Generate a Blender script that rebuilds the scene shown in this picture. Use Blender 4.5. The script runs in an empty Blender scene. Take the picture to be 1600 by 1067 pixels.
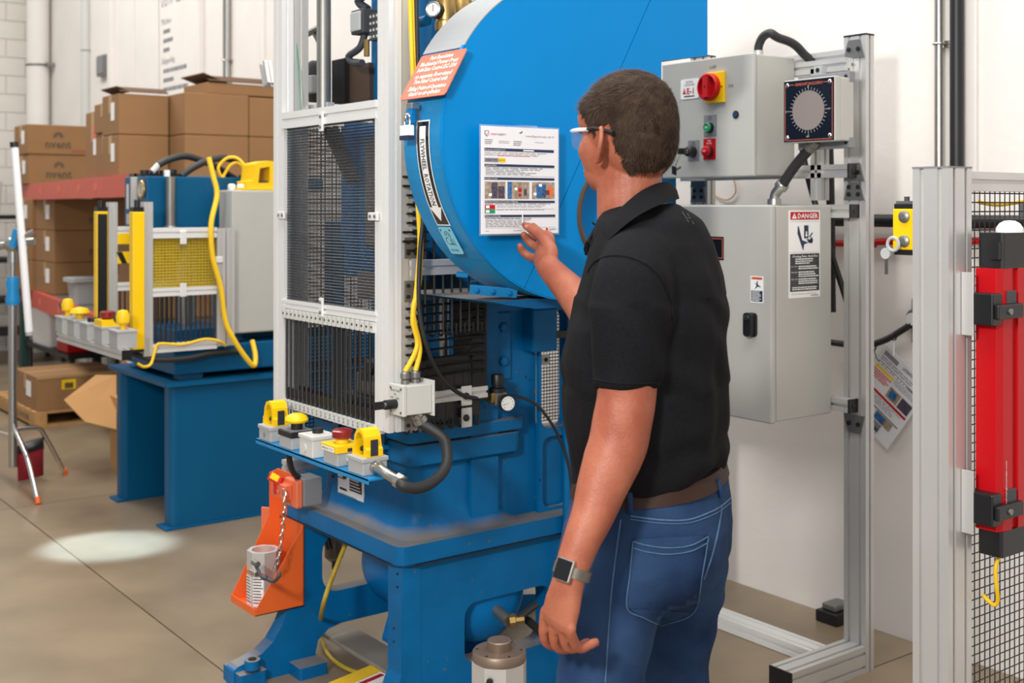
import bpy, bmesh, math, random
from mathutils import Vector as V, Matrix as MX, noise as NZ
from mathutils.geometry import tessellate_polygon
from mathutils.bvhtree import BVHTree
S = bpy.context.scene
COL = S.collection
random.seed(7)
R = math.radians
# ------------------------------------------------------------------ camera, world, lights, exposure
CA, SA, FPX, HZ, CH = math.cos(R(37)), math.sin(R(37)), 1845.0, 322.0, 1.58
cam = bpy.data.cameras.new('camera'); co = bpy.data.objects.new('camera', cam); COL.objects.link(co)
co.location = (0, 0, CH); co.rotation_euler = (R(90), 0, R(-37))
cam.sensor_width = 36; cam.lens = FPX / 1600 * 36; cam.shift_y = -(533.5 - HZ) / 1600
cam.clip_start = .05
cam.dof.use_dof = True; cam.dof.focus_distance = 2.85; cam.dof.aperture_fstop = 4.5
S.camera = co
w = bpy.data.worlds.new('world'); S.world = w; w.use_nodes = True
w.node_tree.nodes['Background'].inputs[0].default_value = (.93, .96, 1, 1)
w.node_tree.nodes['Background'].inputs[1].default_value = .42
def area(name, loc, target, sx, sy, power, color=(1, 1, 1), spread=180):
    l = bpy.data.lights.new(name, 'AREA'); l.shape = 'RECTANGLE'; l.size = sx; l.size_y = sy; l.energy = power; l.color = color
    l.spread = R(spread)
    o = bpy.data.objects.new(name, l); COL.objects.link(o); o.location = loc
    o.rotation_euler = (V(target) - V(loc)).to_track_quat('-Z', 'Y').to_euler(); return o
area('ceiling_light_near', (.6, 1.2, 5.6), (.6, 1.2, 0), 1.2, 4.0, 165, (1, .97, .92))
area('ceiling_light_middle', (1.6, 5.2, 5.6), (1.6, 5.2, 0), 1.2, 4.0, 170, (1, .97, .92))
area('ceiling_light_far', (1.4, 10.0, 5.6), (1.4, 10, 0), 1.2, 4.0, 190, (1, .97, .92))
area('studio_strobe', (-1.2, .6, 2.6), (2.4, 2.9, 1.1), .4, .4, 115, (1, .97, .93))
area('fill_behind_camera', (-.5, -2.0, 1.8), (3.6, 3.2, .5), 2.6, 2.2, 50, (1, .96, .91))  # added fill behind the camera for the lower wall, no known source
area('fill_above_wall', (3.15, 1.9, 5.5), (3.2, 2.4, 0), .5, 3.0, 75, (1, .95, .88))  # added fill grazing the wall behind the cabinets, no known fixture
sp = bpy.data.lights.new('skylight_beam', 'SPOT'); sp.energy = 8000; sp.spot_size = R(5.2); sp.spot_blend = .5; sp.color = (.45, .72, 1); sp.shadow_soft_size = .05
so = bpy.data.objects.new('skylight_beam', sp); COL.objects.link(so); so.location = (-1.2, 7.2, 5.2)
so.rotation_euler = (V((1.80, 5.52, 0)) - so.location).to_track_quat('-Z', 'Y').to_euler()
S.view_settings.view_transform = 'Standard'; S.view_settings.look = 'None'; S.view_settings.gamma = 1
S.view_settings.use_curve_mapping = False
S.view_settings.exposure = .0
# ------------------------------------------------------------------ measuring helpers: where a sight line meets a plane of the room
def ray(px, py):
    a = (px - 800) / FPX; return V((CA * a + SA, -SA * a + CA, -(py - HZ) / FPX))
def onX(px, py, X): k = ray(px, py); return V((0, 0, CH)) + k * (X / k.x)
def onY(px, py, Y): k = ray(px, py); return V((0, 0, CH)) + k * (Y / k.y)
def onZ(px, py, Z): k = ray(px, py); return V((0, 0, CH)) + k * ((Z - CH) / k.z)
def onD(px, py, d): return V((0, 0, CH)) + ray(px, py) * d
def C(r, d, z): return V((CA * r + SA * d, -SA * r + CA * d, z))
# ------------------------------------------------------------------ materials
def lin(h):
    if isinstance(h, str):
        h = [int(h[i:i + 2], 16) / 255 for i in (0, 2, 4)]
    return tuple((c / 12.92 if c <= .04045 else ((c + .055) / 1.055) ** 2.4) for c in h)
MAT = {}
def mat(name, col, rough=.5, metal=0, var=0., vs=6., bump=0., bs=60., bd=2., stretch=None, alpha=1., trans=0., spec=.5, coat=0., emit=0., col2=None, wear=0., wearcol='6b5a4a', dust=0.):
    m = bpy.data.materials.new(name); m.use_nodes = True; nt = m.node_tree; N = nt.nodes; L = nt.links
    p = N['Principled BSDF']; c = lin(col)
    p.inputs['Base Color'].default_value = (*c, 1); p.inputs['Roughness'].default_value = rough; p.inputs['Metallic'].default_value = metal
    p.inputs['Specular IOR Level'].default_value = spec; p.inputs['Coat Weight'].default_value = coat
    if alpha < 1: p.inputs['Alpha'].default_value = alpha
    if trans: p.inputs['Transmission Weight'].default_value = trans; p.inputs['IOR'].default_value = 1.3
    if emit: p.inputs['Emission Color'].default_value = (*c, 1); p.inputs['Emission Strength'].default_value = emit
    if var or bump or wear:
        tc = N.new('ShaderNodeTexCoord'); mp = N.new('ShaderNodeMapping'); L.new(tc.outputs['Object'], mp.inputs[0])
        if stretch: mp.inputs['Scale'].default_value = stretch
    if var:
        n = N.new('ShaderNodeTexNoise'); n.inputs['Scale'].default_value = vs; n.inputs['Detail'].default_value = 6; L.new(mp.outputs[0], n.inputs[0])
        mix = N.new('ShaderNodeMix'); mix.data_type = 'RGBA'; c2 = lin(col2) if col2 else tuple(x * (1 - var) for x in c)
        mix.inputs[6].default_value = (*[min(1, x * (1 + .25 * var)) for x in c], 1) if not col2 else (*c, 1); mix.inputs[7].default_value = (*c2, 1)
        rp = N.new('ShaderNodeMapRange'); rp.inputs[1].default_value = .35; rp.inputs[2].default_value = .68
        L.new(n.outputs[0], rp.inputs[0]); L.new(rp.outputs[0], mix.inputs[0]); L.new(mix.outputs[2], p.inputs['Base Color'])
    if wear:
        n = N.new('ShaderNodeTexNoise'); n.inputs['Scale'].default_value = 38; n.inputs['Detail'].default_value = 3; L.new(mp.outputs[0], n.inputs[0])
        rp = N.new('ShaderNodeMapRange'); rp.inputs[1].default_value = .74 - .06 * wear; rp.inputs[2].default_value = .76 - .06 * wear; L.new(n.outputs[0], rp.inputs[0])
        mx = N.new('ShaderNodeMix'); mx.data_type = 'RGBA'; mx.inputs[7].default_value = (*lin(wearcol), 1)
        if p.inputs['Base Color'].links: L.new(p.inputs['Base Color'].links[0].from_socket, mx.inputs[6])
        else: mx.inputs[6].default_value = (*c, 1)
        L.new(rp.outputs[0], mx.inputs[0]); L.new(mx.outputs[2], p.inputs['Base Color'])
    if dust:
        gm = N.new('ShaderNodeNewGeometry'); sx = N.new('ShaderNodeSeparateXYZ'); L.new(gm.outputs['Normal'], sx.inputs[0]); tcd = N.new('ShaderNodeTexCoord'); nd = N.new('ShaderNodeTexNoise'); nd.inputs['Scale'].default_value = 9; nd.inputs['Detail'].default_value = 5; L.new(tcd.outputs['Object'], nd.inputs[0])
        ad = N.new('ShaderNodeMath'); ad.operation = 'MULTIPLY_ADD'; ad.inputs[1].default_value = .5; L.new(nd.outputs[0], ad.inputs[0]); L.new(sx.outputs[2], ad.inputs[2])
        rd = N.new('ShaderNodeMapRange'); rd.inputs[1].default_value = .85; rd.inputs[2].default_value = 1.25; rd.inputs[4].default_value = dust; L.new(ad.outputs[0], rd.inputs[0]); md = N.new('ShaderNodeMix'); md.data_type = 'RGBA'; md.inputs[7].default_value = (*lin('8a8072'), 1)
        if p.inputs['Base Color'].links: L.new(p.inputs['Base Color'].links[0].from_socket, md.inputs[6])
        else: md.inputs[6].default_value = (*c, 1)
        L.new(rd.outputs[0], md.inputs[0]); L.new(md.outputs[2], p.inputs['Base Color'])
    if bump:
        n = N.new('ShaderNodeTexNoise'); n.inputs['Scale'].default_value = bs; n.inputs['Detail'].default_value = bd; L.new(mp.outputs[0], n.inputs[0])
        b = N.new('ShaderNodeBump'); b.inputs['Strength'].default_value = bump; b.inputs['Distance'].default_value = .004
        L.new(n.outputs[0], b.inputs['Height']); L.new(b.outputs[0], p.inputs['Normal'])
    MAT[name] = m; return m
mat('wallpaint', 'e8e3de', .75, var=.05, vs=2.5, bump=.35, bs=22, bd=6)
mat('blockpaint', 'dfdad2', .8, var=.04, bump=.3, bs=40)
mat('concrete', '8b7a64', .34, var=.26, vs=2.2, bump=.06, bs=30, spec=.4)
mat('joint', '5b5145', .8)
mat('blue', '0072b8', .40, var=.10, vs=9, bump=.12, bs=35, spec=.2)
mat('castblue', '00659f', .45, var=.16, vs=7, bump=.30, bs=28, bd=4, wear=.35, spec=.22, dust=.85)  # same paint as the cover, with the column's dimmer light put into the colour
mat('coverblue', '007dc2', .40, var=.04, vs=3, spec=.12)  # same paint as the castings, lighter: its stronger light put into the colour
mat('rimblue', '1f82bb', .38, var=.12, vs=14, stretch=(1, 1, .3), spec=.25)
mat('darkblue', '0a466b', .4, var=.15)
mat('standblue', '00517a', .40, var=.05, spec=.25)
mat('dust', '8d8579', .8, var=.2)
mat('alu', 'cfcecc', .40, .5, var=.05, vs=3)
mat('alubright', 'e6e6e5', .38, .25)
mat('steel', 'b9b7b2', .28, .95)
mat('dullsteel', '8d8c88', .45, .8, var=.1)
mat('chrome', 'd8d8d8', .12, 1)
mat('brass', 'a88a54', .35, .8)
mat('bronze', '8a7768', .45, .6, var=.12)
mat('black', '17171a', .42)
mat('matteblack', '101012', .7)
mat('rubber', '242426', .55, var=.1)
mat('blackrod', '1a1a1c', .33, .3)
mat('grayenc', 'b2b1ab', .42, var=.03, spec=.5)
mat('graybox', 'a7a8a8', .5, var=.04)
mat('lightgray', 'c9c9c4', .5)
mat('plategray', '7d7f83', .5)
mat('yellow', 'f2c400', .42)
mat('cableyellow', 'f0c31c', .45)
mat('oldyellow', 'b59a2e', .5)
mat('orange', 'e8662a', .45, var=.05)
mat('plugorange', 'e2704a', .45)
mat('salmon', 'd96a50', .6)
mat('sheetgray', '969a9d', .55, var=.06)
mat('red', 'b80a14', .38, spec=.3)
mat('redplastic', 'c01a1e', .35)
mat('darkred', '7d1518', .3, coat=.3)
mat('bagred', '8a1020', .8, var=.2)
mat('rackred', 'c8503c', .5, var=.06)
mat('rackgreen', '1f4038', .5)
mat('green', '1b8c5e', .4)
mat('white', 'eeeeec', .5)
mat('paper', 'dfdfe3', .35, spec=.5)
mat('tube', 'f4f4f6', .35)
mat('cyan', '7cc4dc', .5)
mat('clampblue', '1a8fd0', .4)
mat('navy', '1d2a4d', .5)
mat('ink', '2a2c33', .6)
mat('inkgray', '84868d', .6)
mat('inkred', 'd23a34', .6)
mat('cardboard', '916b44', .8, var=.06, vs=4)
mat('cardlight', 'b58752', .8, var=.05)
mat('cardtape', 'b08d62', .4)
mat('cardflap', '5f4632', .85)
mat('boxprint', '5a4a3c', .8)
mat('boxprintred', '96523c', .8)
mat('wood', 'b58a56', .75, var=.2, vs=12, stretch=(1, .15, 1))
mat('totegray', 'aeb2b2', .5)
mat('tealdie', '2f5d60', .4)
mat('brownring', '4a392c', .45)
mat('screen', '8b807b', .12, coat=.5)
mat('dialblack', '15151a', .2, coat=.4)
mat('yellowfilm', 'e8d800', .2, alpha=.35)
mat('clearfilm', 'ffffff', .06, alpha=.10)
mat('bowl', '54452f', .15, alpha=.8)
mat('skin', 'a3624a', .5, var=.5, vs=14, bump=.2, bs=220, spec=.35, col2='8d4a36')
mat('lips', 'b06a5c', .5)
mat('hair', '291d15', .6, var=.5, vs=30, col2='453528', spec=.15)
mat('hairshell', '261b14', .8, var=.4, vs=40, col2='3f3127', spec=.1)
mat('shirt', '141417', .9, var=.22, vs=160, bump=.22, bs=260, spec=.12)
mat('denim', '2c4464', .88, var=.45, vs=6, bump=.3, bs=420, spec=.12, col2='16284a')
mat('denimfade', '4d6a8a', .85, var=.3, vs=30, bump=.25, bs=400, spec=.2)
mat('stitch', 'a99468', .8)
mat('leather', '34211a', .55, var=.2, spec=.2)
mat('lens', 'f2f6fa', .03, alpha=.25)
mat('frameclear', 'eef2f6', .08, alpha=.7)
mat('screenblack', '0a0a0d', .1, coat=.6)
mat('meshband', '77726b', .4, .7)
mat('shoe', '2a221d', .6)
mat('eyewhite', 'e8e4de', .3)
mat('darkgray', '3c3f44', .6)  # dark grey of switch cases, leads and the shirt emblem
mat('photobrown', 'a89684', .5, var=.5, vs=90)
mat('photoblue', '2a6aa8', .5, var=.6, vs=110)
mat('photodark', '50485a', .5, var=.6, vs=120)
# ------------------------------------------------------------------ mesh builder
WL = {}
TXT = {}
BOLD = {'DANGER', 'FLYWHEEL  ROTATION', 'nvent', 'E-1', 'Part Revolution', 'Mechanical Power Press', 'Solid-State Control SSC-1500', 'on separate floor-stand', 'Two-Hand Control with', 'Sliding Point-of-Operation', 'Guard on air-cylinders', 'Closing Ram And Die', 'LOCKOUT PROCEDURE'}
def rrect(x0, x1, y0, y1, r, n=4):
    out = []
    for cx, cy, a0 in ((x1 - r, y1 - r, 0), (x0 + r, y1 - r, 90), (x0 + r, y0 + r, 180), (x1 - r, y0 + r, 270)):
        for i in range(n + 1):
            a = R(a0 + 90 * i / n); out.append((cx + r * math.cos(a), cy + r * math.sin(a)))
    return out
def circ(cx, cy, r, n=24, a0=0, a1=360):
    full = abs(a1 - a0) >= 360
    return [(cx + r * math.cos(R(a0 + (a1 - a0) * i / (n if full else n - 1))), cy + r * math.sin(R(a0 + (a1 - a0) * i / (n if full else n - 1)))) for i in range(n)]
def smooth_path(pts, n=6, closed=False):
    pts = [V(p) for p in pts]; out = []
    m = len(pts)
    for i in range(m - 1):
        p0 = pts[max(i - 1, 0)]; p1 = pts[i]; p2 = pts[i + 1]; p3 = pts[min(i + 2, m - 1)]
        for k in range(n):
            t = k / n
            out.append(.5 * ((2 * p1) + (p2 - p0) * t + (2 * p0 - 5 * p1 + 4 * p2 - p3) * t * t + (3 * p1 - p0 - 3 * p2 + p3) * t ** 3))
    out.append(pts[-1]); return out
class B:
    def __init__(s): s.v = []; s.f = []; s.m = []; s.s = []; s.mats = []
    def mi(s, m):
        if m not in s.mats: s.mats.append(m)
        return s.mats.index(m)
    def add(s, vs, fs, m, sm=False):
        k = len(s.v); s.v.extend(V(p) for p in vs); i = s.mi(m)
        for f in fs: s.f.append([k + j for j in f]); s.m.append(i); s.s.append(sm)
        return s
    def box(s, x0, x1, y0, y1, z0, z1, m):
        vs = [(x, y, z) for z in (z0, z1) for y in (y0, y1) for x in (x0, x1)]
        return s.add(vs, [(0, 2, 3, 1), (4, 5, 7, 6), (0, 1, 5, 4), (2, 6, 7, 3), (0, 4, 6, 2), (1, 3, 7, 5)], m)
    def obox(s, o, u, v, n, a, b_, c, m):
        "oriented box: centre o, half sizes a,b,c along u,v,n"
        u, v, n = V(u).normalized(), V(v).normalized(), V(n).normalized(); o = V(o)
        vs = [o + u * a * i + v * b_ * j + n * c * k for k in (-1, 1) for j in (-1, 1) for i in (-1, 1)]
        return s.add(vs, [(0, 2, 3, 1), (4, 5, 7, 6), (0, 1, 5, 4), (2, 6, 7, 3), (0, 4, 6, 2), (1, 3, 7, 5)], m)
    def prism(s, polys, ax, a0, a1, m, sm=False, caps=True):
        if not isinstance(polys[0][0], (tuple, list)): polys = [polys]
        def P(p, a):
            return V((a, p[0], p[1])) if ax == 'x' else V((p[0], a, p[1])) if ax == 'y' else V((p[0], p[1], a))
        if caps:
            flat = [p for q in polys for p in q]
            if len(polys) == 1 and len(flat) <= 4: tri = [tuple(range(len(flat)))]
            else: tri = tessellate_polygon([[V((p[0], p[1], 0)) for p in q] for q in polys])
            for a in (a0, a1): s.add([P(p, a) for p in flat], tri, m)
        for q in polys:
            n = len(q); s.add([P(p, a0) for p in q] + [P(p, a1) for p in q], [(i, (i + 1) % n, n + (i + 1) % n, n + i) for i in range(n)], m, sm)
        return s
    def loft(s, rings, m, sm=True, cap=True, closed=True):
        n = len(rings[0]); vs = [p for r in rings for p in r]; fs = []
        for k in range(len(rings) - 1):
            for i in range(n if closed else n - 1):
                j = (i + 1) % n; fs.append((k * n + i, k * n + j, (k + 1) * n + j, (k + 1) * n + i))
        if cap: fs += [tuple(range(n - 1, -1, -1)), tuple(range((len(rings) - 1) * n, len(rings) * n))]
        return s.add(vs, fs, m, sm)
    def tube(s, pts, r, m, seg=10, sm=True, cap=True, flat=1.):
        pts = [V(p) for p in pts]; rs = r if isinstance(r, (list, tuple)) else [r] * len(pts)
        rings = []; t0 = (pts[1] - pts[0]).normalized(); up = V((0, 0, 1)) if abs(t0.z) < .9 else V((1, 0, 0))
        n = t0.cross(up).normalized()
        for i, p in enumerate(pts):
            t = (pts[min(i + 1, len(pts) - 1)] - pts[max(i - 1, 0)]).normalized()
            n = (n - t * n.dot(t)).normalized(); bb = t.cross(n)
            rings.append([p + (n * math.cos(2 * math.pi * k / seg) + bb * math.sin(2 * math.pi * k / seg) * flat) * rs[i] for k in range(seg)])
        return s.loft(rings, m, sm, cap)
    def cyl(s, p0, p1, r, m, seg=16, r2=None, sm=True):
        p0, p1 = V(p0), V(p1); r2 = r if r2 is None else r2; t = (p1 - p0).normalized()
        up = V((0, 0, 1)) if abs(t.z) < .9 else V((1, 0, 0)); n = t.cross(up).normalized(); b = t.cross(n)
        r0 = [p0 + (n * math.cos(2 * math.pi * k / seg) + b * math.sin(2 * math.pi * k / seg)) * r for k in range(seg)]
        r1 = [p1 + (n * math.cos(2 * math.pi * k / seg) + b * math.sin(2 * math.pi * k / seg)) * r2 for k in range(seg)]
        s.loft([r0, r1], m, sm, False); s.add(r0, [tuple(range(seg))], m); s.add(r1, [tuple(range(seg))], m); return s
    def lathe(s, o, t, prof, m, seg=20, sm=True):
        "profile (radius, height) turned about the axis t through o"
        o, t = V(o), V(t).normalized(); up = V((0, 0, 1)) if abs(t.z) < .9 else V((1, 0, 0)); n = t.cross(up).normalized(); b = t.cross(n)
        rings = [[o + t * h + (n * math.cos(2 * math.pi * k / seg) + b * math.sin(2 * math.pi * k / seg)) * max(r, 1e-5) for k in range(seg)] for r, h in prof]
        return s.loft(rings, m, sm, True)
    def torus(s, o, t, R_, r, m, seg=28, k=8):
        o, t = V(o), V(t).normalized(); up = V((0, 0, 1)) if abs(t.z) < .9 else V((1, 0, 0)); n = t.cross(up).normalized(); b = t.cross(n)
        vs = []; fs = []
        for i in range(seg):
            a = 2 * math.pi * i / seg; e = n * math.cos(a) + b * math.sin(a)
            for j in range(k):
                c = 2 * math.pi * j / k; vs.append(o + e * (R_ + r * math.cos(c)) + t * r * math.sin(c))
        for i in range(seg):
            for j in range(k): fs.append((i * k + j, ((i + 1) % seg) * k + j, ((i + 1) % seg) * k + (j + 1) % k, i * k + (j + 1) % k))
        return s.add(vs, fs, m, True)
    def ell(s, o, u, v, n, a, b_, c, m, seg=20, rg=12):
        u, v, n = V(u).normalized(), V(v).normalized(), V(n).normalized(); o = V(o); rings = []
        for i in range(rg + 1):
            th = math.pi * i / rg; q = max(math.sin(th), 1e-3)
            rings.append([o + n * c * math.cos(th) + (u * a * math.cos(2 * math.pi * k / seg) + v * b_ * math.sin(2 * math.pi * k / seg)) * q for k in range(seg)])
        return s.loft(rings, m, True, True)
    def alu(s, ax, x0, x1, y0, y1, z0, z1, m='alu'):
        "T-slot aluminium extrusion along an axis"
        lo, hi = {'x': ((y0, z0), (y1, z1)), 'y': ((x0, z0), (x1, z1)), 'z': ((x0, y0), (x1, y1))}[ax]
        a0, a1 = {'x': (x0, x1), 'y': (y0, y1), 'z': (z0, z1)}[ax]
        W, H = hi[0] - lo[0], hi[1] - lo[1]; dp = min(.009, min(W, H) * .25)
        def side(L):
            n = max(1, round(L / .045)); sl = min(.0105, L * .24); o = []
            for i in range(n):
                c = L * (i + .5) / n; o += [(c - sl / 2, 0), (c - sl / 2, dp), (c + sl / 2, dp), (c + sl / 2, 0)]
            return o
        p = [(0, 0)] + side(W) + [(W, 0)] + [(W - d, t) for t, d in side(H)] + [(W, H)] + [(W - t, H - d) for t, d in side(W)] + [(0, H)] + [(d, H - t) for t, d in side(H)]
        return s.prism([(lo[0] + a, lo[1] + b) for a, b in p], ax, a0, a1, m)
    def text(s, txt, o, u, v, h, m, w=None, al='L', fn=None, shear=0):
        "flat lettering: o origin, u along, v up, h letter height; fn may bend it"
        if txt not in TXT:
            c = bpy.data.curves.new('t', 'FONT'); c.body = txt; c.size = 1; c.resolution_u = 1; c.offset = .016 if txt in BOLD else 0
            ob = bpy.data.objects.new('t', c); me = bpy.data.meshes.new_from_object(ob)
            TXT[txt] = ([tuple(q.co) for q in me.vertices], [tuple(q.vertices) for q in me.polygons])
            bpy.data.objects.remove(ob); bpy.data.curves.remove(c); bpy.data.meshes.remove(me)
        vs, fs = TXT[txt]; x0 = min(p[0] for p in vs); x1 = max(p[0] for p in vs); k = h / .69; kx = k if w is None else w / (x1 - x0)
        W = (x1 - x0) * kx; off = {'L': 0, 'C': -W / 2, 'R': -W}[al]
        q = [((p[0] - x0) * kx + off + shear * p[1] * k, p[1] * k) for p in vs]
        if fn: return s.add([fn(a, b_) for a, b_ in q], fs, m)
        o, u, v = V(o), V(u), V(v); return s.add([o + u * a + v * b_ for a, b_ in q], fs, m)
    def build(s, name, parent=None, label=None, cat=None, group=None, kind=None, bevel=0, weld=False, sub=0):
        me = bpy.data.meshes.new(name); vs = s.v
        lo = V([min(p[i] for p in vs) for i in range(3)]); hi = V([max(p[i] for p in vs) for i in range(3)]); c = (lo + hi) / 2
        if parent is None: c.z = lo.z
        me.from_pydata([p - c for p in vs], [], s.f); me.update()
        for q in s.mats: me.materials.append(MAT[q])
        me.polygons.foreach_set('material_index', s.m); me.polygons.foreach_set('use_smooth', s.s)
        bm = bmesh.new(); bm.from_mesh(me)
        if weld: bmesh.ops.remove_doubles(bm, verts=bm.verts, dist=1e-5)
        bmesh.ops.recalc_face_normals(bm, faces=bm.faces)
        for e in bm.edges:
            if len(e.link_faces) == 2 and e.calc_face_angle(0) > .75: e.smooth = False
        bm.to_mesh(me); bm.free()
        o = bpy.data.objects.new(name, me); COL.objects.link(o)
        if parent is not None: o.parent = parent; o.location = c - WL[parent.name]
        else: o.location = c
        WL[o.name] = c
        if bevel:
            d = o.modifiers.new('bevel', 'BEVEL'); d.width = bevel; d.segments = 2; d.limit_method = 'ANGLE'; d.angle_limit = R(50); d.use_clamp_overlap = True
        if sub:
            d = o.modifiers.new('subd', 'SUBSURF'); d.levels = sub; d.render_levels = sub
        tag(o, label, cat, group, kind); return o
def tag(o, label=None, cat=None, group=None, kind=None):
    for k, q in (('label', label), ('category', cat), ('group', group), ('kind', kind)):
        if q: o[k] = q
    return o
def root(name, loc, label, cat, group=None):
    o = bpy.data.objects.new(name, None); COL.objects.link(o); o.location = loc; o.empty_display_size = .1; WL[o.name] = V(loc)
    return tag(o, label, cat, group)
KIDS = {}
def dup(o, loc=None, parent=None, label=None, group=None, rz=None):
    c = o.copy(); COL.objects.link(c)
    if loc is not None: c.location = loc
    if rz is not None: c.rotation_euler.z = rz
    if parent is not None: c.parent = parent
    if label: c['label'] = label
    if group: c['group'] = group
    WL[c.name] = V(c.location) if parent is None else WL[parent.name] + V(c.location)
    for ch in list(o.children): dup(ch, parent=c)
    return c
class F:
    "a flat printed face: origin o, along u, up v, facing n"
    def __init__(s, o, u, v, b, lift=.0005):
        s.o, s.u, s.v = V(o), V(u).normalized(), V(v).normalized(); s.n = s.u.cross(s.v).normalized(); s.b = b; s.l = lift
    def p(s, x, y, k=1): return s.o + s.u * x + s.v * y + s.n * s.l * k
    def rect(s, x0, x1, y0, y1, m, k=1): s.b.add([s.p(x0, y0, k), s.p(x1, y0, k), s.p(x1, y1, k), s.p(x0, y1, k)], [(0, 1, 2, 3)], m); return s
    def poly(s, pts, m, k=1):
        s.b.add([s.p(x, y, k) for x, y in pts], tessellate_polygon([[V((x, y, 0)) for x, y in pts]]), m); return s
    def txt(s, t, x, y, h, m, w=None, al='L', k=2, shear=0): s.b.text(t, s.p(x, y, k), s.u, s.v, h, m, w, al, None, shear); return s
    def lines(s, x0, x1, y, n, dy, h, m, k=1, rag=.25, words=True):
        "rows of print too small to read"
        for i in range(n):
            e = x1 - (x1 - x0) * rag * random.random()
            x = x0
            while x < e:
                q = min(e, x + (x1 - x0) * random.uniform(.05, .16) if words else e); s.rect(x, q, y - i * dy - h, y - i * dy, m, k); x = q + (x1 - x0) * .018
        return s
X_, Y_, Z_ = V((1, 0, 0)), V((0, 1, 0)), V((0, 0, 1))
# ------------------------------------------------------------------ the setting
WX, WY = 3.74, 13.6
fl = B().box(-3.2, WX, -2.2, WY, -.03, -.008, 'joint').build('floor', kind='structure')
xs = [-3.2, 1.63, WX]; ys = [-2.2, 2.485, 6.5, 10.5, WY]; g = .003
for i in range(2):
    for j in range(4):
        B().box(xs[i] + g, xs[i + 1] - g, ys[j] + g, ys[j + 1] - g, -.008, 0, 'concrete').build('slab', fl)
wr = B().box(WX, WX + .2, -2.2, WY + .2, -.03, 5.6, 'wallpaint').build('wall_right', kind='structure')
wb = B().box(-3.2, WX, WY, WY + .2, -.03, 5.6, 'blockpaint').build('wall_back', kind='structure')
k = 0
for row in range(28):                                    # painted concrete blocks
    z = row * .2; off = .2 if row % 2 else 0
    for i in range(18):
        x1 = WX - .4 * i + off; x0 = x1 - .4
        if x0 < -3.2 or x0 > WX - .1: continue
        B().box(x0 + .003, min(x1, WX) - .003, WY - .014, WY, z + .003, z + .197, 'blockpaint').build('block', wb, bevel=.004)
t = 0
for px, wd, dp in ((178, .10, .05), (210, .035, .012), (248, .05, .02), (316, .09, .05), (411, .07, .03), (1519, .05, .02)):   # wall panel battens
    y = onX(px, 100, WX).y; t += 1
    B().box(WX - dp, WX, y - wd / 2, y + wd / 2, 0, 5.6, 'wallpaint').build('trim_%d' % t, kind='structure', bevel=.004)
# pipes and conduits on the walls
b = B(); p = onX(80, 100, WX); q = V((WX - .14, p.y, 0))
b.cyl(q, q + Z_ * 5.6, .115, 'wallpaint', 20); o = b.build('downpipe', label='thick white vertical drain pipe in the far left wall corner', cat='pipe')
c = B(); zz = onX(88, 101, WX).z; c.torus(q + Z_ * zz, Z_, .117, .012, 'dullsteel'); c.obox(q + V((.1, -.13, zz)), X_, Y_, Z_, .05, .02, .02, 'dullsteel'); c.build('clamp', o, label='grey pipe clamp')
def conduit(px, label, r=.014, m='steel', z0=1.7, z1=5.5, clamps=()):
    y = onX(px, 100, WX).y; b = B(); b.cyl((WX - .03, y, z0), (WX - .03, y, z1), r, m, 12)
    o = b.build('conduit', label=label, cat='pipe')
    for z in clamps:
        c = B(); c.torus((WX - .03, y, z), Z_, r + .004, .004, 'steel', 16, 6); c.box(WX - .012, WX - .001, y - .05, y + .012, z - .012, z + .012, 'steel'); c.build('clamp', o)
conduit(139, 'thin bright conduit running up the wall left of the grey switch box', .05, 'lightgray', .1, 5.5, (onX(146, 77, WX).z,))
conduit(360, 'slim metal conduit on the wall above the boxes beside the aluminium post', .03, 'steel', .1, 5.5, (onX(360, 95, WX).z,))
conduit(1475, 'thin galvanised conduit beside the black vertical pipe on the right wall', .016, 'steel', .1, 5.5, (onX(1475, 70, WX).z,))
y = onX(1508, 100, WX).y
b = B(); b.cyl((WX - .05, y, .3), (WX - .05, y, 5.5), .024, 'black', 14); b.build('pipe', label='black vertical pipe running up the right wall behind the fence post', cat='pipe')
p = onX(165, 103, WX); b = B(); b.box(WX - .05, WX, p.y - .12, p.y + .12, p.z - .1, p.z + .1, 'dullsteel'); b.box(WX - .06, WX - .05, p.y - .1, p.y + .1, p.z - .08, p.z + .08, 'plategray')
b.build('switch_box', label='small grey switch box high on the far wall beside conduit', cat='switch', bevel=.006)
a = onX(1420, 345, WX); b = B(); b.cyl((WX - .05, a.y - 2.0, a.z), (WX - .05, onX(1290, 345, WX).y + .35, a.z), .024, 'black', 14)
b.build('pipe', label='black horizontal pipe along the right wall at shoulder height', cat='pipe')
b = B(); pts = [(WX - .03, 3.2, 1.42), (WX - .03, onX(1310, 380, WX).y, onX(1310, 380, WX).z), (WX - .03, onX(1370, 382, WX).y, onX(1370, 382, WX).z), onX(1405, 377, WX) - X_ * .04, (WX - .06, 1.75, 1.47), (WX - .06, 1.2, 1.44), (WX - .06, .4, 1.38)]
b.tube(smooth_path(pts), .013, 'red', 10); b.build('air_hose', label='red air hose stretched along the right wall below the black pipe', cat='hose')
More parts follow.
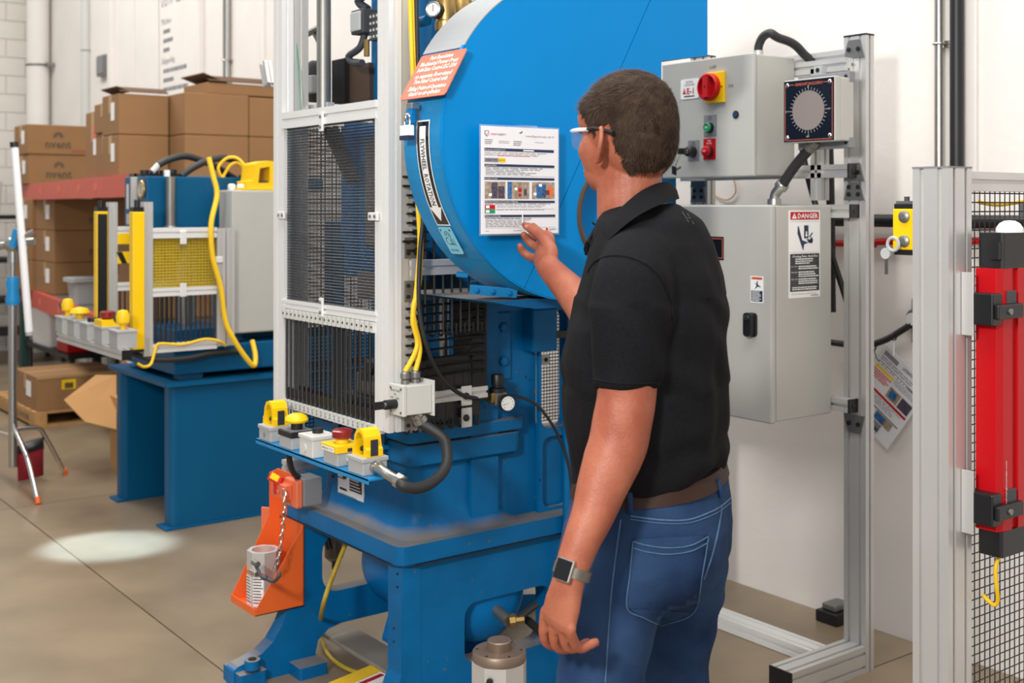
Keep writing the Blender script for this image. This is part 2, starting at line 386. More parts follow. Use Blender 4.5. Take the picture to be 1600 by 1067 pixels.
# cable with ties drooping to a round wall plate
b = B(); q = onX(1441, 497, WX)
pts = [onX(1290, 530, WX) - X_ * .05, onX(1330, 536, WX) - X_ * .05, onX(1366, 538, WX) - X_ * .05, onX(1395, 530, WX) - X_ * .05, onX(1420, 516, WX) - X_ * .05, onX(1441, 504, WX) - X_ * .06]
b.tube(smooth_path(pts), .012, 'rubber', 10); o = b.build('cable', label='grey drooping cable with ties on the wall above the tilted poster', cat='cable')
c = B(); m = onX(1378, 540, WX) - X_ * .05; c.torus(m, Y_, .014, .003, 'black', 12, 6); c.tube([m - Z_ * .01, m + V((-.01, -.02, -.04)), m + V((-.01, -.03, -.05))], .002, 'black', 6); c.build('cable_tie', o)
c = B(); m = onX(1410, 524, WX) - X_ * .05; c.torus(m, Y_, .014, .003, 'black', 12, 6); c.tube([m, m + V((-.01, -.005, -.07))], .002, 'white', 6); c.build('cable_tie', o)
b = B(); b.cyl(q, q - X_ * .05, .035, 'dullsteel', 20); b.cyl(q - X_ * .05, q - X_ * .07, .022, 'lightgray', 16); b.box(WX - .02, WX, q.y - .03, q.y + .03, q.z - .09, q.z + .07, 'plategray')
b.build('wall_plate', label='round metal cable outlet on the right wall behind the fence post', cat='outlet')
# loop of thin cord on the wall, seen above the lower cabinet
b = B(); b.tube(smooth_path([onX(*q, WX) - X_ * .01 for q in ((1148, 275), (1152, 300), (1140, 312), (1126, 309), (1117, 302))]), .003, 'cardtape', 6); b.build('cord', label='thin pale cord looped on the white wall between the two cabinets', cat='cord')
# weight/brick lying by the wall
p = onZ(1311, 968, 0); b = B(); b.box(p.x - .08, p.x + .06, p.y - .05, p.y + .05, 0, .045, 'black'); b.box(p.x - .06, p.x + .04, p.y - .03, p.y + .035, .045, .07, 'dullsteel')
b.build('door_stop', label='small black block lying on the floor at the wall behind the metal stand', cat='block', bevel=.006)
# lettering on the far wall
b = B(); p0 = onX(253, 12, WX - .004); f = F(p0 + X_ * 0, -Y_, Z_, b, .001)
f.rect(-.05, .85, -1.0, .75, 'wallpaint', 1)
f.txt('DEMO CENTER', 0, 0, .13, 'plategray', .66)
f.txt('Machine', 0, -.155, .055, 'plategray', .22)
for yy, L in ((-.235, .16), (-.315, .22), (-.395, .15)): f.lines(.04, .04 + L, yy + .035, 1, .1, .035, 'plategray', 2, .05)
f.txt('Safeguarding', 0, -.495, .055, 'plategray', .30)
for yy, L in ((-.575, .55), (-.655, .24), (-.735, .56)): f.lines(.04, .04 + L, yy + .035, 1, .1, .035, 'plategray', 2, .05)
b.build('wall_sign', label='tall white sign with grey lettering DEMO CENTER on the far wall', cat='sign')
# lockout poster on the right wall
b = B(); tl = onX(1390, 540, WX); c0, s0 = math.cos(R(36)), math.sin(R(36))
u = V((0, -c0, -s0)); v = V((0, -s0, c0)); o_ = V((WX - .012, tl.y, tl.z))
W, H = .235, .31
o_ = o_ - v * H - u * .01
f = F(o_, u, v, b, .0008)
b.obox(o_ + u * W / 2 + v * H / 2, u, v, X_, W / 2 + .008, H / 2 + .008, .0007, 'clearfilm'); b.obox(o_ + u * W / 2 + v * H / 2 - X_ * .001, u, v, X_, W / 2, H / 2, .0008, 'paper')
f.l = .0025
f.txt('LOCKOUT PROCEDURE', .11, .285, .013, 'ink', .115); f.rect(.015, .085, .277, .295, 'inkgray', 1)
f.lines(.015, .22, .27, 2, .009, .004, 'inkgray', 1); f.rect(.015, .22, .238, .249, 'inkgray', 1); f.lines(.02, .2, .247, 1, .01, .006, 'white', 2)
f.rect(.012, .105, .220, .230, 'yellow', 1); f.lines(.012, .105, .214, 4, .009, .005, 'inkred', 1); f.lines(.11, .22, .232, 3, .007, .003, 'inkgray', 1)
f.rect(.11, .165, .155, .2, 'photobrown', 1); f.rect(.12, .15, .165, .195, 'photoblue', 2); f.rect(.17, .222, .155, .2, 'photodark', 1)
f.rect(.008, .225, .138, .148, 'red', 1); f.lines(.012, .22, .133, 4, .008, .003, 'inkgray', 1)
f.rect(.012, .22, .090, .096, 'inkgray', 1); f.lines(.012, .1, .085, 4, .01, .003, 'inkgray', 1)
f.rect(.115, .20, .055, .088, 'photobrown', 1); f.rect(.12, .165, .06, .086, 'photoblue', 2)
f.rect(.08, .165, .018, .052, 'plategray', 1); f.rect(.05, .08, .02, .052, 'photoblue', 1); f.rect(.118, .128, .034, .042, 'red', 2); f.rect(.145, .163, .02, .034, 'photodark', 2); f.lines(.02, .2, .012, 1, .01, .003, 'inkgray', 1)
b.build('lockout_poster', label='tilted white lockout procedure poster with photos on the right wall', cat='poster')

# ------------------------------------------------------------------ the mechanical power press
PR = root('power_press', (2.2, 3.38, 0), 'large blue mechanical power press with round flywheel cover in front of the man', 'machine')
def arch(x0, x1, z0, z1, r, n=5): return rrect(x0, x1, z0, z1, r, n)
def legout(xb):
    return [(1.60, 0), (1.60, .055), (1.615, .066), (1.65, .074), (1.70, .09), (1.74, .12), (1.775, .17), (1.80, .23), (1.83, .31), (1.85, .42), (1.855, .50), (2.62, .50), (2.62, .42), (2.63, .3), (2.66, .2), (2.72, .12), (2.80, .07), (2.86, .06), (2.86, 0), (2.54, 0), (2.54, .05), (2.50, .10), (2.42, .13), (xb, .13), (1.95, .12), (1.91, .09), (1.90, .05), (1.90, 0)]
lg = B().prism([legout(2.0), arch(1.925, 2.40, .245, .445, .06)], 'y', 3.64, 3.70, 'castblue').build('leg_frame', PR, bevel=.006)
B().prism([(1.605, 3.60), (1.70, 3.60), (1.70, 3.74), (1.605, 3.74)], 'z', .0, .05, 'castblue').cyl((1.655, 3.615, .06), (1.655, 3.615, .09), .026, 'castblue').cyl((1.655, 3.615, .09), (1.655, 3.615, .0925), .014, 'black').build('foot', lg, bevel=.008)
B().prism([(1.80, 3.56), (1.905, 3.56), (1.905, 3.78), (1.80, 3.78)], 'z', .0, .04, 'castblue').build('foot', lg, bevel=.008)
near = [(1.66, 0), (1.66, .05), (1.73, .06), (1.80, .09), (1.85, .13), (1.868, .17), (1.87, .50), (2.62, .50), (2.62, .17), (2.66, .1), (2.75, .06), (2.82, .05), (2.82, 0)]
l2 = B().prism([near, arch(2.098, 2.442, .146, .338, .045)], 'y', 3.03, 3.11, 'castblue').build('leg_frame', PR, bevel=.012)
B().prism([(1.87, .0), (1.87, .49), (1.935, .49), (1.935, .0)], 'y', 3.028, 3.031, 'castblue').build('edge_strip', l2)
for zz in (.105, .14, .26, .30, .43, .47):
    B().cyl((1.876, 3.055 if int(zz * 100) % 2 else 3.075, zz), (1.867, 3.055 if int(zz * 100) % 2 else 3.075, zz), .004, 'black', 8).build('bolt_hole', l2)
B().box(1.98, 2.10, 3.02, 3.76, .055, .07, 'dust').build('stretcher_plate', PR, bevel=.003)
B().prism([(1.84, 3.05), (1.90, 3.0), (2.64, 3.0), (2.64, 3.78), (1.84, 3.78)], 'z', .502, .505, 'black').build('seam', PR)
B().prism(rrect(1.845, 2.64, 3.005, 3.775, .03), 'z', .506, .562, 'castblue').build('table', PR, bevel=.012)
# bed casting with flared foot
def lring(x0, x1, y0, y1, r, z): return [V((x, y, z)) for x, y in rrect(x0, x1, y0, y1, r, 5)]
b = B(); b.loft([lring(1.88, 2.36, 3.025, 3.745, .07, .560), lring(1.905, 2.335, 3.05, 3.72, .07, .566), lring(1.925, 2.315, 3.07, 3.70, .06, .58), lring(1.94, 2.30, 3.085, 3.685, .055, .605), lring(1.945, 2.30, 3.09, 3.68, .05, .64), lring(1.945, 2.30, 3.09, 3.68, .05, .775)], 'castblue')
bed = b.build('bed', PR)
b = B(); b.loft([lring(1.93, 2.34, 3.07, 3.70, .03, .775), lring(1.92, 2.35, 3.06, 3.71, .03, .785), lring(1.92, 2.35, 3.06, 3.71, .03, .845)], 'castblue'); b.build('bolster_ledge', bed, bevel=.004)
b = B(); b.loft([lring(1.915, 2.36, 3.06, 3.71, .02, .852), lring(1.915, 2.36, 3.06, 3.71, .02, .89)], 'castblue'); b.build('bolster_plate', bed, bevel=.004)
for yy in (3.22, 3.52): B().box(1.91, 1.93, yy - .02, yy + .02, .786, .892, 'darkblue').build('slot', bed)
b = B(); f = F((1.9445, 3.62, .71), -Y_, Z_, b, .002)
f.txt('DO NOT', .02, .02, .035, 'castblue', .14); f.txt('BED', .03, -.05, .03, 'castblue', .08); f.txt('TABLE', .37, .0, .035, 'castblue', .12)
b.build('cast_lettering', bed)
for yy, zz in ((3.60, .655), (3.40, .625), (3.20, .70)): B().cyl((1.9455, yy, zz), (1.943, yy, zz), .007, 'black', 10).build('bolt_hole', bed)
# side frames
for y0, y1, lip in ((3.10, 3.13, 3.075), (3.58, 3.68, 3.70)):
    sd = B().prism([[(2.16, .56), (2.62, .56)] + ([(2.62, 2.6), (2.05, 2.6), (2.02, 2.1)] if y0 < 3.2 else [(2.62, 1.86), (2.02, 1.86)]) + [(2.02, 1.45), (2.16, 1.33)], arch(2.435, 2.56, .835, 1.235, .03)], 'y', y0, y1, 'castblue').build('side_frame', PR, bevel=.006)
    a_, b_ = min(lip, y0), max(lip, y0)
    if lip > y0: a_, b_ = y1, lip
    B().prism([(2.155, .56), (2.27, .56), (2.262, .60), (2.26, 1.34), (2.155, 1.34)], 'y', a_, b_, 'castblue').build('front_rib', sd, bevel=.008)
    B().prism([[(2.43, .562), (2.60, .562), (2.60, 1.30), (2.26, 1.30), (2.26, 1.24), (2.43, 1.24)], arch(2.445, 2.555, .575, .81, .03), arch(2.44, 2.555, .84, 1.23, .03)], 'y', a_ if lip < y0 else y1, b_ - .01 if lip < y0 else lip, 'castblue').build('rib_frame', sd, bevel=.006)
    if lip < y0:
        p = onY(783, 540, y0); bp = B().box(p.x - .034, p.x + .034, y0 - .01, y0, p.z - .11, p.z + .11, 'castblue').build('cover_plate', sd, bevel=.004)
        for dz in (.06, -.05): B().lathe((p.x + .002, y0 - .01, p.z + dz), -Y_, ((.017, 0), (.017, .008), (.012, .010), (0, .010)), 'castblue', 6, False).build('bolt', bp)
        p = onY(846, 516, y0 - .04); B().box(p.x - .05, p.x + .055, y0 - .06, y0 + .01, p.z - .07, p.z + .075, 'castblue').build('bracket_box', sd, bevel=.008)
        p = onY(866, 523, y0 - .05); B().box(p.x, p.x + .06, y0 - .06, y0 - .04, p.z - .012, p.z + .012, 'black').build('latch', sd, bevel=.002)
for q in ((757, 555), (754, 566), (758, 577), (756, 590), (757, 636), (756, 647), (822, 589), (770, 612), (843, 800 - 50)):
    p = onY(*q, 3.075); B().cyl((p.x, 3.075, p.z), (p.x, 3.0745, p.z), .004, 'black', 8).build('bolt_hole', PR)
B().box(2.30, 2.46, 3.14, 3.58, 1.28, 1.86, 'darkblue').build('frame_web', PR)
B().box(2.04, 2.5, 3.14, 3.52, 1.86, 2.62, 'castblue').build('crown', PR, bevel=.02)
B().box(2.10, 2.155, 2.99, 3.095, 1.02, 1.30, 'matteblack').build('throat_shade', PR)  # black box added behind the rods to stand for the throat's shade
sl = B().box(2.0, 2.14, 3.26, 3.52, 1.36, 1.86, 'castblue').build('slide', PR, bevel=.008)
B().box(1.985, 2.0, 3.33, 3.45, 1.45, 1.80, 'dullsteel').build('wear_plate', sl)
B().box(1.98, 2.16, 3.28, 3.50, 1.27, 1.36, 'dullsteel').build('die_holder', sl, bevel=.004)
B().cyl((2.05, 3.39, 1.10), (2.05, 3.39, 1.27), .03, 'steel', 16).build('punch', sl)
for yy in (3.20, 3.58): B().box(1.99, 2.06, yy - .03, yy + .03, 1.34, 1.87, 'castblue').build('gib', PR, bevel=.006)
dd = B().box(1.95, 2.2, 3.20, 3.58, .891, .95, 'black').build('die_shoe', PR, bevel=.004)
B().box(1.98, 2.15, 3.28, 3.50, .95, 1.02, 'dullsteel').build('die_block', dd, bevel=.004)
for yy in (3.24, 3.54): B().cyl((2.16, yy, .95), (2.16, yy, 1.3), .016, 'steel', 12).build('guide_pin', dd)
B().prism([(1.97, 1.0), (1.99, 1.06), (2.2, 1.12), (2.2, 1.02)], 'y', 3.40, 3.46, 'black').build('work_arm', dd)
B().box(1.99, 2.10, 3.12, 3.22, .895, 1.03, 'tealdie').build('parts_bin', dd, bevel=.003)
# air tank slung between the legs
b = B(); b.lathe((2.235, 3.10, .325), Y_, ((.012, -.055), (.07, -.05), (.12, -.028), (.15, .0), (.16, .03), (.16, .52), (.15, .55), (.12, .578), (.07, .60), (.012, .605)), 'blue', 36)
tk = b.build('air_tank', PR)
for yy in (3.30, 3.52):
    B().prism([(2.11, .07), (2.11, .085), (2.15, .20), (2.20, .19), (2.27, .19), (2.33, .20), (2.36, .085), (2.36, .07)], 'y', yy - .03, yy + .03, 'blue').build('saddle', tk, bevel=.004)
B().box(2.11, 2.12, 3.4, 3.48, .28, .33, 'blue').build('data_plate', tk)
b = B(); b.cyl((2.235, 3.06, .29), (2.235, 2.985, .27), .018, 'dullsteel'); b.lathe((2.235, 2.985, .27), V((.8, -.5, .1)), ((.016, 0), (.022, .004), (.022, .022), (.014, .024), (.014, .05)), 'brass', 8); b.tube([(2.26, 2.97, .275), (2.30, 2.96, .30), (2.33, 2.96, .31)], .012, 'rubber', 8)
b.build('drain_fitting', tk)
b = B(); b.obox(onY(843, 985, 3.0), V((.5, 0, -.45)), Y_, V((.45, 0, .5)), .07, .012, .012, 'black'); b.build('drain_lever', tk, bevel=.003)
# flywheel cover
fx, fz, fr = 2.145, 1.765, .447
left = [(fx - fr * math.cos(R(a)), fz + fr * math.sin(R(a))) for a in range(-95, 91, 4)]
out = left + [(2.676, 2.34), (2.676, 2.044), (2.479, 2.014), (2.479, 1.30)]
Y0, Y1 = 2.548, 2.742
hole = circ(2.303, 1.556, .137, 40)
cv = B().prism([out, hole], 'y', Y0 + .004, Y1, 'rimblue', caps=True)
cover = cv.build('flywheel_cover', PR)
B().cyl((2.303, Y0 + .06, 1.556), (2.303, Y0 + .07, 1.556), .142, 'coverblue', 40).build('hub_guard', cover)
b = B(); b.torus((2.303, Y0 + .004, 1.556), Y_, .146, .010, 'brownring', 48, 8); b.build('opening_trim', cover)
B().tube(smooth_path([onY(926, 348, Y0 - .004), onY(936, 354, Y0 - .004), onY(950, 353, Y0 - .004), onY(965, 345, Y0 - .004)]), .003, 'black', 6).build('wire', cover)
# two-piece face: split along the slanting seam
s0, s1 = onY(826, 436, Y0), onY(1018, -4, Y0)
def sd(p): return (p[0] - s0.x) * (s1.z - s0.z) - (p[1] - s0.z) * (s1.x - s0.x)
def half(sign, gap=.0012):
    pts = out; res = []; n = len(pts)
    for i in range(n):
        a, c = pts[i], pts[(i + 1) % n]; da, dc = sd(a) * sign - gap, sd(c) * sign - gap
        if da >= 0: res.append(a)
        if da * dc < 0: t = da / (da - dc); res.append((a[0] + (c[0] - a[0]) * t, a[1] + (c[1] - a[1]) * t))
    return res
h2 = [q for q in half(1)]
ctr = [(x, z) for x, z in hole]
B().prism([half(-1)], 'y', Y0, Y0 + .004, 'coverblue').build('face_panel', cover)
# the right panel carries the round opening; the seam is kept clear of it
B().prism([h2, ctr], 'y', Y0, Y0 + .004, 'coverblue').build('face_panel', cover)
# grey sheet over the top of the rim
def arcband(b, a0, a1, y0, y1, rr, m, n=24, th=.003):
    ri = [[V((fx - (fr + q) * math.cos(R(a0 + (a1 - a0) * i / n)), yy, fz + (fr + q) * math.sin(R(a0 + (a1 - a0) * i / n)))) for (q, yy) in ((rr, y0), (rr, y1), (rr + th, y1), (rr + th, y0))] for i in range(n + 1)]
    return b.loft(ri, m, False)
b = B(); arcband(b, 31, 100, Y0 + .0, Y1, .0005, 'sheetgray'); b.build('rim_sheet', cover)
b = B(); arcband(b, -95, 32, Y0 - .001, Y0 + .012, .001, 'coverblue'); b.build('rim_edge', cover)
b = B(); p = onY(771, 455, 2.66)
u = (onY(808, 453, 2.60) - onY(738, 447, 2.66)).normalized(); v = V((-.55, 0, .83)).normalized(); v = (v - u * v.dot(u)).normalized(); n = u.cross(v)
b.obox(p, u, v, n, .067, .014, .004, 'rimblue'); br = b.build('bracket', cover, bevel=.002)
for k in (-.047, -.002, .045): B().lathe(p + u * k + n * .004, n, ((.0075, 0), (.0075, .004), (.004, .006), (0, .006)), 'blue', 12).build('bolt', br)
b = B(); p = onY(722, 429, 2.72); b.obox(p, u, v, n, .016, .006, .006, 'rimblue'); b.build('hinge', cover, bevel=.001)
b = B(); b.prism([(1.90, 1.318), (2.62, 1.318), (2.62, 1.29), (2.06, 1.29), (1.96, 1.305)], 'y', 2.62, 3.12, 'castblue'); b.build('cover_shelf', PR, bevel=.003)
mt = B().prism(rrect(3.30, 3.66, 1.42, 1.80, .06), 'x', 2.63, 3.29, 'castblue').build('motor_guard', PR, bevel=.01)
B().box(2.5, 2.64, 3.36, 3.6, 1.5, 1.72, 'castblue').build('motor_mount', PR, bevel=.006)
# air preparation and valve pipework above the cover
AP = root('air_filter_unit', (1.95, 2.9, 1.95), 'brass air filter and regulator with round gauge above the flywheel cover', 'regulator')
g0 = onX(684, 17, 1.9); gx = V((-.85, -.5, 0)).normalized()
b = B(); b.cyl(g0, g0 - gx * -.0 + gx * .03, .024, 'black', 24); gg = b.build('gauge', AP); b = B(); b.torus(g0 + gx * .031, gx, .021, .003, 'steel'); b.cyl(g0 + gx * .029, g0 + gx * .031, .02, 'white', 20); b.obox(g0 + gx * .0315 + Z_ * .004, Z_, gx.cross(Z_), gx, .01, .0012, .0004, 'ink'); b.build('gauge_dial', gg)
q = g0 - gx * .03 + V((.03, .03, 0)); b = B(); b.lathe(V((1.93, g0.y + .0, g0.z - .06)), Z_, ((.026, 0), (.034, .005), (.034, .03), (.03, .034), (.03, .13), (.02, .15)), 'brass', 20); b.build('regulator_body', AP)
b = B(); b.cyl((1.93, g0.y, g0.z - .12), (1.93, g0.y, g0.z - .058), .026, 'dullsteel', 20); b.build('filter_bowl', AP)
b = B(); q = onX(718, 12, 2.0); b.lathe((2.0, q.y, q.z - .05), Z_, ((.03, 0), (.042, .01), (.042, .06), (.036, .07), (.036, .2)), 'brass', 20); b.build('filter_head', AP)
b = B(); q2 = onX(742, 4, 2.05); b.tube(smooth_path([(2.0, q.y, q.z + .0), q2, q2 + V((.06, -.06, .06))]), .022, 'dullsteel', 12); b.tube([onX(650, 36, 1.92), onX(668, 32, 1.92)], .016, 'castblue', 12); b.build('air_pipe', AP)
b = B(); b.cyl(g0 + Z_ * .03 + V((.03, 0, 0)), g0 + Z_ * .045 + V((.03, 0, 0)), .018, 'darkred'); b.build('red_cap', AP, label='dark red cap')
# ------------------------------------------------------------------ sliding guard in front of the press
GX = 1.745
SG = root('safety_guard', (1.79, 3.27, .92), 'tall aluminium framed guard with black mesh and rods on the front of the blue press', 'guard')
PY0, PY1 = 2.90, 3.645
for y0, y1, zb in ((PY0, 2.962, .932), (3.583, PY1, .928)):
    p = B().alu('z', GX, GX + .043, y0, y1, zb, 2.75, 'alubright').build('post', SG, bevel=.0015)
    B().alu('z', GX + .045, GX + .098, y0, y1, zb - .0, 2.75).build('rear_post', SG, bevel=.0015)
py0, py1 = 2.966, 3.579
B().alu('y', GX - .004, GX + .03, py0, py1, 1.835, 1.888, 'alubright').build('top_rail', SG, bevel=.001)
B().alu('y', GX - .004, GX + .03, py0, py1, 1.245, 1.272, 'alubright').build('middle_rail', SG, bevel=.001)
B().box(GX - .002, GX + .028, py0, py1, .918, .936, 'alubright').build('bottom_rail', SG, bevel=.001)
for y in (py0 + .005, py1 - .005): B().box(GX + .0, GX + .026, y - .006, y + .006, .93, 1.84, 'alubright').build('stile', SG)
b = B()
n = 62
for i in range(n):
    z = 1.276 + (1.832 - 1.276) * i / (n - 1); b.cyl((GX + .012, py0 + .01, z), (GX + .012, py1 - .01, z), .0013, 'blackrod', 4)
n = 66
for i in range(n):
    y = py0 + .012 + (py1 - py0 - .024) * i / (n - 1); b.cyl((GX + .0148, y, 1.272), (GX + .0148, y, 1.836), .0013, 'blackrod', 4)
b.build('wire_mesh', SG, kind='stuff')
pr = None
NR = 21
for i in range(NR):
    y = py1 - .02 - (py1 - py0 - .04) * i / (NR - 1)
    if pr is None:
        b = B(); pts = [(GX + .006, y, 1.255)] + [(GX + .006, y - .008 + .008 * math.cos(R(q)), .955 + .008 * math.sin(R(q))) for q in range(0, -181, -30)] + [(GX + .006, y - .016, .985)]
        b.tube(pts, .0036, 'blackrod', 6); pr = b.build('rod', SG); y00 = y; base = V(pr.location)
        b = B(); b.box(GX - .008, GX + .004, y - .011, y + .007, 1.212, 1.243, 'lightgray'); b.cyl((GX - .009, y - .002, 1.228), (GX - .007, y - .002, 1.228), .004, 'ink', 8); cl = b.build('clamp', SG, bevel=.001); cb = V(cl.location)
        b = B(); b.box(GX - .006, GX + .006, y - .013, y + .008, .919, .945, 'lightgray'); b.box(GX - .0065, GX - .005, y - .008, y - .001, .924, .931, 'inkgray'); b.box(GX - .0065, GX - .005, y - .008, y - .001, .934, .940, 'inkgray'); lc = b.build('lower_clip', SG); lb = V(lc.location)
    else:
        for s_, b0 in ((pr, base), (cl, cb), (lc, lb)): c = s_.copy(); COL.objects.link(c); c.location = b0 + V((0, y - y00, 0))
# second row of rods a little deeper
for i in range(18):
    y = py1 - .035 - (py1 - py0 - .07) * i / 17
    c = pr.copy(); COL.objects.link(c); c.location = base + V((.03, y - y00, .006))
def latch(y, z, rot=False):
    b = B()
    if rot: b.box(GX - .012, GX - .004, y - .026, y + .026, z - .012, z + .012, 'alubright'); pts = [(0, .012), (0, -.014)]
    else: b.box(GX - .012, GX - .004, y - .011, y + .011, z - .03, z + .03, 'alubright'); pts = [(-.016, 0), (.016, 0)]
    for dz, dy in pts: b.cyl((GX - .014, y + dy, z + dz), (GX - .011, y + dy, z + dz), .0055, 'dullsteel', 10)
    b.build('latch', SG, bevel=.002)
latch(3.29, 1.842); latch(3.57, 1.55, True); latch(2.972, 1.55, True); latch(3.29, 1.265)
# side guard of rods between post and column
for z in (1.40,): B().alu('x', GX + .06, 2.12, 2.906, 2.945, z - .022, z + .022).build('side_rail', SG, bevel=.001)
p = onY(735, 630, 3.0); B().alu('x', GX + .10, 2.155, 2.985, 3.02, .985, 1.02).build('side_rail', SG, bevel=.001)
for zc in (1.46, 1.335, .965):
    b = B(); b.box(GX + .05, GX + .096, PY0 - .006, PY0 - .001, zc - .03, zc + .03, 'dullsteel'); bb = None
    pl = b.build('joining_plate', SG, bevel=.001)
    for dx in (-.012, .012):
        for dz in (-.016, .016): B().lathe((GX + .073 + dx, PY0 - .006, zc + dz), -Y_, ((.006, 0), (.006, .004), (.003, .005)), 'black', 8).build('bolt', pl)
hr = None
for i in range(9):
    z = 1.285 - i * .0265
    b = B(); b.tube(smooth_path([(GX + .05, PY0 - .012, z), (GX + .10, PY0 - .012, z), (1.9, 2.945, z + .0), (2.12, 2.985, z), (2.14, 2.99, z - .004), (2.14, 2.99, z - .012)], 3), .0042, 'blackrod', 6); b.build('rod', SG)
    b = B(); b.box(GX + .075, GX + .10, PY0 - .018, PY0 - .002, z - .007, z + .007, 'black'); b.build('rod_clamp', SG)
for i in range(13):
    z = 1.77 - i * .0265
    b = B(); L = (.0, .014)[1 if i in (4, 5, 10, 11) else 0]; b.cyl((GX + .055 - L, PY0 - .01, z), (GX + .13, PY0 - .01, z), .004, 'blackrod', 6); b.build('rod', SG)
    b = B(); b.box(GX + .08, GX + .105, PY0 - .018, PY0 - .002, z - .008, z + .008, 'black'); b.build('rod_clamp', SG)
for i in range(9):
    x = 1.875 + i * .032
    B().tube([(x, 2.96, 1.50)] + [(x - .008 + .008 * math.cos(R(q)), 2.96, 1.20 + .008 * math.sin(R(q))) for q in range(0, -181, -30)] + [(x - .016, 2.96, 1.225)], .004, 'blackrod', 6).build('rod', SG)
    B().tube([(x, 3.0, 1.10)] + [(x - .008 + .008 * math.cos(R(q)), 3.0, .91 + .008 * math.sin(R(q))) for q in range(0, -181, -30)] + [(x - .016, 3.0, .935)], .004, 'blackrod', 6).build('rod', SG)
b = B(); b.box(1.87, 2.13, 2.998, 3.002, .93, 1.12, 'black'); b.cyl((1.87, 3.0, 1.12), (2.13, 3.0, 1.12), .004, 'black', 6); b.build('dark_shield', SG)
for q in ((728, 618), (728, 652)):
    p = onY(*q, 2.985); b = B(); b.box(p.x - .018, p.x + .02, 2.98, 2.986, p.z - .03, p.z + .03, 'lightgray'); b.lathe((p.x - .004, 2.98, p.z), -Y_, ((.011, 0), (.011, .006), (.006, .009)), 'black', 12); b.build('wing_bracket', SG, bevel=.002)
# far side guard: seen through the openings of the press
b = B()
for i in range(86): z = .70 + i * .0135; b.cyl((1.88, 3.79, z), (3.2, 3.79, z), .0024, 'blackrod', 4)
for i in range(88): x = 1.88 + i * .015; b.cyl((x, 3.79, .70), (x, 3.79, 1.86), .0024, 'blackrod', 4)
b.build('rear_wire_mesh', SG, kind='stuff')
for x in (1.88, 2.93): B().alu('z', x, x + .045, 3.77, 3.805, .64, 1.5).build('rear_upright', SG)
B().alu('x', 1.85, 3.22, 3.765, 3.80, .65, .69).build('rear_rail', SG)
p = onY(845, 562, 3.765); b = B(); b.box(p.x - .03, p.x + .035, 3.755, 3.765, p.z - .022, p.z + .022, 'lightgray')
for dx in (-.014, .018): b.cyl((p.x + dx, 3.75, p.z), (p.x + dx, 3.756, p.z), .009, 'black', 8)
b.build('rear_latch', SG)
# items above the panel: air cylinder, cord, pulley, switch boxes
q = onX(506, 100, 1.86); b = B(); b.cyl((1.86, q.y, 1.88), (1.86, q.y, 2.75), .024, 'dullsteel', 20); o = b.build('air_cylinder', SG); b = B(); b.lathe((1.86, q.y, 1.86), Z_, ((.012, 0), (.03, .0), (.03, .02), (.025, .03)), 'alu', 20); b.build('cylinder_base', SG)
b = B(); b.obox((1.87, q.y + .06, 1.905), Y_, Z_, X_, .09, .018, .014, 'alu'); b.build('lower_crossbar', SG, bevel=.001)
b = B(); b.tube([onX(459, 0, 1.80), onX(470, 165, 1.80), onX(470, 172, 1.80)], .0018, 'green', 6); b.build('cord', SG, label='thin green cord')
q = onX(484, 127, 1.95); b = B(); b.lathe(q, X_, ((.02, 0), (.06, 0), (.075, .008), (.075, .03), (.06, .04), (.02, .04)), 'rubber', 28); pl = b.build('pulley', SG)
b = B(); q = onX(487, 132, 1.93); b.obox(q, X_, Y_, Z_, .015, .028, .03, 'lightgray'); b.tube(smooth_path([q + V((0, .03, .02)), q + V((-.01, .06, 0)), q + V((0, .05, -.06))]), .005, 'lightgray', 8); b.build('position_switch', SG, bevel=.003)
q0, q1 = onX(470, 58, 1.9), onX(500, 43, 1.9); b = B(); b.tube([q0, q1], .012, 'dullsteel', 8); b.tube([onX(490, 50, 1.9), onX(500, 70, 1.9)], .008, 'dullsteel', 8); b.build('bracket_arm', SG)
q0, q1 = onX(538, 90, 2.0), onX(522, 162, 2.0); b = B(); b.box(2.0, 2.08, q0.y, q1.y + .02, q1.z, q0.z, 'matteblack'); b.build('black_cover', SG, bevel=.004)
q0, q1 = onX(576, 97, 2.02), onX(541, 160, 2.02); b = B(); b.box(2.02, 2.05, q0.y, q1.y, q1.z, q0.z, 'brownring'); b.build('brown_panel', SG, bevel=.003)
LS = root('limit_switch', onX(562, 60, 1.93), 'grey cam switch box with black conduit elbow above the mesh guard', 'switch')
q0, q1 = onX(567, 12, 1.93), onX(548, 55, 1.93); b = B(); b.box(1.93, 1.99, q0.y, q1.y, q1.z, q0.z, 'darkgray'); b.box(1.922, 1.93, q0.y + .008, q1.y - .008, q1.z + .008, q0.z - .008, 'totegray'); sb = b.build('switch_body', LS, bevel=.004)
b = B(); a0, a1 = onX(562, 70, 1.95), onX(545, 88, 1.95); b.tube(smooth_path([(1.96, (q0.y + q1.y) / 2, q1.z), a0 - Z_ * .01, a1, onX(552, 98, 1.95), onX(566, 98, 1.95)]), .012, 'darkgray', 10); b.build('conduit_elbow', LS)
b = B(); b.tube(smooth_path([(1.96, q0.y + .02, q0.z), onX(560, 2, 1.95), onX(575, -10, 1.95), onX(590, -12, 1.97)]), .014, 'darkgray', 10); b.build('conduit', LS)
b = B(); b.cyl(onX(573, 62, 1.95), onX(573, 88, 1.95), .01, 'brass', 8); b.build('brass_fitting', LS)
q0, q1 = onX(592, 18, 1.95), onX(577, 64, 1.95); b = B(); b.box(1.95, 1.97, q0.y, q1.y, q1.z, q0.z, 'darkgray')
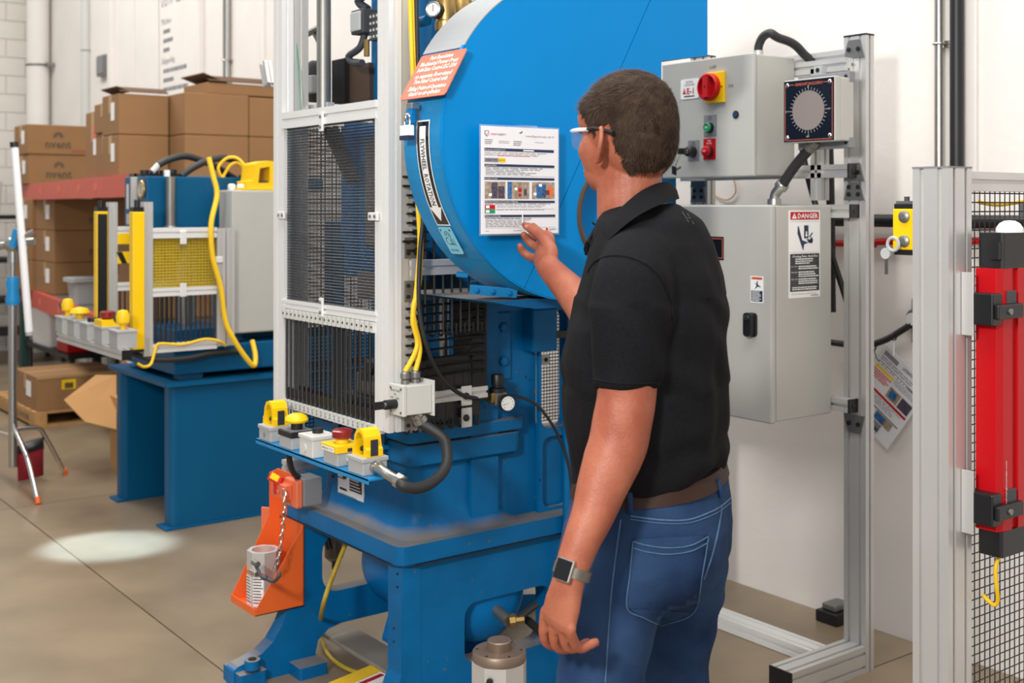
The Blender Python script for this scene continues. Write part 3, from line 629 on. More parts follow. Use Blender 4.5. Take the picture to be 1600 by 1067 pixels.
for i in range(4):
    for j in range(3): z = q1.z + (q0.z - q1.z) * (i + .5) / 4; yy = q0.y + (q1.y - q0.y) * (j + .5) / 3; b.box(1.947, 1.95, yy - .003, yy + .003, z - .004, z + .004, 'lightgray')
b.build('terminal_strip', LS)
for d0, d1 in (((1.90, 3.56, 1.84), (1.90, 3.40, 1.66)), ((1.90, 3.51, 1.84), (1.90, 3.36, 1.66))):
    a0, a1 = V(d0), V(d1); B().obox((a0 + a1) / 2, a1 - a0, X_, (a1 - a0).cross(X_), (a1 - a0).length / 2, .01, .012, 'black').build('diagonal_brace', SG)
b = B(); q = onX(416, 95, 2.1); b.alu('z', 2.1, 2.13, q.y, q.y + .05, q.z - .10, q.z + .0, 'alu'); 
o = b.build('extrusion', SG); o.rotation_euler.x = R(-20)
# ------------------------------------------------------------------ two-hand control bar
def station(name, X, ys, zt, k, label, blue=True):
    y0, y1 = min(ys) - .006, max(ys) + .095 * k
    rt = root(name, (X + .04, (y0 + y1) / 2, zt - .02), label, 'control')
    if blue: B().box(X - .004, X + .085, y0 - .03, y1 + .005, zt - .007, zt, 'rimblue').box(X - .004, X - .001, y0 - .03, y1 + .005, zt - .016, zt, 'rimblue').build('mounting_bar', rt, bevel=.0015)
    else:
        B().alu('y', X - .004, X + .04, y0 - .03, y1 + .005, zt - .045, zt).build('mounting_bar', rt); B().box(X - .004, X + .04, y0 - .036, y0 - .03, zt - .045, zt, 'black').build('end_cap', rt)
    return rt
def boxy(rt, X, y, zt, m='graybox', lidm=None, D=.078, W=.084, H=.048):
    b = B(); b.box(X, X + D, y, y + W, zt, zt + H - .008, m)
    o = b.build('button_box', rt, bevel=.003)
    b = B(); b.box(X - .003, X + D + .003, y - .003, y + W + .003, zt + H - .012, zt + H + (.006 if lidm else 0), lidm or m); b.build('lid', o, bevel=.002); return o, V((X + D / 2, y + W / 2, zt + H + (.006 if lidm else 0)))
def palm_guard(o, c, m='yellow', s=1.):
    "arched yellow shroud over a palm button"
    prof = [(-.04, 0), (-.04, .022), (-.033, .028), (-.028, .055), (-.016, .072), (0, .077), (.016, .072), (.028, .055), (.033, .028), (.04, .022), (.04, 0)]
    inn = [(-.022, .004), (-.022, .045), (-.012, .062), (0, .066), (.012, .062), (.022, .045), (.022, .004)]
    b = B()
    b.prism([[(c.y + a * s, c.z + z * s) for a, z in prof], [(c.y + a * s, c.z + z * s) for a, z in inn]], 'x', c.x - .026 * s, c.x + .026 * s, m)
    g = b.build('palm_guard', o, bevel=.002)
    b = B(); b.lathe(c, Z_, ((.012 * s, 0), (.012 * s, .012 * s), (.021 * s, .014 * s), (.021 * s, .022 * s), (.012 * s, .028 * s)), 'black', 16); b.build('palm_button', o)
    b = B(); f = F((c.x - .02 * s, c.y - .0405 * s, c.z + .004 * s), X_, Z_, b, .0006); f.rect(.006 * s, .03 * s, .0, .045 * s, 'ink', 1); f.n = -Y_
    f = F((c.x - .026 * s - .0004, c.y - .03 * s, c.z + .006 * s), -Y_, Z_, b, .0005)
    b.build('warning_label', o)
zt = .838; X = 1.622
ST = station('two_hand_control', X, [2.832, 3.41], zt, 1, 'blue bar of five button boxes below the front guard of the blue press')
ys = [3.41, 3.265, 3.12, 2.977, 2.832]
o, c = boxy(ST, X, ys[0], zt); palm_guard(o, c)
f = B(); F((X - .001, ys[0] + .05, zt + .012), -Y_, Z_, f, .001).rect(0, .012, 0, .014, 'inkgray'); f.build('stamp', o)
o, c = boxy(ST, X, ys[1], zt, lidm='black'); b = B(); b.cyl(c, c + Z_ * .018, .018, 'black', 18); b.build('button_collar', o); b = B(); b.lathe(c + Z_ * .016, Z_, ((.012, 0), (.034, .008), (.036, .014), (.03, .026), (.016, .033), (0, .035)), 'yellow', 24); b.build('mushroom_button', o, label='yellow mushroom button')
b = B(); b.box(X + .004, X + .074, ys[1] + .004, ys[1] + .08, c.z, c.z + .0015, 'plategray'); b.build('legend_plate', o)
o, c = boxy(ST, X - .004, ys[2] + .0, zt, m='lightgray', H=.064); b = B(); b.box(X + .008, X + .062, ys[2] + .012, ys[2] + .072, c.z, c.z + .002, 'lightgray'); b.cyl(c + Z_ * .001, c + Z_ * .016, .0165, 'black', 18); b.build('push_button', o); b = B(); b.cyl((X - .004, ys[2] + .05, zt + .024), (X - .007, ys[2] + .05, zt + .024), .013, 'lightgray', 18); b.build('knockout', o)
o, c = boxy(ST, X, ys[3], zt, H=.056); b = B(); b.box(X - .005, X + .082, ys[3] - .005, ys[3] + .088, c.z - .018, c.z + .004, 'yellow'); b.build('yellow_cover', o, bevel=.002); b = B(); b.lathe(c + Z_ * .004, Z_, ((.02, 0), (.018, .012)), 'yellow', 18); b.lathe(c + Z_ * .014, Z_, ((.02, 0), (.03, .006), (.03, .024), (.024, .028), (.01, .03)), 'darkred', 24); b.build('emergency_stop', o, label='dark red emergency stop button')
b = B(); F((X - .005, ys[3] + .082, c.z - .016), -Y_, Z_, b, .0006).rect(0, .072, 0, .013, 'white', 1).txt('EMERGENCY STOP', .003, .003, .007, 'ink', .064); b.build('stop_label', o); b = B(); F((X + .01, ys[3] - .005, c.z - .015), X_, Z_, b, .0006).rect(.02, .06, 0, .01, 'ink', 1); b.build('side_label', o)
o, c = boxy(ST, X, ys[4], zt); palm_guard(o, c)
for y in (ys[0] - .06, ys[1] - .06, ys[3] - .06): B().cyl((X + .04, y + .06, zt + .02), (X + .04, y - .0, zt + .02), .012, 'lightgray', 12).build('nipple', ST)
b = B(); e0 = V((X + .04, ys[4], zt + .022)); b.lathe(e0, -Y_, ((.020, 0), (.020, .008), (.015, .01), (.015, .02)), 'steel', 12); e1 = e0 + V((.0, -.035, -.004)); b.tube(smooth_path([e0 - Y_ * .015, e1, e1 + V((.012, -.025, -.012)), e1 + V((.02, -.05, -.02))], 4), .0145, 'steel', 12); e2 = e1 + V((.018, -.045, -.018)); b.lathe(e2, V((.3, -.85, -.3)), ((.016, 0), (.021, .002), (.021, .022), (.016, .026)), 'steel', 8, False); b.build('conduit_connector', ST)
for y in (3.2, 3.40): B().box(X + .03, 1.925, y - .015, y + .015, zt - .018, zt - .007, 'rimblue').build('support_arm', ST)
b = B(); b.tube(smooth_path([onX(453, 690, 1.70), onX(452, 715, 1.71), onX(457, 736, 1.75), onX(468, 746, 1.82), onX(482, 742, 1.90)]), .010, 'rubber', 10); b.build('hose', label='black hose hanging below the left half of the five-button control bar', cat='hose')
# ------------------------------------------------------------------ junction box with key switch on the guard post
JB = root('junction_box', onX(655, 630, 1.80), 'light grey junction box with key switch on the right guard post', 'box')
jy0, jy1 = PY0 - .08, PY0 - .005; p = onX(640, 630, 1.735); z0, z1 = 1.0, 1.085
B().box(GX + .01, GX + .095, jy0, jy1, z0 - .008, z1 - .01, 'lightgray').build('enclosure', JB, bevel=.003)
jl = B().box(GX - .002, GX + .01, jy0 - .002, jy1 + .002, z0 - .01, z1 - .008, 'lightgray').build('lid', JB, bevel=.002)
B().box(GX + .0955, GX + .100, jy0 - .008, jy1, z0 - .016, z1 + .0, 'lightgray').build('side_plate', JB, bevel=.001)
for dy in (.012, .066):
    for dz in (0, .066): B().cyl((GX - .004, jy0 + dy - .002, z0 + dz), (GX - .002, jy0 + dy - .002, z0 + dz), .004, 'dullsteel', 8).build('screw', jl)
b = B(); f = F((GX - .002, jy1 - .006, z1 - .022), -Y_, Z_, b, .0006); f.txt('AIR LIFT GUARD', .004, -.006, .006, 'ink', .05); f.txt('OFF', .022, -.017, .006, 'ink', .012); f.txt('DOWN', .004, -.027, .006, 'ink', .014); f.txt('RAISE', .036, -.027, .006, 'ink', .014); b.build('legend', jl)
b = B(); k0 = V((GX - .002, jy1 - .036, z0 + .022)); b.cyl(k0, k0 - X_ * .035, .014, 'black', 16); b.cyl(k0 - X_ * .035, k0 - X_ * .04, .009, 'chrome', 14); b.obox(k0 - X_ * .055, X_, Z_, Y_, .016, .011, .002, 'black'); b.build('key_switch', JB)
cg = []
for dx in (.03, .065):
    b = B(); g = V((GX + dx, jy0 + .04, z1 - .01)); b.lathe(g, Z_, ((.012, 0), (.012, .012), (.009, .014), (.014, .016), (.014, .03), (.008, .036)), 'dullsteel', 10); b.build('cable_gland', JB); cg.append(g + Z_ * .034)
b = B(); g = V((GX + .06, jy0 + .03, z0 - .01)); b.lathe(g, V((.5, -.1, -.8)), ((.018, 0), (.018, .012), (.022, .014), (.022, .03), (.016, .036)), 'steel', 10); b.build('conduit_gland', JB)
def hose(name, pts, r, m, label, cat='hose', n=8, seg=12):
    b = B(); b.tube(smooth_path(pts, n), r, m, seg); return b.build(name, label=label, cat=cat)
Yc = PY0 - .03
hose('conduit_hose', [g + V((.012, -.002, -.026)), onY(690, 682, 2.79), onY(698, 702, 2.76), onY(696, 730, 2.73), onY(676, 753, 2.71), onY(650, 763, 2.70), onY(628, 758, 2.71), e2 + V((.006, -.022, -.008))], .0155, 'rubber', 'thick black conduit looping from the junction box down to the button bar', n=8, seg=14)
hose('cable', [cg[0], onY(652, 540, Yc), onY(645, 500, Yc), onY(650, 460, Yc), onY(656, 380, Yc + .0), onY(652, 300, Yc), onY(647, 160, Yc), onY(643, 60, Yc), onY(640, -30, Yc)], .0075, 'cableyellow', 'yellow cable entering the left gland of the grey junction box', 'cable')
hose('cable', [cg[1], onY(656, 545, Yc), onY(648, 505, Yc), onY(646, 480, Yc), onY(655, 440, Yc), onY(658, 360, Yc), onY(655, 300, Yc), onY(651, 160, Yc), onY(647, 60, Yc), onY(644, -30, Yc)], .0075, 'cableyellow', 'yellow cable entering the right gland of the grey junction box', 'cable')
# air regulator with dial on the column, and its black tubes
RG = root('air_regulator', onY(775, 640, 3.03), 'small air regulator with white dial on the blue column beside the junction box', 'regulator')
p = onY(778, 622, 3.02); b = B(); b.box(p.x - .022, p.x + .022, 3.0, 3.045, p.z - .02, p.z + .02, 'dullsteel'); rb = b.build('regulator_body', RG, bevel=.004)
b = B(); b.lathe((p.x, 3.022, p.z + .02), Z_, ((.026, 0), (.026, .012), (.017, .016), (.017, .022), (.020, .024), (.020, .052), (.018, .056)), 'black', 20); b.build('adjusting_knob', RG)
g2 = V((p.x + .012, 2.995, p.z - .012)); gd = V((-.25, -.97, 0)).normalized(); b = B(); b.lathe(g2, gd, ((.010, -.02), (.012, 0), (.026, .002), (.026, .018), (.023, .019)), 'black', 24); gg = b.build('gauge', RG)
b = B(); q = g2 + gd * .0195; b.cyl(q, q + gd * .0006, .0225, 'white', 24); f = F(q, X_, Z_, b, .0012); f.n = gd; f.u = gd.cross(Z_) * -1
for k in range(9): a = R(-45 + 270 * k / 8); f.rect(math.cos(a) * .017 - .001, math.cos(a) * .017 + .001, math.sin(a) * .017 - .0015, math.sin(a) * .017 + .0015, 'ink', 1)
f.poly([(-.014, -.004), (.008, .002), (-.014, -.002)], 'ink', 1); b.build('gauge_dial', gg)
b = B(); b.box(p.x - .035, p.x - .02, 3.005, 3.035, p.z - .01, p.z + .02, 'brass'); b.box(p.x - .03, p.x - .01, 3.045, 3.075, p.z - .008, p.z + .008, 'dullsteel'); b.build('fitting', RG, bevel=.002)
hose('air_tube', [(p.x - .034, 3.02, p.z + .004), onY(745, 622, 2.99), onY(720, 616, 2.95), onY(690, 590, 2.90), onY(668, 545, Yc - .01), onY(655, 480, Yc - .01), onY(656, 400, Yc - .01), onY(662, 330, Yc - .012), onY(660, 270, Yc - .012), onY(655, 150, Yc - .012), onY(652, 60, Yc - .012), onY(650, -30, Yc - .012)], .0065, 'rubber', 'black air tube from the dial regulator up beside the yellow cables', 'hose')
hose('air_tube', [(p.x + .022, 3.02, p.z + .004), onY(815, 621, 3.0), onY(840, 634, 2.99), onY(862, 662, 2.98), onY(876, 690, 2.98), onY(889, 730, 2.97), onY(893, 780, 2.97), onY(889, 840, 2.97), onY(880, 900, 2.98), onY(872, 970, 2.985)], .005, 'rubber', 'black air tube from the dial regulator down behind the man', 'hose')
p2 = onY(885, 780, 2.99); B().cyl((p2.x, 2.985, .06), (p2.x, 2.985, 1.0), .016, 'castblue', 12).build('conduit', label='blue painted vertical conduit on the right edge of the press stand', cat='pipe')
# ------------------------------------------------------------------ signs on the press
SN = root('description_sign', onX(665, 157, 1.69), 'salmon sign with white lettering on the upper rim of the blue cover', 'sign')
b = B(); c0_ = onX(625, 157, 1.685); c1_ = onX(663, 88, 1.755); c2_ = onX(733, 72, 1.755); c3_ = onX(695, 148, 1.685)
u = (c3_ - c0_).normalized(); v = (c1_ - c0_); v = (v - u * v.dot(u)).normalized(); W = (c3_ - c0_).length; H = (c1_ - c0_).length
o_ = c0_; n_ = u.cross(v)
b.prism(rrect(0, W, 0, H, .008, 3), 'z', -.0015, .0015, 'salmon')
b.v = [o_ + u * q.x + v * q.y + n_ * q.z for q in b.v]
b.build('sign_plate', SN)
b = B(); f = F(o_, u, v, b, .0019); f.l = .0019
L = [('Part Revolution', .118, .88), ('Mechanical Power Press', .195, .755), ('Solid-State Control SSC-1500', .215, .63), ('on separate floor-stand', .19, .475), ('Two-Hand Control with', .175, .355), ('Sliding Point-of-Operation', .195, .2), ('Guard on air-cylinders', .165, .08)]
for t, w_, y_ in L: f.txt(t, W / 2 + .002, H * (y_ - .02), .0135, 'white', min(w_, W * .93) * .93, 'C', 1, .12)
b.build('lettering', SN)
# flywheel rotation decal wraps the rim
def rim(a, y, q): return V((fx - (fr + q) * math.cos(a), y, fz + (fr + q) * math.sin(a)))
DR = root('rotation_decal', rim(R(-12), 2.645, 0), 'curved black and white FLYWHEEL ROTATION arrow decal on the cover rim', 'decal')
A0, YC = R(5.5), 2.644
def onrim(s, t, q): return rim(A0 - s / fr, YC + t, q)
def strip(b, pts, m, q):  # polygon of (s,t) densified along s by slicing
    ss = sorted(set([p[0] for p in pts] + [pts[0][0] + (max(p[0] for p in pts) - pts[0][0]) * i / 24 for i in range(25)]))
    return b
def band(b, s0, s1, t0, t1, m, q, n=20):
    t0a, t0b = t0 if isinstance(t0, tuple) else (t0, t0); t1a, t1b = t1 if isinstance(t1, tuple) else (t1, t1)
    vs = []; fs = []
    for i in range(n + 1):
        e = i / n; s = s0 + (s1 - s0) * e; vs += [onrim(s, t0a + (t0b - t0a) * e, q), onrim(s, t1a + (t1b - t1a) * e, q)]
    for i in range(n): fs.append((2 * i, 2 * i + 1, 2 * i + 3, 2 * i + 2))
    b.add(vs, fs, m)
b = B(); SL = .292
band(b, 0, SL, -.032, .032, 'white', .002); band(b, .004, SL - .004, -.028, .028, 'dialblack', .0026)
band(b, .016, .236, -.015, .015, 'white', .0032); band(b, .236, .276, (-.028, -.001), (.028, .001), 'white', .0033, 8)
b.build('decal_sheet', DR)
b = B(); b.text('FLYWHEEL  ROTATION', None, None, None, .019, 'ink', .180, 'L', lambda a, t: onrim(.050 + a, .0095 - t, .004)); b.build('lettering', DR)
TG = root('machine_tag', rim(R(-38), 2.64, 0), 'pale blue tag with a line drawing under the rotation arrow decal', 'tag')
b = B(); q0 = A0; sa, sb = SL + .004, SL + .088
pa, pb = onrim(sa, -.028, .004), onrim(sa, .032, .004); pc = onrim(sb, -.028, .012); u = (pa - pb).normalized(); v = -(pc - pa).normalized()
o_ = pb + (pc - pa); n_ = u.cross(v); W, H = (pa - pb).length, (pc - pa).length
b.prism(rrect(0, W, 0, H, .006, 3), 'z', -.001, .001, 'cyan'); b.v = [o_ + u * q.x + v * q.y + n_ * q.z for q in b.v]; b.build('tag_plate', TG)
b = B(); f = F(o_, u, v, b, .0014)
def ring2(cx, cy, r, a0=0, a1=360, w=.002):
    n = 18; f.poly(circ(cx, cy, r, n, a0, a1) + circ(cx, cy, r - w, n, a1, a0)[::1] if a1 - a0 < 360 else circ(cx, cy, r, n), 'ink', 1)
for cx, cy, r, a0, a1 in ((.030, .062, .012, -60, 200), (.030, .062, .006, -60, 200), (.022, .042, .012, 60, 330), (.04, .04, .010, 120, 290)): ring2(cx, cy, r, a0, a1)
f.rect(.018, .036, .03, .032, 'ink'); f.rect(.036, .038, .03, .05, 'ink'); f.rect(.044, .046, .026, .05, 'ink'); f.txt('MECH PRESS', .012, .010, .0065, 'ink', .036); f.rect(.006, .012, .074, .08, 'ink'); f.rect(.048, .054, .074, .08, 'ink'); b.build('drawing', TG)
# padlock and hasp on the rim
PD = root('padlock', rim(R(8), 2.72, .02), 'small white and blue padlock hanging at the left edge of the cover rim', 'padlock')
q = onX(636, 207, 1.665); b = B(); b.obox(q, Y_, Z_, X_, .021, .019, .010, 'white'); pb_ = b.build('lock_body', PD, bevel=.003)
b = B(); b.obox(q - Z_ * .014, Y_, Z_, X_, .0218, .006, .0108, 'navy'); b.build('bumper', PD, bevel=.001)
b = B(); b.tube([q + V((0, .013, .018)), q + V((0, .013, .036))] + [q + V((0, .013 * math.cos(R(a)), .036 + .013 * math.sin(R(a)))) for a in range(0, 181, 20)] + [q + V((0, -.013, .018))], .0035, 'chrome', 8); b.build('shackle', PD)
b = B(); h = onX(643, 180, 1.675); b.obox(h, Y_, Z_, X_, .010, .022, .006, 'blue'); b.obox(onX(645, 166, 1.68), Y_, Z_, X_, .014, .008, .012, 'steel'); b.torus(h + V((-.008, 0, -.006)), Y_, .010, .003, 'steel', 16, 6); b.build('hasp', cover, label='steel hasp', bevel=.002)
b = B(); b.tube([rim(R(10), 2.665, .001), rim(R(5), 2.668, .001)], .0012, 'black', 5); b.build('slot', cover)
# warning plate on the bed
b = B(); tl = onX(529, 737, 1.943); br_ = onX(569, 792, 1.943); W = tl.y - br_.y; H = .168; yb = tl.y; zb = onX(567, 790, 1.943).z
f = F((1.942, yb, zb), -Y_, Z_, b, .0012)
b.box(1.9405, 1.944, yb - W, yb, zb, zb + H, 'white')
f = F((1.9405, yb, zb), -Y_, Z_, b, .0008)
f.rect(W * .47, W * .94, .035, H * .8, 'ink'); f.lines(W * .5, W * .92, H * .74, 9, .010, .003, 'white', 2)
f.rect(W * .05, W * .42, H * .84, H * .97, 'red'); f.poly([(W * .12, H * .72), (W * .17, H * .72), (W * .26, H * .4), (W * .22, H * .36)], 'ink'); f.rect(W * .24, W * .34, H * .5, H * .74, 'ink'); f.poly([(W * .24, H * .42), (W * .38, H * .55), (W * .4, H * .48), (W * .3, H * .38)], 'ink')
f.lines(W * .08, W * .42, .035, 1, .01, .008, 'ink'); f.lines(W * .05, W * .95, .016, 1, .01, .004, 'inkgray'); b.build('warning_plate', label='small white and black hand crush warning plate on the blue press bed', cat='sign')
# procedure sheet on the cover
SH = root('procedure_sheet', onY(810, 366, Y0), 'laminated white procedure sheet with photos the man holds on the cover', 'paper')
yS = Y0 - .03; p0 = onY(751, 366, yS); p1 = onY(872, 364, yS); p3 = onY(748, 196, yS)
W = p1.x - p0.x; H = p3.z - p0.z
b = B(); b.box(p0.x - .004, p1.x + .004, yS, yS + .0008, p0.z - .004, p3.z + .004, 'clearfilm'); b.build('laminate', SH)
b = B(); b.box(p0.x, p1.x, yS - .001, yS - .0004, p0.z, p3.z, 'paper'); b.build('sheet', SH)
b = B(); f = F((p0.x, yS - .001, p0.z), X_, Z_, b, .0006)
sx, sy = W / 640, H / 900     # drawn on a 640 x 900 layout
def rc(x0, x1, y0, y1, m, k=1): f.rect(x0 * sx, x1 * sx, (900 - y1) * sy, (900 - y0) * sy, m, k)
def ln(x0, x1, y, n, dy=16, h=4, m='inkgray', k=1, **kw): f.lines(x0 * sx, x1 * sx, (900 - y) * sy, n, dy * sy, h * sy, m, k, **kw)
def tx(t, x, y, h, m, w, k=2): f.txt(t, x * sx, (900 - y) * sy, h * sy, m, w * sx, 'L', k)
f.poly([(x * sx, (900 - y) * sy) for x, y in ((28, 42), (46, 36), (64, 42), (62, 70), (46, 88), (30, 70))], 'navy'); f.poly([(x * sx, (900 - y) * sy) for x, y in ((32, 46), (46, 41), (60, 46), (58, 68), (46, 82), (34, 68))], 'paper', 2)
f.poly([(x * sx, (900 - y) * sy) for x, y in ((38, 60), (44, 68), (60, 44), (44, 74))], 'inkred', 3)
tx('SMART', 74, 74, 16, 'inkred', 58); tx('SAFETY', 134, 74, 16, 'navy', 66)
f.poly([(x * sx, (900 - y) * sy) for x, y in ((308, 38), (316, 46), (336, 26), (332, 44), (314, 54))], 'ink'); tx('Lockout/Tagout Procedure - ID: 001', 360, 78, 15, 'ink', 240)
for y in (112, 128, 143): ln(30, 95, y, 1, m='ink', h=5, rag=.3); ln(260, 330, y + 6, 1, m='ink', h=5, rag=.3)
ln(140, 240, 120, 2, 14); ln(440, 520, 120, 1)
rc(28, 600, 182, 206, 'navy'); tx('Energy Type and Isolation Points', 34, 201, 12, 'white', 160); rc(340, 430, 190, 200, 'white', 2)
ln(28, 600, 216, 3, 12, 4); ln(130, 400, 240, 1, 12, 5, 'inkred', 2, rag=.05)
rc(28, 140, 264, 300, 'inkgray'); tx('2 ENERGY TYPES', 34, 290, 16, 'ink', 95); rc(140, 196, 264, 300, 'yellow'); tx('ELECTRIC', 144, 288, 12, 'ink', 48)
rc(28, 605, 315, 336, 'navy'); tx('Application Notes', 34, 331, 12, 'white', 90)
rc(28, 605, 338, 340, 'inkgray'); rc(28, 605, 412, 414, 'inkgray'); ln(36, 590, 346, 5, 13, 4, 'ink', rag=.5)
rc(28, 605, 426, 447, 'navy'); tx('Isolation Points', 34, 442, 12, 'white', 95)
rc(30, 195, 462, 605, 'photobrown'); rc(82, 130, 470, 600, 'photodark', 2); rc(135, 185, 500, 600, 'photodark', 2); rc(60, 84, 560, 584, 'white', 3)
rc(212, 392, 462, 605, 'photobrown'); rc(212, 245, 462, 605, 'photoblue', 2); rc(268, 290, 510, 532, 'white', 3); rc(300, 326, 516, 546, 'red', 3); rc(300, 322, 560, 585, 'red', 3); rc(345, 370, 522, 575, 'photodark', 2)
rc(415, 606, 462, 605, 'photobrown'); rc(450, 530, 480, 596, 'photoblue', 2); rc(545, 590, 500, 580, 'orange', 2); rc(425, 450, 552, 576, 'white', 3); rc(470, 496, 476, 500, 'white', 3); rc(500, 560, 530, 570, 'photodark', 3)
rc(30, 608, 620, 640, 'navy'); tx('Electrical Isolation and Control of Energy', 36, 635, 12, 'white', 260); ln(30, 600, 646, 1, 10, 4, 'ink', rag=.1)
rc(30, 112, 656, 690, 'red'); rc(38, 66, 662, 684, 'white', 2); rc(30, 112, 694, 728, 'green'); rc(38, 66, 700, 722, 'white', 2); ln(125, 600, 660, 2, 12, 4, rag=.3); ln(125, 600, 696, 1, 12, 4); rc(30, 608, 691, 693, 'inkgray')
rc(30, 612, 740, 760, 'navy'); tx('Return to Service Steps', 36, 755, 12, 'white', 120); ln(36, 420, 770, 6, 13, 4, 'ink', rag=.35); rc(30, 612, 764, 766, 'inkgray'); rc(30, 612, 848, 850, 'inkgray')
f.poly([(x * sx, (900 - y) * sy) for x, y in ((530, 860), (540, 850), (550, 860), (552, 876), (530, 876))], 'inkred'); tx('SAFETY', 556, 874, 13, 'navy', 66); ln(36, 66, 872, 1); ln(260, 330, 872, 1)
b.build('print', SH)
b = B(); q0 = onY(817, 345, yS - .002); b.box(q0.x - .003, q0.x + .0, yS - .003, yS - .002, q0.z - .02, q0.z + .025, 'white'); q0 = onY(826, 197, yS); b.box(q0.x - .028, q0.x + .028, yS - .0025, Y0, q0.z - .005, q0.z + .002, 'clearfilm'); b.build('tape', SH)
# ------------------------------------------------------------------ orange safety block holder
OH = root('block_holder', (1.76, 3.73, .22), 'orange sheet metal holder with tray and chain at the left of the press', 'holder')
x0, x1, y0, y1, zb, zt_ = 1.674, 1.85, 3.63, 3.825, .222, .655
B().box(x1 - .004, x1, y0, y1, zb, zt_, 'orange').build('back_panel', OH, bevel=.001)
pr_ = [(x0, zb), (x1, zb), (x1, zt_ - .0), (x1 - .035, zt_ - .01), (x1 - .035, .50), (x0, zb + .02)]
pn = [(x0, zb), (x1, zb), (x1, .655), (x1 - .002, .655), (x1 - .004, .49), (x0, zb + .02)]
B().prism(pn, 'y', y0, y0 + .003, 'orange').cyl((x1 - .012, y0 - .001, .47), (x1 - .012, y0, .47), .005, 'salmon', 10).build('side_plate', OH)
B().prism(pr_, 'y', y1 - .003, y1, 'orange').build('side_plate', OH)
B().box(x0, x1, y0, y1, zb, zb + .003, 'orange').build('tray', OH)
B().box(x0 - .003, x0, y0, y1, zb - .001, zb + .024, 'orange').build('front_lip', OH)
for yy, zz in ((3.71, .555), (3.685, .552), (3.80, .49)): B().cyl((x1 - .0045, yy, zz), (x1 - .004, yy, zz), .005, 'black', 10).build('bolt_hole', OH)
b = B(); b.obox(onX(424, 812, 1.86), V((.5, -.8, 0)), Z_, V((.8, .5, .2)), .04, .042, .003, 'plugorange'); b.build('rear_flap', OH)
SW = root('interlock_switch', (1.80, 3.63, .60), 'grey switch box with orange plug mounted on the press above the holder', 'switch')
q0 = onX(482, 765, 1.84); B().box(1.80, 1.868, q0.y - .045, q0.y + .04, .585, .675, 'plategray').build('switch_housing', SW, bevel=.003)
B().box(1.775, 1.80, q0.y - .04, q0.y + .048, .58, .672, 'plugorange').build('orange_plate', SW, bevel=.006)
B().box(1.75, 1.775, q0.y - .01, q0.y + .10, .605, .655, 'plugorange').box(1.743, 1.75, q0.y + .03, q0.y + .045, .62, .635, 'salmon').build('plug', SW, bevel=.01)
b = B(); q = onX(431, 748, 1.75); b.obox(q, V((.3, -.9, -.25)), V((.5, 0, .8)), V((-.8, -.2, .5)), .028, .014, .006, 'redplastic'); b.obox(q + V((-.004, -.002, .006)), V((.3, -.9, -.25)), V((.5, 0, .8)), V((-.8, -.2, .5)), .018, .010, .003, 'yellow'); b.cyl(q - Z_ * .01, q - Z_ * .05, .008, 'redplastic', 10); b.build('lockout_tag', SW, label='red and yellow tag', bevel=.001)
SB = root('safety_block', (1.735, 3.735, .226), 'octagonal aluminium safety block standing in the orange holder tray', 'block')
oc = lambda cx, cy, r: [(cx + r * math.cos(R(22.5 + 45 * i)), cy + r * math.sin(R(22.5 + 45 * i))) for i in range(8)]
b = B(); b.prism([oc(1.748, 3.728, .056), circ(1.748, 3.728, .04, 24)], 'z', .37, .41, 'alu'); b.prism(oc(1.748, 3.728, .056), 'z', .226, .37, 'alu'); b.build('block_body', SB, bevel=.001)
b = B(); b.prism(circ(1.748, 3.728, .039, 24), 'z', .371, .374, 'orange'); b.build('bore', SB)
b = B()
a = R(22.5); cc = V((1.748, 3.728, .23)); nn = V((-1, 0, 0)); f = F(cc + V((-.0522, .02, 0)), -Y_, Z_, b, .001); f.rect(0, .04, 0, .10, 'white'); f.lines(.003, .037, .095, 9, .010, .004, 'ink', 2); f.rect(0, .04, .105, .115, 'orange')
f = F(cc + V((-.0355, -.0385, 0)), V((.707, -.707, 0)), Z_, b, .001); f.o = cc + V((-.052, -.0225, 0)); f.rect(0.002, .04, 0, .10, 'white'); f.lines(.004, .038, .095, 9, .010, .004, 'ink', 2); f.rect(.002, .04, .105, .115, 'orange'); b.build('label', SB)
b = B(); b.obox((1.70, 3.70, .345), Y_, Z_, X_, .02, .008, .008, 'steel'); b.build('eye_bracket', SB, bevel=.002)
CHN = root('chain', (1.72, 3.70, .35), 'steel chain hanging from the orange plug to the safety block', 'chain')
cp = smooth_path([onX(443, 765, 1.735), onX(445, 785, 1.735), onX(443, 810, 1.735), onX(440, 835, 1.73), onX(437, 860, 1.725), onX(433, 878, 1.715), onX(425, 890, 1.70)], 3)
i = 0; L_ = [cp[0]]
for p in cp[1:]:
    if (p - L_[-1]).length > .019: L_.append(L_[-1] + (p - L_[-1]).normalized() * .019)
    while (p - L_[-1]).length > .019: L_.append(L_[-1] + (p - L_[-1]).normalized() * .019)
for i in range(len(L_) - 1):
    a, c = L_[i], L_[i + 1]; t = (c - a).normalized(); m_ = (a + c) / 2; s_ = (X_ * .3 + Y_).normalized() if i % 2 else (X_ - Y_ * .3).normalized(); s_ = (s_ - t * s_.dot(t)).normalized()
    b = B(); ring = [m_ + t * .0125 * math.cos(R(q)) + s_ * .0065 * math.sin(R(q)) for q in range(0, 361, 40)]; b.tube(ring, .0019, 'steel', 5, True, False); b.build('link', CHN)
LC = hose('safety_lead', [onX(398, 880, 1.665), onX(402, 888, 1.66), onX(408, 900, 1.66), onX(418, 905, 1.66), onX(428, 908, 1.66), onX(436, 900, 1.665), onX(436, 895, 1.67)], .006, 'darkgray', 'short grey lead with metal plug lying across the safety block', 'cable', seg=8)
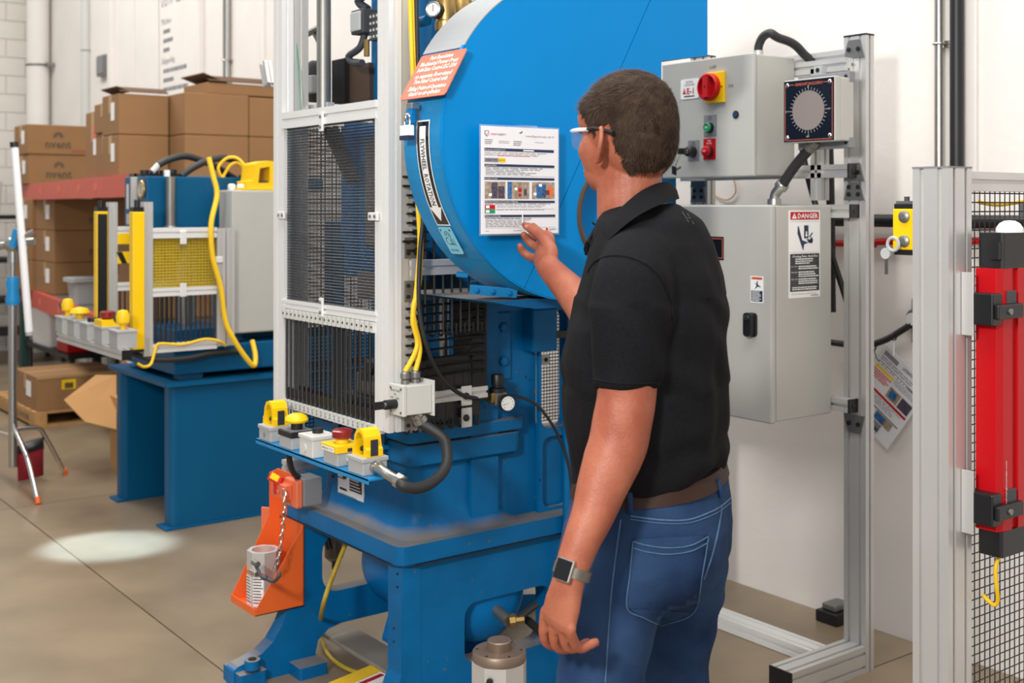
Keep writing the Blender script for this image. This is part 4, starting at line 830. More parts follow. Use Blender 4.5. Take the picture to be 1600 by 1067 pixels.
b = B(); b.ell(onX(413, 902, 1.655), X_, Y_, Z_, .012, .016, .009, 'darkgray'); b.build('cable_boot', LC); b = B(); b.cyl(onX(396, 878, 1.66), onX(403, 882, 1.66), .010, 'dullsteel', 10); b.build('plug', LC)
# filter bowl under the table, far side
FB = root('filter_bowl', (2.2, 3.7, .40), 'amber filter bowl hanging under the press table behind the leg', 'filter')
q = onY(522, 842, 3.9); b = B(); b.lathe((q.x, 3.9, q.z - .085), Z_, ((.012, 0), (.026, .01), (.036, .02), (.036, .10), (.03, .12), (.03, .20)), 'bowl', 20); b.build('bowl', FB); b = B(); b.cyl((q.x, 3.9, q.z - .11), (q.x, 3.9, q.z - .08), .009, 'black', 10); b.build('drain', FB)
b = B(); b.tube([(q.x - .06, 3.86, .40), (q.x - .05, 3.84, .33)], .016, 'black', 10); b.build('outlet', FB)
hose('air_hose', [onY(548, 830, 3.5), onY(540, 850, 3.48), onY(522, 895, 3.45), onY(505, 945, 3.42), onZ(501, 985, .04) , onZ(513, 1022, .02), onZ(545, 1046, .012), onZ(585, 1053, .012), onZ(630, 1048, .012), onZ(690, 1040, .012)], .0075, 'oldyellow', 'old yellow hose curling from under the press table onto the floor')
# yellow carton and the small ram block on the floor
q = onZ(600, 1052, .06); YB = root('parts_carton', (q.x, q.y, 0), 'flat yellow carton with red print on the floor under the press', 'carton')
d_ = V((.97, .24, 0)); e_ = V((-.24, .97, 0)); cc = V((q.x - .06, q.y - .05, .03)); b = B(); b.obox(cc, d_, e_, Z_, .10, .12, .03, 'yellow'); b.build('carton', YB, bevel=.002)
b = B(); b.obox(cc + Z_ * .0305, d_, e_, Z_, .07, .05, .0006, 'white'); b.obox(cc + Z_ * .0309 + e_ * .03, d_, e_, Z_, .06, .01, .0006, 'red'); b.build('label', YB)
RB = root('ram_cylinder', (1.92, 2.56, 0), 'round aluminium cylinder with bronze knob on its top in front of the press', 'cylinder')
q = onD(780, 1018, 3.2); cx, cy = q.x, q.y; b = B(); b.prism(oc(cx, cy, .076), 'z', 0, .352, 'alu'); b.cyl((cx - .06, cy - .04, .32), (cx - .066, cy - .046, .32), .009, 'black', 12); b.build('cylinder_body', RB, bevel=.003)
b = B(); b.lathe((cx, cy, .352), Z_, ((.07, 0), (.073, .002), (.073, .022), (.069, .027)), 'bronze', 32); tp = b.build('top_plate', RB)
for a in range(20, 380, 60): B().cyl((cx + .06 * math.cos(R(a)), cy + .06 * math.sin(R(a)), .378), (cx + .06 * math.cos(R(a)), cy + .06 * math.sin(R(a)), .3795), .004, 'black', 8).build('screw', tp)
b = B(); b.lathe((cx, cy, .379), Z_, ((.033, 0), (.033, .024), (.030, .027)), 'bronze', 24); q = ray(775, 1010).normalized(); b.cyl((cx - q.x * .0325, cy - q.y * .0325, .391), (cx - q.x * .034, cy - q.y * .034, .391), .006, 'black', 10); b.build('knob', RB)
b = B(); f = F((cx, cy, .0), V((.8, -.6, 0)), Z_, b, .0008); f.o = V((cx, cy, .25)) + f.n * .0702; f.txt('SAFETY', -.02, 0.02, .012, 'ink', .04); b.build('stamp', RB)
# ------------------------------------------------------------------ aluminium stand with the electrical cabinets
ES = root('equipment_stand', (3.36, 2.9, 0), 'floor standing aluminium extrusion frame carrying the grey electrical cabinets', 'stand')
UX0, UX1 = 3.36, 3.405
posts = [(2.47, 2.56, 2.16), (3.20, 3.29, 2.16)]
for y0, y1, zt in posts:
    p = B().alu('z', UX0, UX1, y0, y1, 0, zt).build('upright', ES, bevel=.0012)
    B().box(UX0 - .001, UX1 + .001, y0 - .001, y1 + .001, zt, zt + .006, 'black').build('end_cap', p)
B().alu('y', UX0 - .0, UX1, 2.56, 3.20, 2.075, 2.12).build('crossbar', ES, bevel=.001)
B().alu('y', UX0 - .09, UX0 - .002, 2.565, 3.35, .002, .047, 'alubright').build('base_rail', ES, bevel=.001)
for y0 in (2.515, 3.245):
    ft = B().alu('x', 2.98, 3.359, y0 - .045, y0 + .044, 0.0, .09).build('foot', ES, bevel=.001)
    B().box(2.974, 2.98, y0 - .046, y0 + .045, 0, .09, 'black').build('end_cap', ft)
RX0, RX1 = 3.313, 3.358
def crail(z, y0, y1, capname=True):
    r = B().alu('y', RX0, RX1, y0, y1, z - .0225, z + .0225).build('mounting_rail', ES, bevel=.001)
    c = B().box(RX0 - .001, RX1 + .001, y0 - .008, y0, z - .0235, z + .0235, 'black').cyl((RX0 + .022, y0 - .010, z), (RX0 + .022, y0 - .008, z), .008, 'rubber', 12).build('end_cap', r, bevel=.001)
    return r
for q, yl in ((330, 2.502), (638, 2.508), (266, 2.51)):
    z = 1.58 - (q - HZ) * 3.96 / FPX; crail(z, yl, 3.30)
z = 1.58 - (98 - HZ) * 3.98 / FPX; r = B().alu('y', RX0, RX1, 2.52, 3.30, z - .0225, z + .0225).build('mounting_rail', ES, bevel=.001)
def plate(y, z, tap=True, X=RX0 - .0, up=True):
    "bolted joining plate on the front of an upright"
    k = 1 if up else -1
    b = B(); x = X
    b.prism([(y - .042, z), (y + .042, z), (y + .028, z + .048 * k), (y + .022, z + .062 * k), (y - .022, z + .062 * k), (y - .028, z + .048 * k)], 'x', UX0 - .006, UX0 - .001, 'dullsteel'); o = b.build('joining_plate', ES, bevel=.001)
    for dy in (-.019, .019):
        for dz in ((.02, .045) if tap else (.03,)): B().lathe((UX0 - .006, y + dy, z + dz * k), -X_, ((.008, 0), (.008, .004), (.004, .005)), 'black', 10).build('bolt', o)
plate(2.515, 1.600); plate(2.515, 1.665, False); plate(3.245, 1.595); plate(3.245, 1.655, False); plate(2.515, .868, False, up=False); plate(2.515, 2.085, False)
B().alu('z', RX0, RX1, 2.62, 2.665, 1.60, 2.06).build('display_post', ES, bevel=.001)
q0 = onX(1262, 86, 3.28)
for q in ((1283, 110), ):
    p = onX(*q, 3.30); b = B(); b.box(3.285, 3.312, p.y - .012, p.y + .02, p.z - .025, p.z + .015, 'totegray'); b.cyl((3.283, p.y + .003, p.z), (3.286, p.y + .003, p.z), .008, 'black', 10); b.build('corner_bracket', ES, bevel=.001)
# upper cabinet
UC = root('control_cabinet', (3.2, 2.95, 1.68), 'upper grey control cabinet with red and yellow rotary switch and push buttons', 'cabinet')
ux0, ux1, uy0, uy1, uz0, uz1 = 3.091, 3.312, 2.733, 3.172, 1.683, 2.106
B().box(ux0 + .022, ux1, uy0, uy1, uz0 + .003, uz1 - .003, 'grayenc').build('cabinet_body', UC, bevel=.004)
ud = B().box(ux0, ux0 + .018, uy0 - .004, uy1 + .002, uz0, uz1, 'grayenc').build('door', UC, bevel=.004)
def onp(px, py): return onX(px, py, ux0)
b = B(); p = onp(1117, 137)
b.box(ux0 - .012, ux0, p.y - .052, p.y + .035, p.z - .055, p.z + .054, 'yellow'); ds = b.build('switch_plate', ud, bevel=.002)
o_ = V((ux0 - .012, p.y + .01, p.z + .002)); b = B(); b.lathe(o_, -X_, ((.048, 0), (.048, .018), (.044, .022), (.040, .022), (.038, .008), (.0, .008)), 'red', 32); b.obox(o_ - X_ * .018, Z_, Y_, X_, .037, .0115, .012, 'redplastic'); b.obox(o_ - X_ * .03, Z_, Y_, X_, .004, .003, .0006, 'black')
b.build('rotary_switch', ud, label='red rotary disconnect switch')
b = B(); b.cyl((ux0 - .0125, p.y - .043, p.z), (ux0 - .012, p.y - .043, p.z), .004, 'redplastic', 10); f = F((ux0, p.y, p.z), -Y_, Z_, b, .0006); f.txt('OFF', -.010, .066, .013, 'ink', .034, 'C', 1); f.txt('ON', .064, -.006, .013, 'ink', .022, 'L', 1); b.build('switch_lettering', ud)
b = B(); p = onp(1078, 139); b.prism(rrect(p.y - .045, p.y + .045, p.z - .036, p.z + .036, .006, 3), 'x', ux0 - .002, ux0, 'white'); f = F((ux0 - .002, p.y + .045, p.z - .036), -Y_, Z_, b, .0006)
f.txt('ELECTRICAL', .045, .058, .008, 'ink', .036, 'C'); f.txt('ISOLATION POINT', .045, .047, .008, 'ink', .05, 'C'); f.txt('E-1', .032, .018, .021, 'red', .034); f.poly([(.010, .018), (.028, .018), (.019, .042)], 'red'); f.rect(.0185, .0197, .024, .034, 'white', 2); f.lines(.018, .072, .012, 1, .01, .005, 'ink', 1, .05); b.build('isolation_label', UC)
def button(px, py, plate_m, cm, txt, name, h=.062, w=.048, dz=-.010, txm='ink'):
    p = onp(px, py); b = B(); b.box(ux0 - .002, ux0, p.y - w / 2, p.y + w / 2, p.z - h / 2, p.z + h / 2, plate_m); f = F((ux0 - .002, p.y, p.z), -Y_, Z_, b, .0006)
    f.txt('MAIN', 0, h / 2 - .011, .006, txm, .016, 'C'); f.txt(txt, 0, h / 2 - .02, .006, txm, .024, 'C'); pl = b.build('legend_plate', ud)
    return V((ux0 - .002, p.y, p.z + dz)), pl
c, pl = button(1110, 196, 'plategray', 'green', 'MOTOR', 'start', .075, .06, -.008)
b = B(); b.lathe(c, -X_, ((.019, 0), (.019, .012), (.016, .014)), 'black', 20); b.lathe(c - X_ * .010, -X_, ((.0165, 0), (.0165, .008), (.0145, .01), (.013, .008)), 'green', 20); b.build('push_button', ud, label='green push button')
b = B(); F(c - X_ * .0195, -Y_, Z_, b).txt('START', 0, -.003, .007, 'white', .014, 'C'); b.build('button_lettering', ud)
c, pl = button(1109, 233, 'red', 'red', 'MOTOR', 'stop', .075, .058, -.008, 'white')
b = B(); b.lathe(c, -X_, ((.020, 0), (.020, .012), (.017, .014)), 'black', 20); b.lathe(c - X_ * .010, -X_, ((.0175, 0), (.0175, .014), (.015, .016)), 'red', 20); b.build('push_button', ud, label='red push button')
b = B(); F(c - X_ * .0265, -Y_, Z_, b).txt('STOP', 0, -.003, .007, 'white', .016, 'C'); b.build('button_lettering', ud)
c, pl = button(1084, 235, 'plategray', 'black', 'MOTOR', 'key', .073, .055, -.005)
b = B(); b.lathe(c, -X_, ((.019, 0), (.020, .004), (.018, .03), (.014, .034)), 'black', 20); ks = b.build('key_switch', ud); b = B(); b.cyl(c - X_ * .034, c - X_ * .042, .010, 'chrome', 16); b.obox(c - X_ * .058, X_, Z_, Y_, .02, .011, .0015, 'black'); b.build('key', ks)
b = B(); k1 = c + V((-.055, .012, -.012)); b.tube(smooth_path([k1, k1 + V((-.004, .012, -.024)), k1 + V((-.004, .02, -.042))]), .0022, 'steel', 6); b.obox(k1 + V((-.004, .026, -.056)), Y_ + Z_ * .3, Z_, X_, .011, .015, .0015, 'black'); b.obox(k1 + V((-.004, .006, -.05)), Y_ - Z_ * .35, Z_, X_, .015, .004, .001, 'brass'); b.build('spare_key', ks)
b = B(); p = onp(1150, 179); b.lathe(p, -X_, ((.014, 0), (.014, .003), (.012, .004)), 'black', 20); b.cyl(p - X_ * .004, p - X_ * .0046, .009, 'chrome', 16); b.obox(p - X_ * .005, Y_, Z_, X_, .007, .0015, .0005, 'ink'); b.build('door_lock', ud)
b = B(); p = V((3.2, 2.79, uz1)); q0, q1 = onX(1185, 74, 3.2), onX(1222, 78, 3.2); b.cyl((3.2, q0.y, uz1 - .002), (3.2, q0.y, uz1 + .022), .018, 'alu', 12); b.build('hub', UC, bevel=.001)
hose('conduit_hose', [(3.2, q0.y, uz1 + .02), (3.2, q0.y - .002, uz1 + .04), onX(1192, 58, 3.2), onX(1203, 52, 3.2), onX(1214, 58, 3.22), (3.32, q1.y + .015, uz1 + .02), (3.44, q1.y, 1.95), (3.47, q1.y, 1.2)], .0155, 'rubber', 'black conduit arching out of the top of the upper grey cabinet')
# display box
AD = root('angle_display', (3.2, 2.54, 1.79), 'square black dial display on a grey box at the right of the upper cabinet', 'display')
dx0, dx1, dy0, dy1, dz0, dz1 = 3.15, 3.25, 2.434, 2.648, 1.792, 2.005
B().box(dx0 + .012, dx1, dy0 + .002, dy1 - .002, dz0 + .002, dz1 - .002, 'grayenc').build('display_housing', AD, bevel=.004)
lid = B().box(dx0, dx0 + .028, dy0, dy1, dz0, dz1, 'grayenc').build('display_lid', AD, bevel=.004)
b = B(); b.box(dx0 - .002, dx0, dy0 + .004, dy1 - .004, dz0 + .004, dz1 - .004, 'dialblack'); fp = b.build('face_plate', AD)
b = B(); f = F((dx0 - .002, (dy0 + dy1) / 2, (dz0 + dz1) / 2), -Y_, Z_, b, .0006)
for x0, x1, z0, z1 in ((-.098, .098, -.098, -.0965), (-.098, -.0965, -.098, .09), (.0965, .098, -.098, .09), (-.098, -.06, .0885, .09), (.062, .098, .0885, .09)): f.rect(x0, x1, z0, z1, 'salmon', 1)
f.txt('CRANKSHAFT ANGLE DISPLAY', .002, .084, .0095, 'salmon', .116, 'C', 1)
for k in range(36):
    a = R(k * 10); L = .016 if k % 9 == 0 else .009; c_, s_ = math.cos(a), math.sin(a); r0, r1 = .068, .068 + L
    f.poly([(c_ * r0 - s_ * .0006, s_ * r0 + c_ * .0006), (c_ * r0 + s_ * .0006, s_ * r0 - c_ * .0006), (c_ * r1 + s_ * .0006, s_ * r1 - c_ * .0006), (c_ * r1 - s_ * .0006, s_ * r1 + c_ * .0006)], 'lightgray', 1)
f.txt('0°', .0, .0745 + .0, .006, 'lightgray', .008, 'C', 2); f.txt('180°', 0, -.090, .006, 'lightgray', .014, 'C', 2); f.txt('90°', .082, -.003, .006, 'lightgray', .011, 'L', 2); f.txt('270°', -.096, -.003, .006, 'lightgray', .012, 'L', 2)
b.build('dial_marks', fp)
b = B(); cc = V((dx0 - .002, (dy0 + dy1) / 2, (dz0 + dz1) / 2)); b.lathe(cc, -X_, ((.066, 0), (.066, .0015), (.064, .0015), (.064, .001), (0, .001)), 'screen', 48); b.build('round_screen', fp)
for sy_ in (-1, 1):
    for sz_ in (-1, 1): c = cc + V((0, sy_ * .088, sz_ * .088)); b = B(); b.lathe(c, -X_, ((.0075, 0), (.0075, .002), (.005, .004)), 'chrome', 12); b.build('screw', AD)
for zz in (dz0 - .02, dz1 - .015):
    b = B(); b.box(3.225, 3.255, dy0 - .0 , dy1, zz, zz + .035, 'plategray'); b.build('mounting_foot', AD, bevel=.002); b = B(); b.cyl((3.224, dy0 + .015, zz + .018), (3.226, dy0 + .015, zz + .018), .007, 'black', 10); b.build('bolt', AD)
b = B(); g1 = onX(1272, 226, 3.2); g2 = onX(1212, 302, 3.2); t = (g2 - g1).normalized(); b.lathe((3.2, g1.y, dz0), t, ((.018, -.01), (.018, .012), (.021, .014), (.021, .03), (.017, .034)), 'dullsteel', 10); b.build('conduit_fitting', AD)
hose('conduit_hose', [V((3.2, g1.y, dz0)) + t * .03, onX(1240, 262, 3.2), g2 - t * .045], .0175, 'rubber', 'black conduit from the dial display down to the lower cabinet')
b = B(); b.lathe(g2 - t * .05, t, ((.021, 0), (.024, .004), (.024, .022), (.018, .026), (.018, .05)), 'steel', 10); b.cyl((3.2, g2.y + .006, 1.584), (3.2, g2.y + .006, 1.605), .024, 'steel', 14); b.tube(smooth_path([g2 - t * .02, g2 - t * .0, (3.2, g2.y + .004, g2.z - .012), (3.2, g2.y + .006, 1.60)], 4), .0175, 'steel', 12); b.build('conduit_fitting', label='steel conduit connector on top of the lower grey cabinet', cat='fitting')
hose('cable_strap', [onX(1250, 215, 3.42), onX(1262, 275, 3.42), onX(1275, 322, 3.43), onX(1300, 400, 3.45), onX(1330, 495, 3.45), onX(1340, 560, 3.46)], .011, 'black', 'flat black cable slanting down behind the two grey cabinets', 'cable')
# lower cabinet
LCB = root('electrical_cabinet', (3.15, 2.9, .866), 'large lower grey electrical cabinet with black handle and danger label', 'cabinet')
lx0, lx1, ly0, ly1, lz0, lz1 = 3.0, 3.312, 2.575, 3.20, .866, 1.584
B().box(lx0 + .028, lx1, ly0, ly1, lz0 + .004, lz1 - .002, 'grayenc').build('cabinet_body', LCB, bevel=.004)
ld = B().box(lx0, lx0 + .024, ly0 - .003, ly1 + .002, lz0, lz1, 'grayenc').build('door', LCB, bevel=.006)
b = B(); p = onX(1177, 505, lx0); b.prism(rrect(p.y - .018, p.y + .018, p.z - .045, p.z + .035, .012, 4), 'x', lx0 - .008, lx0, 'black'); b.prism(rrect(p.y - .013, p.y + .019, p.z - .043, p.z + .036, .012, 4), 'x', lx0 - .03, lx0 - .008, 'black'); h = b.build('handle', ld, bevel=.003); b = B(); b.cyl((lx0 - .03, p.y + .004, p.z + .02), (lx0 - .034, p.y + .004, p.z + .02), .010, 'chrome', 16); b.build('key_cylinder', h)
b = B(); tl, br_ = onX(1173, 431, lx0), onX(1193, 474, lx0); W, H = tl.y - br_.y, tl.z - br_.z; b.box(lx0 - .001, lx0, br_.y, tl.y, br_.z, tl.z, 'white'); f = F((lx0 - .001, tl.y, br_.z), -Y_, Z_, b, .0006)
f.rect(W * .08, W * .92, H * .88, H * .97, 'orange'); f.txt('WARNING', W * .25, H * .895, H * .05, 'ink', W * .6); f.rect(W * .06, W * .94, H * .05, H * .46, 'navy'); f.lines(W * .12, W * .9, H * .44, 7, H * .055, H * .025, 'white', 2)
f.poly([(W * .3, H * .75), (W * .55, H * .7), (W * .8, H * .62), (W * .78, H * .58), (W * .55, H * .64)], 'navy'); f.poly([(W * .5, H * .82), (W * .58, H * .82), (W * .56, H * .6), (W * .3, H * .5), (W * .46, H * .62)], 'navy'); b.build('shock_label', LCB, label='small white electric shock warning label')
b = B(); q = onX(1122, 388, lx0); b.box(lx0 - .001, lx0, q.y - .026, q.y + .05, q.z - .04, q.z + .04, 'dialblack'); f = F((lx0 - .001, q.y - .026, q.z - .04), -Y_, Z_, b, .0006); f.rect(-.074, -.004, .006, .008, 'salmon'); f.rect(-.006, -.004, .006, .074, 'salmon'); f.rect(-.074, -.004, .072, .074, 'salmon'); b.build('name_plate', LCB)
b = B(); ya = ly0; tl, br_ = onY(1232, 329, ya), onY(1281, 463, ya); W, H = br_.x - tl.x, tl.z - br_.z; b.box(tl.x, br_.x, ya - .001, ya, br_.z, tl.z, 'white'); f = F((tl.x, ya - .001, br_.z), X_, Z_, b, .0006)
f.rect(W * .05, W * .96, H * .895, H * .985, 'red'); f.txt('DANGER', W * .28, H * .912, H * .055, 'white', W * .64); f.poly([(W * .09, H * .908), (W * .25, H * .908), (W * .17, H * .972)], 'white', 2); f.rect(W * .16, W * .18, H * .922, H * .95, 'red', 3)
f.rect(W * .05, W * .95, H * .52, H * .522, 'navy'); f.rect(W * .05, W * .95, H * .872, H * .874, 'navy')
f.poly([(W * .28, H * .82), (W * .31, H * .82), (W * .42, H * .66), (W * .55, H * .64), (W * .72, H * .62), (W * .72, H * .66), (W * .56, H * .675), (W * .62, H * .63), (W * .48, H * .61), (W * .46, H * .54), (W * .43, H * .56), (W * .27, H * .74)], 'navy'); f.rect(W * .48, W * .62, H * .68, H * .83, 'navy'); f.poly([(W * .53, H * .76), (W * .57, H * .76), (W * .57, H * .72), (W * .6, H * .72), (W * .55, H * .695), (W * .5, H * .72), (W * .53, H * .72)], 'white', 2)
f.poly([(W * .64, H * .7), (W * .74, H * .75), (W * .76, H * .735), (W * .66, H * .685)], 'navy'); f.poly([(W * .66, H * .66), (W * .72, H * .7), (W * .77, H * .66), (W * .74, H * .62), (W * .7, H * .64)], 'navy')
f.rect(W * .04, W * .97, H * .075, H * .505, 'dialblack'); f.txt('Closing Ram And Die', W * .1, H * .465, H * .022, 'white', W * .82)
f.lines(W * .2, W * .8, H * .45, 3, H * .024, H * .012, 'white', 2)
for y_, n, t in ((.365, 2, 'DO NOT'), (.30, 3, 'NEVER'), (.22, 3, 'FAILURE')): f.txt(t, W * .07, H * (y_ - .012), H * .012, 'white', W * .2); f.lines(W * .3, W * .94, H * y_, n, H * .024, H * .012, 'white', 2)
f.lines(W * .1, W * .92, H * .125, 2, H * .022, H * .011, 'white', 2, .05); f.txt('Do not remove or cover this sign', W * .1, H * .04, H * .014, 'ink', W * .78); f.lines(W * .7, W * .95, H * .025, 1, .01, H * .008, 'ink', 1, .05)
b.build('danger_label', LCB, label='white, red and black danger label')
# ------------------------------------------------------------------ fence post, mesh panel, light curtain at the right edge
cx = onD(1482, 600, 2.6); fx0, fy0 = cx.x, cx.y
FN = root('machine_fence', (fx0, fy0, 0), 'foreground aluminium fence post with black wire mesh at the right edge', 'fence')
ztop = 1.58 + (HZ - 262) * 2.6 / FPX
p = B().alu('z', fx0, fx0 + .0905, fy0, fy0 + .0905, 0, ztop).build('post', FN, bevel=.0015); B().box(fx0 - .001, fx0 + .0915, fy0 - .001, fy0 + .0915, ztop, ztop + .004, 'plategray').build('end_cap', p)
B().alu('x', fx0 + .092, WX - .06, fy0 + .03, fy0 + .075, ztop - .05, ztop - .005).build('top_rail', FN, bevel=.001)
B().alu('x', fx0 + .092, WX - .06, fy0 + .03, fy0 + .075, .06, .105).build('bottom_rail', FN, bevel=.001)
b = B(); pitch = .0215; zc, xa, xb = fy0 + .05, fx0 + .092, WX - .06
z = .105
while z < ztop - .05: b.cyl((xa, zc, z), (xb, zc, z), .0016, 'blackrod', 4); z += pitch
x = xa + .01
while x < xb: b.cyl((x, zc + .003, .1), (x, zc + .003, ztop - .05), .0016, 'blackrod', 4); x += pitch
b.build('wire_mesh', FN, kind='stuff')
B().alu('z', WX - .06, WX - .015, fy0 + .03, fy0 + .075, 0, ztop).build('wall_post', FN)
# red light curtain hung on the post
RC = root('light_curtain', (fx0 + .12, fy0 - .05, .7), 'red light curtain bar with black caps and white dome on the fence post', 'sensor')
l0 = onY(1537, 420, fy0 - .035); l1 = onY(1594, 420, fy0 - .035); lxa, lxb = l0.x, l1.x
zA = onY(1560, 418, fy0 - .04).z; zB = onY(1560, 822, fy0 - .04).z; zC = onY(1560, 862, fy0 - .04).z; zD = onY(1570, 363, fy0 - .04).z
W = lxb - lxa; ly_ = fy0 - .065
prof = [(lxa, ly_), (lxa + W * .12, ly_ - .006), (lxa + W * .34, ly_ - .008), (lxa + W * .34, ly_ - .001), (lxa + W * .5, ly_ - .001), (lxa + W * .5, ly_ - .008), (lxa + W * .72, ly_ - .008), (lxa + W * .76, ly_ - .001), (lxa + W * .86, ly_), (lxa + W * .88, ly_ + .012), (lxa + W, ly_ + .012), (lxa + W, ly_ + .05), (lxa, ly_ + .05)]
B().prism(prof, 'z', zB, zA, 'red').build('housing', RC, bevel=.001)
b = B(); b.box(lxa + W * .87, lxa + W * .97, ly_ + .004, ly_ + .013, zB, zA, 'screenblack'); b.build('window', RC)
B().prism(rrect(lxa + W * .1, lxa + W * .98, ly_ - .008, ly_ + .05, .006, 3), 'z', zA, zD, 'black').build('upper_cap', RC, bevel=.002)
B().prism(rrect(lxa + W * .06, lxa + W * .97, ly_ - .008, ly_ + .05, .006, 3), 'z', zC, zB, 'black').build('lower_cap', RC, bevel=.002)
b = B(); b.lathe((lxa + W * .6, ly_ + .021, zD), Z_, ((.030, 0), (.029, .010), (.022, .020), (.012, .026), (0, .027)), 'white', 24); b.build('dome_lamp', RC, label='white dome lamp')
b = B(); b.box(lxa + W * .02, lxa + W * .12, ly_ - .004, ly_ + .02, zA + .02, zD - .02, 'black'); b.build('cap_clip', RC)
for q in (487, 800):
    zz = onY(1545, q, fy0 - .06).z; b = B(); b.box(fx0 + .055, lxa + W * .5, ly_ - .022, ly_ - .010, zz - .016, zz + .016, 'black'); b.box(fx0 + .05, fx0 + .088, ly_ - .01, fy0 - .001, zz - .03, zz + .04, 'black'); br_ = b.build('bracket', RC, bevel=.003)
    b = B(); b.cyl((lxa + W * .12, ly_ - .022, zz), (lxa + W * .12, ly_ - .026, zz), .007, 'dullsteel', 12); b.build('bolt', br_); b = B(); b.box(lxa + W * .2, lxa + W * .4, ly_ - .013, ly_ - .002, zz + .016, zz + .044, 'darkgray'); b.build('tab', br_, bevel=.001)
    b = B(); b.box(fx0 + .048, fx0 + .053, fy0 - .03, fy0 - .001, zz - .055, zz + .085, 'alu'); b.build('angle_plate', br_, bevel=.001)
b = B(); f = F((lxa + W * .18, ly_ - .0085, zB + .035), Z_, -X_, b, .001); f.txt('www.safetylightcurtain.com', 0, 0, .006, 'white', .12, 'L', 1); b.box(lxa + W * .78, lxa + W * .84, ly_ - .003, ly_, zB, zB + .05, 'photoblue'); b.build('lettering', RC)
hose('cable', [(lxa + W * .38, ly_ + .02, zC + .002), onY(1556, 885, fy0 - .045), onY(1557, 915, fy0 - .045), onY(1559, 938, fy0 - .04), onY(1553, 945, fy0 - .03), onY(1543, 937, fy0 - .02), onY(1536, 930, fy0 - .005)], .0045, 'cableyellow', 'yellow cable hanging from the bottom of the red light curtain', 'cable')
b = B(); pts = [onY(1530, 316, fy0 + .10), onY(1560, 320, fy0 + .10), onY(1600, 315, fy0 + .10), onY(1650, 310, fy0 + .1)]; b.tube(smooth_path(pts), .005, 'cableyellow', 8); b.build('cable', label='yellow cable behind the mesh under the fence top rail', cat='cable')
b = B(); q = onY(1596, 330, fy0 + .12); b.box(q.x - .015, q.x + .05, fy0 + .08, fy0 + .12, q.z - .016, q.z + .02, 'plategray'); b.build('cable_box', label='small grey box behind the mesh under the fence top rail', cat='box', bevel=.002)
# yellow safety switch on the left of the post
YS = root('safety_switch', onD(1432, 360, 2.66), 'yellow and black safety switch on the left side of the fence post', 'switch')
sx0, sx1 = fx0 + .004, fx0 + .04; q0, q1 = onX(1419, 318, sx0), onX(1447, 400, sx0); ya, yb = q1.y + .0, q0.y
ya = fy0 + .0903; yb = ya + .056
b = B(); b.box(sx0, sx1, ya, yb, q1.z + .012, q0.z - .012, 'yellow'); b.build('switch_body', YS, bevel=.003)
for z0, z1 in ((q0.z - .012, q0.z + .0), (q1.z, q1.z + .012)): b = B(); b.box(sx0 + .002, sx1 - .002, ya + .002, yb - .002, z0, z1, 'black'); b.build('end_cap', YS, bevel=.002)
for zz in (q0.z - .03, q1.z + .032): b = B(); b.lathe((sx0, ya + .024, zz), -X_, ((.014, 0), (.014, .004), (.008, .008), (.005, .008)), 'dullsteel', 14); b.build('screw', YS)
b = B(); b.box(sx0 + .005, sx1 - .006, ya + .005, yb - .006, q0.z, q0.z + .006, 'dullsteel'); b.cyl((sx0 + .015, ya + .028, q0.z + .006), (sx0 + .015, ya + .028, q0.z + .016), .006, 'darkgray', 10); b.build('top_fitting', YS)
b = B(); q = V((sx0 - .012, yb - .01, q1.z + .025)); b.torus(q, X_, .015, .004, 'totegray', 18, 6); b.cyl(q + V((-.002, .02, -.022)), q + V((.006, .02, -.022)), .013, 'totegray', 14); b.obox(q + V((0, .018, -.05)), Z_, Y_, X_, .02, .004, .001, 'steel'); b.build('hanging_key', YS)
# ------------------------------------------------------------------ small press on its blue stand, behind on the left
ZT = .72
BS = root('machine_stand', (2.7, 6.0, 0), 'dark blue steel stand under the small press in the left background', 'stand')
for y0, y1 in ((5.585, 5.715), (6.285, 6.415)):
    lg_ = B().prism(rrect(2.135, 3.45, y0 + .012, y1 - .012, .03, 4), 'z', .012, ZT - .02, 'standblue').build('leg_panel', BS)
    B().box(2.105, 3.47, y0, y1, 0, .012, 'standblue').build('foot_plate', lg_, bevel=.002)
B().prism(rrect(2.10, 3.5, 5.565, 6.435, .02), 'z', ZT - .02, ZT, 'standblue').build('top_plate', BS, bevel=.005)
B().box(2.9, 2.93, 5.7, 6.3, .1, ZT - .02, 'standblue').build('back_panel', BS)
SP = root('small_press', (2.6, 5.95, ZT), 'small blue press with yellow light curtains and grey cabinet on the blue stand', 'machine')
B().box(2.16, 3.4, 5.62, 6.30, ZT + .03, .885, 'standblue').build('base', SP, bevel=.006)
for x in (2.2, 2.9):
    for y in (5.65, 6.2): B().box(x, x + .12, y, y + .08, ZT, ZT + .03, 'darkblue').build('base_foot', SP)
hd = B().box(2.109, 3.1, 5.85, 6.18, 1.465, 1.731, 'standblue').build('head', SP, bevel=.004)
B().box(2.6, 3.2, 5.80, 6.2, .885, 1.5, 'standblue').build('column', SP, bevel=.004)
b = B(); f = F((2.109, 6.18, 1.465), -Y_, Z_, b, .002); f.rect(.03, .07, .1, .23, 'lightgray'); f.rect(.03, .12, .02, .075, 'totegray'); b.build('data_plates', hd)
b = B(); q = onX(221, 296, 2.105); b.torus(q, X_, .04, .008, 'brass', 24, 6); b.cyl(q, q - X_ * .004, .036, 'lightgray', 24); b.obox(q - X_ * .005, Z_, Y_, X_, .022, .002, .001, 'ink'); b.build('round_gauge', hd)
b = B(); q = onX(211, 285, 2.1); b.alu('z', 2.08, 2.108, q.y - .012, q.y + .012, 1.40, 1.73); b.build('slide_rail', SP)
